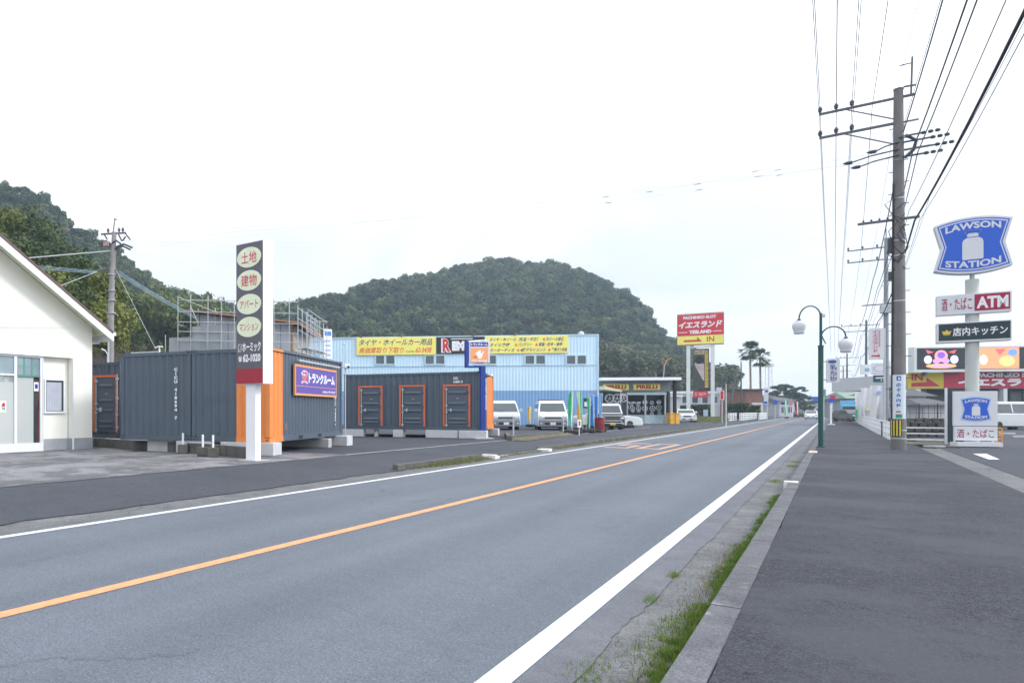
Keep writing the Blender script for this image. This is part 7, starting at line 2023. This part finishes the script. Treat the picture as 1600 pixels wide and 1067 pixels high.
for sgn in (-1, 1):
    MB().prism(ellipse(xm_+sgn*w_*0.36, z0_+h_*0.45, w_*0.11, h_*0.20, 14), -0.150, -0.141).build('pale_light', emi('led_pale', (0.6, 0.75, 0.95) if sgn < 0 else (0.6, 0.75, 0.95)), s1)
    MB().prism(sorted_poly([(xm_+sgn*w_*0.2, z0_+h_*0.8), (xm_+sgn*w_*0.42, z0_+h_*0.92), (xm_+sgn*w_*0.36, z0_+h_*0.74)]), -0.150, -0.141).build('red_light', emi('led_red', (0.9, 0.12, 0.15)), s1)
    MB().prism(ellipse(xm_+sgn*w_*0.13, z0_+h_*0.38, w_*0.10, h_*0.12, 12), -0.158, -0.1535).build('lilac_light', emi('led_lilac', (0.65, 0.3, 0.85)), s1)
MB().prism(ellipse(xm_, z0_+h_*0.15, w_*0.25, h_*0.05, 16), -0.156, -0.151).build('lilac_light', emi('led_lilac', (0.65, 0.3, 0.85)), s1)
x2_ = CXp(1527); w2_ = CXp(1590)-x2_
box_part('orange_light', emi('led_coral', (1.0, 0.32, 0.16)), s2, x2_, x2_+w2_, -0.150, -0.141, z0_+0.02, z1_-0.02)
MB().prism(ellipse(x2_+w2_*0.12, z0_+h_*0.42, w2_*0.10, h_*0.24, 16), -0.157, -0.151).build('peach_light', emi('led_peach', (1.0, 0.72, 0.62)), s2)
MB().prism(ellipse(x2_+w2_*0.70, z0_+h_*0.35, w2_*0.20, h_*0.25, 16), -0.157, -0.151).build('amber_light', emi('led_amber', (1.0, 0.55, 0.22)), s2)
MB().prism(ellipse(x2_+w2_*0.84, z0_+h_*0.75, w2_*0.12, h_*0.17, 16), -0.157, -0.151).build('blue_light', emi('led_blue', (0.15, 0.30, 0.95)), s2)
MB().prism([(x2_+w2_*0.4, z1_-h_*0.08), (x2_+w2_*0.68, z1_-h_*0.08), (x2_+w2_*0.52, z1_-h_*0.38)][::-1], -0.157, -0.151).build('red_light', emi('led_red', (0.9, 0.12, 0.15)), s2)
for px in (1447, 1575): box_part('bracket', m_steel, sc, CXp(px-2), CXp(px+2), 0.0, 0.3, z0_-0.6, z0_-0.252)
# small tiled roof houses and car port behind the fence
def house(lab, px0, px1, Z, py_eave, py_ridge, rz, depth, wall_m, roof_m, z=0.1, wins=(), name='house', flat=False, grp=None):
    o = DZ((px0+px1)/2, Z); k = Z/F; w_ = (px1-px0)*k/2; ze = zof(py_eave, Z)-z; zr_ = zof(py_ridge, Z)-z
    t = thing(name, lab, 'building', o, rz, z, grp)
    box_part('wall', wall_m, t, -w_, w_, 0, depth, 0, ze)
    if flat:
        box_part('roof', roof_m, t, -w_-0.2, w_+0.2, -0.4, depth+0.2, ze+.001, zr_)
    else:
        b = MB(); ov_ = 0.5
        b.add([(-w_-ov_, -ov_, ze-0.05), (w_+ov_, -ov_, ze-0.05), (w_+ov_, depth+ov_, ze-0.05), (-w_-ov_, depth+ov_, ze-0.05), (-w_-ov_+0.6, depth/2, zr_), (w_+ov_-0.6, depth/2, zr_)],
              [(3,2,1,0), (0,1,5,4), (2,3,4,5), (1,2,5), (3,0,4)])
        b.build('roof', roof_m, t)
    for (a, c, zb_, zt__) in wins:
        wi = box_part('window', m_frw, t, -w_+a*2*w_, -w_+c*2*w_, -0.05, 0.02, zb_, zt__)
        box_part('pane', m_wpane, wi, -w_+a*2*w_+0.06, -w_+c*2*w_-0.06, -0.06, -0.051, zb_+0.06, zt__-0.06)
    return t
m_tile = M('roof_tile_dark', (0.055, 0.06, 0.065), 0.6, 0.15, 2)
m_hw = M('house_white', (0.55, 0.56, 0.57), 0.7, 0.06, 0.6)
m_hb = M('house_beige', (0.42, 0.39, 0.35), 0.7, 0.08, 0.6)
m_hg = M('house_grey', (0.28, 0.30, 0.32), 0.7, 0.08, 0.6)
house('small dark tile roofed white house behind the mesh fence', 1420, 1444, 55, 618, 603, -0.3, 5, m_hw, m_tile, wins=((0.2, 0.5, 1.0, 2.0),))
house('lower dark roofed outbuilding left of the pale column', 1404, 1423, 60, 615, 603.5, -0.2, 5, m_hw, m_tile)
house('white gabled house peeping over the mesh fence', 1449, 1480, 48, 632, 622, -0.3, 4, m_hw, m_tile)
house('pale green roofed hall behind the white banners', 1330, 1372, 120, 622, 611, -0.3, 9, m_hg, M('roof_green', (0.20, 0.27, 0.23), 0.7, 0.1), wins=((0.1, 0.3, 1, 2.2), (0.5, 0.8, 1, 2.2)))
house('dim grey shop behind the parked dark cars', 1330, 1362, 150, 630, 622, -0.4, 9, m_hg, m_tile)
gb = thing('shed', 'dark shed right behind the nearest utility pole', 'shed', DZ(1384, 74), -0.6, 0.1)
box_part('wall', m_char, gb, -1.0, 0.8, 0, 2, 0, 1.9); box_part('roof', m_tile, gb, -1.1, 0.9, -0.1, 2.1, 1.901, 2.0)
# bush by the shed
bt = tree('shrub', 'green and yellow shrub above the dark shed left of the pole', 'shrub', DZ(1379, 70), 0.1, 4.0, 0.8, 2.2, lfs[1], 700, 0.18, 401, trunk_r=0.05, nb=3)

# ---------------------------------------------------------------- signs along the right pavement
def panel_sign(name, lab, px0, px1, py0, py1, Z, m, post_px=None, post_to=None, rz=RP*0.6, thick=0.12, round_=False, zb=0.11, postm=None):
    k = Z/F; o = DZ((px0+px1)/2, Z)
    t = thing(name, lab, 'sign', o, rz, zb)
    def lx(p): return loc(o, rz, p)
    def lz(p): return zof(p, Z) - zb
    x0, x1 = lx(px0), lx(px1); z0_, z1_ = lz(py1), lz(py0)
    if round_: pn = MB().prism(rrect(x0, x1, z0_, z1_, min(x1-x0, z1_-z0_)*0.12), -thick/2, thick/2).build('panel', m, t)
    else: pn = box_part('panel', m, t, x0, x1, -thick/2, thick/2, z0_, z1_)
    if post_px is not None: MB().tube([(lx(post_px), thick, 0), (lx(post_px), thick, lz(post_to) if post_to else z1_)], 0.06, 8).build('post', postm or m_galv, t)
    return t, pn, x0, x1, z0_, z1_
y_ = -0.075
t, pn, x0, x1, z0, z1 = panel_sign('hanging_sign', 'white rounded vertical sign with dark characters right of the street lamp', 1291.5, 1311.5, 560.5, 597.5, 30.5, m_sgw, round_=True)
text('栄光社', m_navy, pn, x0+(x1-x0)*0.22, x0+(x1-x0)*0.62, z0+0.06, z0+(z1-z0)*0.76, y_, bold=0.008, vertical=True)
MB().prism(ellipse(x0+(x1-x0)*0.40, z1-0.13, 0.15, 0.07, 16), y_-0.003, y_+0.01).build('emblem', m_adb, pn)
for k in range(3): box_part('small_print', M('print_grey', (0.25, 0.25, 0.3), 0.6, 0), pn, x1-0.16, x1-0.11, y_-0.002, y_+0.014, z0+0.1+k*0.22, z0+0.24+k*0.22)
MB().bar((x0-0.25, 0, z1-0.12), (x0, 0, z1-0.12), 0.03).build('bracket', m_steel, t); MB().bar((x0-0.25, 0, z0+0.12), (x0, 0, z0+0.12), 0.03).build('bracket', m_steel, t)
MB().tube([(x0-0.25, 0, 0), (x0-0.25, 0, z1)], 0.03, 8).build('post', m_lg, t)
t, pn, x0, x1, z0, z1 = panel_sign('hanging_sign', 'white vertical sign with red katakana and a red arrow beside the second pole', 1357.5, 1380.5, 513, 562, 48, m_sgw, post_px=1383, round_=True)
text('イエスランド', m_red, pn, x0+(x1-x0)*0.22, x0+(x1-x0)*0.60, z0+0.5, z1-0.12, y_, bold=0.02, vertical=True)
MB().prism([(x0+0.12, z0+0.22), (x0+0.5, z0+0.22), (x0+0.5, z0+0.13), (x1-0.2, z0+0.27), (x0+0.5, z0+0.41), (x0+0.5, z0+0.32), (x0+0.12, z0+0.32)], y_-0.003, y_+0.01).build('arrow', m_red, pn)
box_part('small_print', M('print_rose', (0.6, 0.3, 0.35), 0.6, 0), pn, x1-0.28, x1-0.20, y_-0.002, y_+0.014, z0+0.9, z1-0.15)
t, pn, x0, x1, z0, z1 = panel_sign('pole_panel_sign', 'pale car dealer sign with grey oval emblem below the red arrow sign', 1362, 1389, 567, 585, 66, m_sgw, post_px=1391)
b = MB(); q = ellipse((x0+x1)/2, (z0+z1)/2+0.05, 0.55, 0.34, 24); q2 = ellipse((x0+x1)/2, (z0+z1)/2+0.05, 0.47, 0.27, 24)
b.add([(a, y_, c) for a, c in q] + [(a, y_, c) for a, c in q2], [(i_, (i_+1) % 24, (i_+1) % 24+24, i_+24) for i_ in range(24)]); b.build('oval_ring', M('emblem_grey', (0.42, 0.45, 0.55), 0.5, 0), pn)
box_part('small_print', MATS['print_rose'], pn, x0+0.15, x1-0.15, y_-0.002, y_+0.014, z0+0.05, z0+0.11)
t, pn, x0, x1, z0, z1 = panel_sign('pole_panel_sign', 'smaller pale panel just left of the oval emblem sign', 1344.5, 1361, 569.5, 585, 68, m_sgw)
box_part('teal_print', M('print_teal', (0.2, 0.4, 0.45), 0.6, 0), pn, x1-0.5, x1-0.15, y_-0.002, y_+0.014, z0+0.3, z0+0.6)
MB().tube([(x0+0.5, 0.1, 0), (x0+0.5, 0.1, z1)], 0.05, 8).build('post', m_galv, t)
t, pn, x0, x1, z0, z1 = panel_sign('pole_panel_sign', 'dark teal name sign under the oval emblem sign', 1364.5, 1384, 586, 597, 64, M('panel_teal', (0.02, 0.10, 0.11), 0.5, 0.05), post_px=1386)
box_part('white_print', m_wh, pn, x0+0.15, x1-0.15, y_-0.002, y_+0.014, (z0+z1)/2, (z0+z1)/2+0.12); box_part('white_print', m_wh, pn, x0+0.5, x1-0.3, y_-0.002, y_+0.014, (z0+z1)/2-0.2, (z0+z1)/2-0.1)
t, pn, x0, x1, z0, z1 = panel_sign('road_sign', 'small blue square sign on a white post down the right pavement', 1295.5, 1302.5, 622, 629, 62, m_lb, post_px=None)
MB().tube([((x0+x1)/2, 0.1, 0), ((x0+x1)/2, 0.1, z1)], 0.075, 8).build('post', m_wh, t); box_part('foot', m_wh, t, (x0+x1)/2-0.22, (x0+x1)/2+0.22, -0.15, 0.3, 0, 0.12)
t, pn, x0, x1, z0, z1 = panel_sign('shop_sign', 'small red and white sign beyond the blue square sign', 1297, 1305, 617.5, 623.5, 90, m_pred, post_px=1301)
t, pn, x0, x1, z0, z1 = panel_sign('shop_sign', 'small grey green box sign behind the lamp post', 1285, 1290, 608, 619, 45, M('box_green_grey', (0.22, 0.30, 0.29), 0.6, 0.1), post_px=1287)
t, pn, x0, x1, z0, z1 = panel_sign('direction_sign', 'blue direction sign at the far road end left of the lamp post', 1269.5, 1279, 619.5, 626.5, 150, m_lb, post_px=1279, rz=RP)
# white banners behind the guard rail
wb = [(1333, 1349, 612, 664, 62, 0.10), (1346, 1362, 606, 667, 57, -0.04), (1359, 1379, 602, 668, 52, 0.05), (1341, 1355, 614, 662, 66, 0.02)]
m_wbn = M('banner_white', (0.70, 0.72, 0.74), 0.7, 0.05, 2)
labs = ('leftmost white banner with a green edge behind the guard rail', 'middle white banner with faint yellow print behind the guard rail', 'rightmost white banner with a pale blue mark behind the guard rail', 'farthest half hidden white banner behind the guard rail')
for i, (a, c, yt_, yb_, Z, ln) in enumerate(wb):
    o = DZ((a+c)/2, Z); t = thing('white_banner', labs[i], 'banner', o, RP*0.5, 0.11, 'white banners behind the guard rail')
    k = Z/F; w_ = (c-a)*k*0.82; z0_, z1_ = zof(yb_-6, Z)-0.11, zof(yt_, Z)-0.11
    n_, mm_ = 12, 8; vs = []
    for p_ in range(n_+1):
        f_ = p_/n_
        for q_ in range(mm_+1):
            u = q_/mm_; vs.append((w_/2 - u*w_*(1-0.25*(1-f_)) + ln*f_, 0.17*math.sin(u*9+f_*3+i*2)*(1.2-f_), z0_+(z1_-z0_)*f_ - 0.15*u*(1-f_)))
    cl = MB().add(vs, [(p_*(mm_+1)+q_, p_*(mm_+1)+q_+1, (p_+1)*(mm_+1)+q_+1, (p_+1)*(mm_+1)+q_) for p_ in range(n_) for q_ in range(mm_)]).build('cloth', m_wbn, t, smooth=True)
    MB().tube([(w_/2, 0, 0), (w_/2+ln, 0, z1_)], 0.02, 6).build('pole', m_galv, t)
    pm = (m_fg, MATS['crown_gold'], M('pale_blue_print', (0.3, 0.4, 0.8), 0.6, 0), m_fl)[i]
    hh_ = z1_-z0_
    if i == 0: box_part('edge_print', pm, t, -w_/2+0.1, -w_/2+0.25, -0.16, -0.15, z0_+hh_*0.1, z0_+hh_*0.4)
    elif i == 1: box_part('faint_print', M('faint_yellow', (0.72, 0.70, 0.45), 0.6, 0), t, -0.1, 0.25, -0.16, -0.15, z0_+hh_*0.35, z0_+hh_*0.45)
    else: MB().prism(ellipse(0.1, z0_+hh_*0.8, 0.14, 0.16, 14), -0.16, -0.15).build('mark_print', pm, t)

# ---------------------------------------------------------------- left side, far: buildings, hedges, fences, signs
lbld = [('long white two storey building with verandas behind the sign pillars', 1052, 1168, 125, 615, 611, m_hw, m_frw, True, 11),
        ('brown brick fronted building behind the palms', 1166, 1190, 112, 609.5, 607.5, M('brick_brown', (0.24, 0.12, 0.09), 0.8, 0.15, 2), m_tile, True, 8),
        ('pale shop with blue front under the far pines', 1219, 1240, 150, 626, 620, m_hw, m_tile, False, 8),
        ('grey roofed far building left of the direction sign', 1203, 1222, 160, 624, 617, m_hb, m_tile, False, 8),
        ('low far pale building near the road end', 1240, 1262, 185, 630, 625, m_hw, m_hg, True, 8),
        ('white building at the far road end', 1266, 1282, 260, 634, 629, m_hw, m_hg, True, 8),
        ('small wooden warehouse right of the tyre shop', 1050, 1062, 100, 620, 617, m_hw, m_frw, True, 6)]
for lab, a, c, Z, pe_, pr_, wm, rm_, fl, dp in lbld:
    wins = ()
    if a == 1052: wins = tuple((0.03+0.12*k, 0.11+0.12*k, zof(631, Z), zof(618, Z)-0.2) for k in range(8))
    elif c-a > 15: wins = ((0.1, 0.4, 0.8, 2.2), (0.55, 0.85, 0.8, 2.2))
    t = house(lab, a, c, Z, pe_, pr_, RP*0.25, dp, wm, rm_, wins=wins, flat=fl, z=0.1)
    if a == 1052:
        for k in range(9): box_part('veranda_post', m_frw, t, -6.6+k*1.65, -6.5+k*1.65, -0.5, -0.4, 0, zof(616, Z))
        for zz in (zof(633, Z), zof(631, Z)): box_part('veranda_rail', m_frw, t, -6.7, 6.7, -0.52, -0.42, zz, zz+0.07)
    if a == 1166: box_part('white_shutter', m_hw, t, -0.3, 1.3, -0.04, 0, 0.6, 2.6)
hd = [('dark clipped hedge behind the white fence panels', 1140, 1166, 105, 630, 645), ('dark hedge between the two sign pillars', 1082, 1110, 112, 632, 646), ('hedge left of the first sign pillar', 1062, 1072, 112, 634, 646), ('hedge below the brick fronted building', 1168, 1185, 108, 633, 646)]
for i, (lab, a, c, Z, yt_, yb_) in enumerate(hd):
    o = DZ((a+c)/2, Z); k = Z/F; w_ = (c-a)*k/2; zt__ = zof(yt_, Z)-0.1
    n = 1800; r_ = np.random.default_rng(500+i)
    P_ = np.stack([r_.uniform(-w_, w_, n), r_.uniform(-0.6, 0.6, n), r_.uniform(0, zt__, n)], 1)
    t1 = r_.normal(0, 1, (n, 3)); t1 /= np.linalg.norm(t1, axis=1, keepdims=True); t2 = np.cross(t1, r_.normal(0, 1, (n, 3))); t2 /= np.linalg.norm(t2, axis=1, keepdims=True)
    V = np.empty((n, 4, 3)); V[:, 0] = P_-t1*.15; V[:, 1] = P_-t2*.1; V[:, 2] = P_+t1*.15; V[:, 3] = P_+t2*.1
    me = bpy.data.meshes.new('hedge'); me.from_pydata(V.reshape(-1, 3).tolist(), [], np.arange(4*n).reshape(-1, 4).tolist()); me.materials.append(lfs[1])
    ob_ = link('hedge', me); ob_.location = (*o, 0.1); ob_.rotation_euler = (0, 0, RP*0.4); tag(ob_, lab, 'hedge')
pts = []
for k in range(7000):
    px = r.gauss(1108, 20); Z = r.gauss(88, 5); x_, y_ = DZ(px, Z)
    if not (1080 < px < 1138): continue
    pts.append((x_, y_, 0.13))
blades('grass_patch', m_weed, pts, 0.15, 0.6, 0.07, 'rough green grass around the feet of the sign pillars', 'grass', 0.7, 25)
fpan = [(1138, 1150, 84), (1156, 1183, 88), (1186, 1198, 96)]
for i, (a, c, Z) in enumerate(fpan):
    o = DZ(a, Z); t = thing('white_fence', ('short white rail fence panel left of the gap', 'longer white rail fence panel right of the gap', 'white fence piece before the brick fronted building')[i], 'fence', o, RF, 0.1, 'white rail fence panels on the far left pavement')
    xe_ = loc(o, RF, c); hz_ = 1.0
    nP_ = max(2, int(xe_/2.2)+1)
    for k in range(nP_): box_part('post', m_frw, t, xe_*k/(nP_-1)-0.06, xe_*k/(nP_-1)+0.06, -0.06, 0.06, 0, hz_)
    for z_ in (0.15, 0.42, 0.69, 0.94): box_part('rail', m_frw, t, 0.0, xe_, -0.09, -0.061, z_-0.06, z_+0.06)
y_ = -0.075
t, pn, x0, x1, z0, z1 = panel_sign('road_sign', 'red and white square sign on a post right of the sign pillars', 1125, 1131.5, 610, 624.5, 72, m_wh, post_px=1128, post_to=None, rz=RP)
box_part('red_field', m_red, pn, x0+0.05, x1-0.05, y_, y_+0.013, z0+0.06, z1-0.05)
t, pn, x0, x1, z0, z1 = panel_sign('shop_sign', 'tall white sign board with a blue mark on one post right of the palms', 1193.5, 1200.5, 606, 632, 98, m_sgw, post_px=1198.5, rz=RP)
box_part('blue_mark', m_lb, pn, x1-0.5, x1-0.1, y_, y_+0.013, z0+0.1, z0+0.45); box_part('faint_mark', m_adb, pn, x0+0.15, x0+0.5, y_, y_+0.013, z1-0.6, z1-0.3)
t, pn, x0, x1, z0, z1 = panel_sign('shop_sign', 'blue and white shop sign under the leftmost far pine', 1208, 1214, 625, 632, 110, m_lb, post_px=1211, rz=RP)
t, pn, x0, x1, z0, z1 = panel_sign('shop_sign', 'dark blue low sign strip on the far pale shop', 1220, 1231, 628.5, 632, 140, m_navy, post_px=1225, rz=RP)
t, pn, x0, x1, z0, z1 = panel_sign('shop_sign', 'pink red small far sign', 1233, 1238, 626, 633, 140, M('far_pink', (0.6, 0.2, 0.25), 0.5, 0), post_px=1235, rz=RP)
t, pn, x0, x1, z0, z1 = panel_sign('shop_sign', 'round white lamp sign above the long white building', 1119.5, 1128, 605, 613, 118, m_sgw, post_px=1123, rz=RP, round_=True)
t, pn, x0, x1, z0, z1 = panel_sign('shop_sign', 'small pale blue board on the grass between the sign pillars', 1099, 1106, 640, 650, 90, M('board_sky', (0.45, 0.60, 0.72), 0.5, 0.05), rz=RP)
MB().tube([(x0+0.1, 0, 0), (x0+0.1, 0, z0)], 0.03, 6).build('post', m_galv, t); MB().tube([(x1-0.1, 0, 0), (x1-0.1, 0, z0)], 0.03, 6).build('post', m_galv, t)
tw = thing('lattice_mast', 'very faint thin lattice mast in the haze right of the palms', 'mast', DZ(1201, 320), 0, 0)
zt__ = zof(568, 320)
for dx_, dy_ in ((-0.8, -0.8), (0.8, -0.8), (0.8, 0.8), (-0.8, 0.8)): MB().bar((dx_*1.4, dy_*1.4, 0), (dx_, dy_, zt__), 0.14).build('leg', m_galv, tw)
for k in range(9): MB().bar((-1, -0.9, zt__*k/9), (1, -0.9, zt__*(k+1)/9), 0.1).build('brace', m_galv, tw)
box_part('platform', m_galv, tw, -1.4, 1.4, -1.4, 1.4, zt__-1.5, zt__)
cr_ = thing('crane_arm', 'thin pale crane arm with an orange tip above the tyre shop roof', 'crane', DZ(1032, 105), 0, 0.1)
MB().bar((0, 0, 0), ((1038-1032)*105/F, 0, zof(572, 105)), 0.10).build('arm', m_galv, cr_); MB().bar(((1037-1032)*105/F, 0, zof(574, 105)), ((1044-1032)*105/F, 0, zof(562, 105)), 0.07).build('orange_tip', m_so, cr_)
MB().bar(((1038-1032)*105/F, 0, zof(566, 105)), ((1050-1032)*105/F, 0, zof(560, 105)), 0.06).build('cable_arm', m_so, cr_)
for i, (px, Z) in enumerate(((1229, 120), (1247, 140))):
    nobori(('small green and white flag far down the left pavement', 'small red and white flag far down the left pavement')[i], px, CY+ (H-0.1)*F/Z, CY-1.8*F/Z, (m_fg, m_pred)[i], m_fw, 5, 0, 30+i, lev=0.1)
# ================================================================ air
hz = MB().box(-320, 560, -110, 780, -1.2, 140).build('haze', None)
hm = bpy.data.materials.new('haze'); hm.use_nodes = True
t_ = hm.node_tree
for n_ in list(t_.nodes):
    if n_.type == 'BSDF_PRINCIPLED': t_.nodes.remove(n_)
pv = t_.nodes.new('ShaderNodeVolumePrincipled')
pv.inputs['Color'].default_value = (0.66, 0.83, 1.0, 1)
pv.inputs['Density'].default_value = 0.0006
pv.inputs['Anisotropy'].default_value = 0.3
t_.links.new(pv.outputs[0], [n_ for n_ in t_.nodes if n_.type == 'OUTPUT_MATERIAL'][0].inputs['Volume'])
hz.data.materials.clear(); hz.data.materials.append(hm)
tag(hz, 'thin pale haze in the air', 'haze', None, 'stuff')
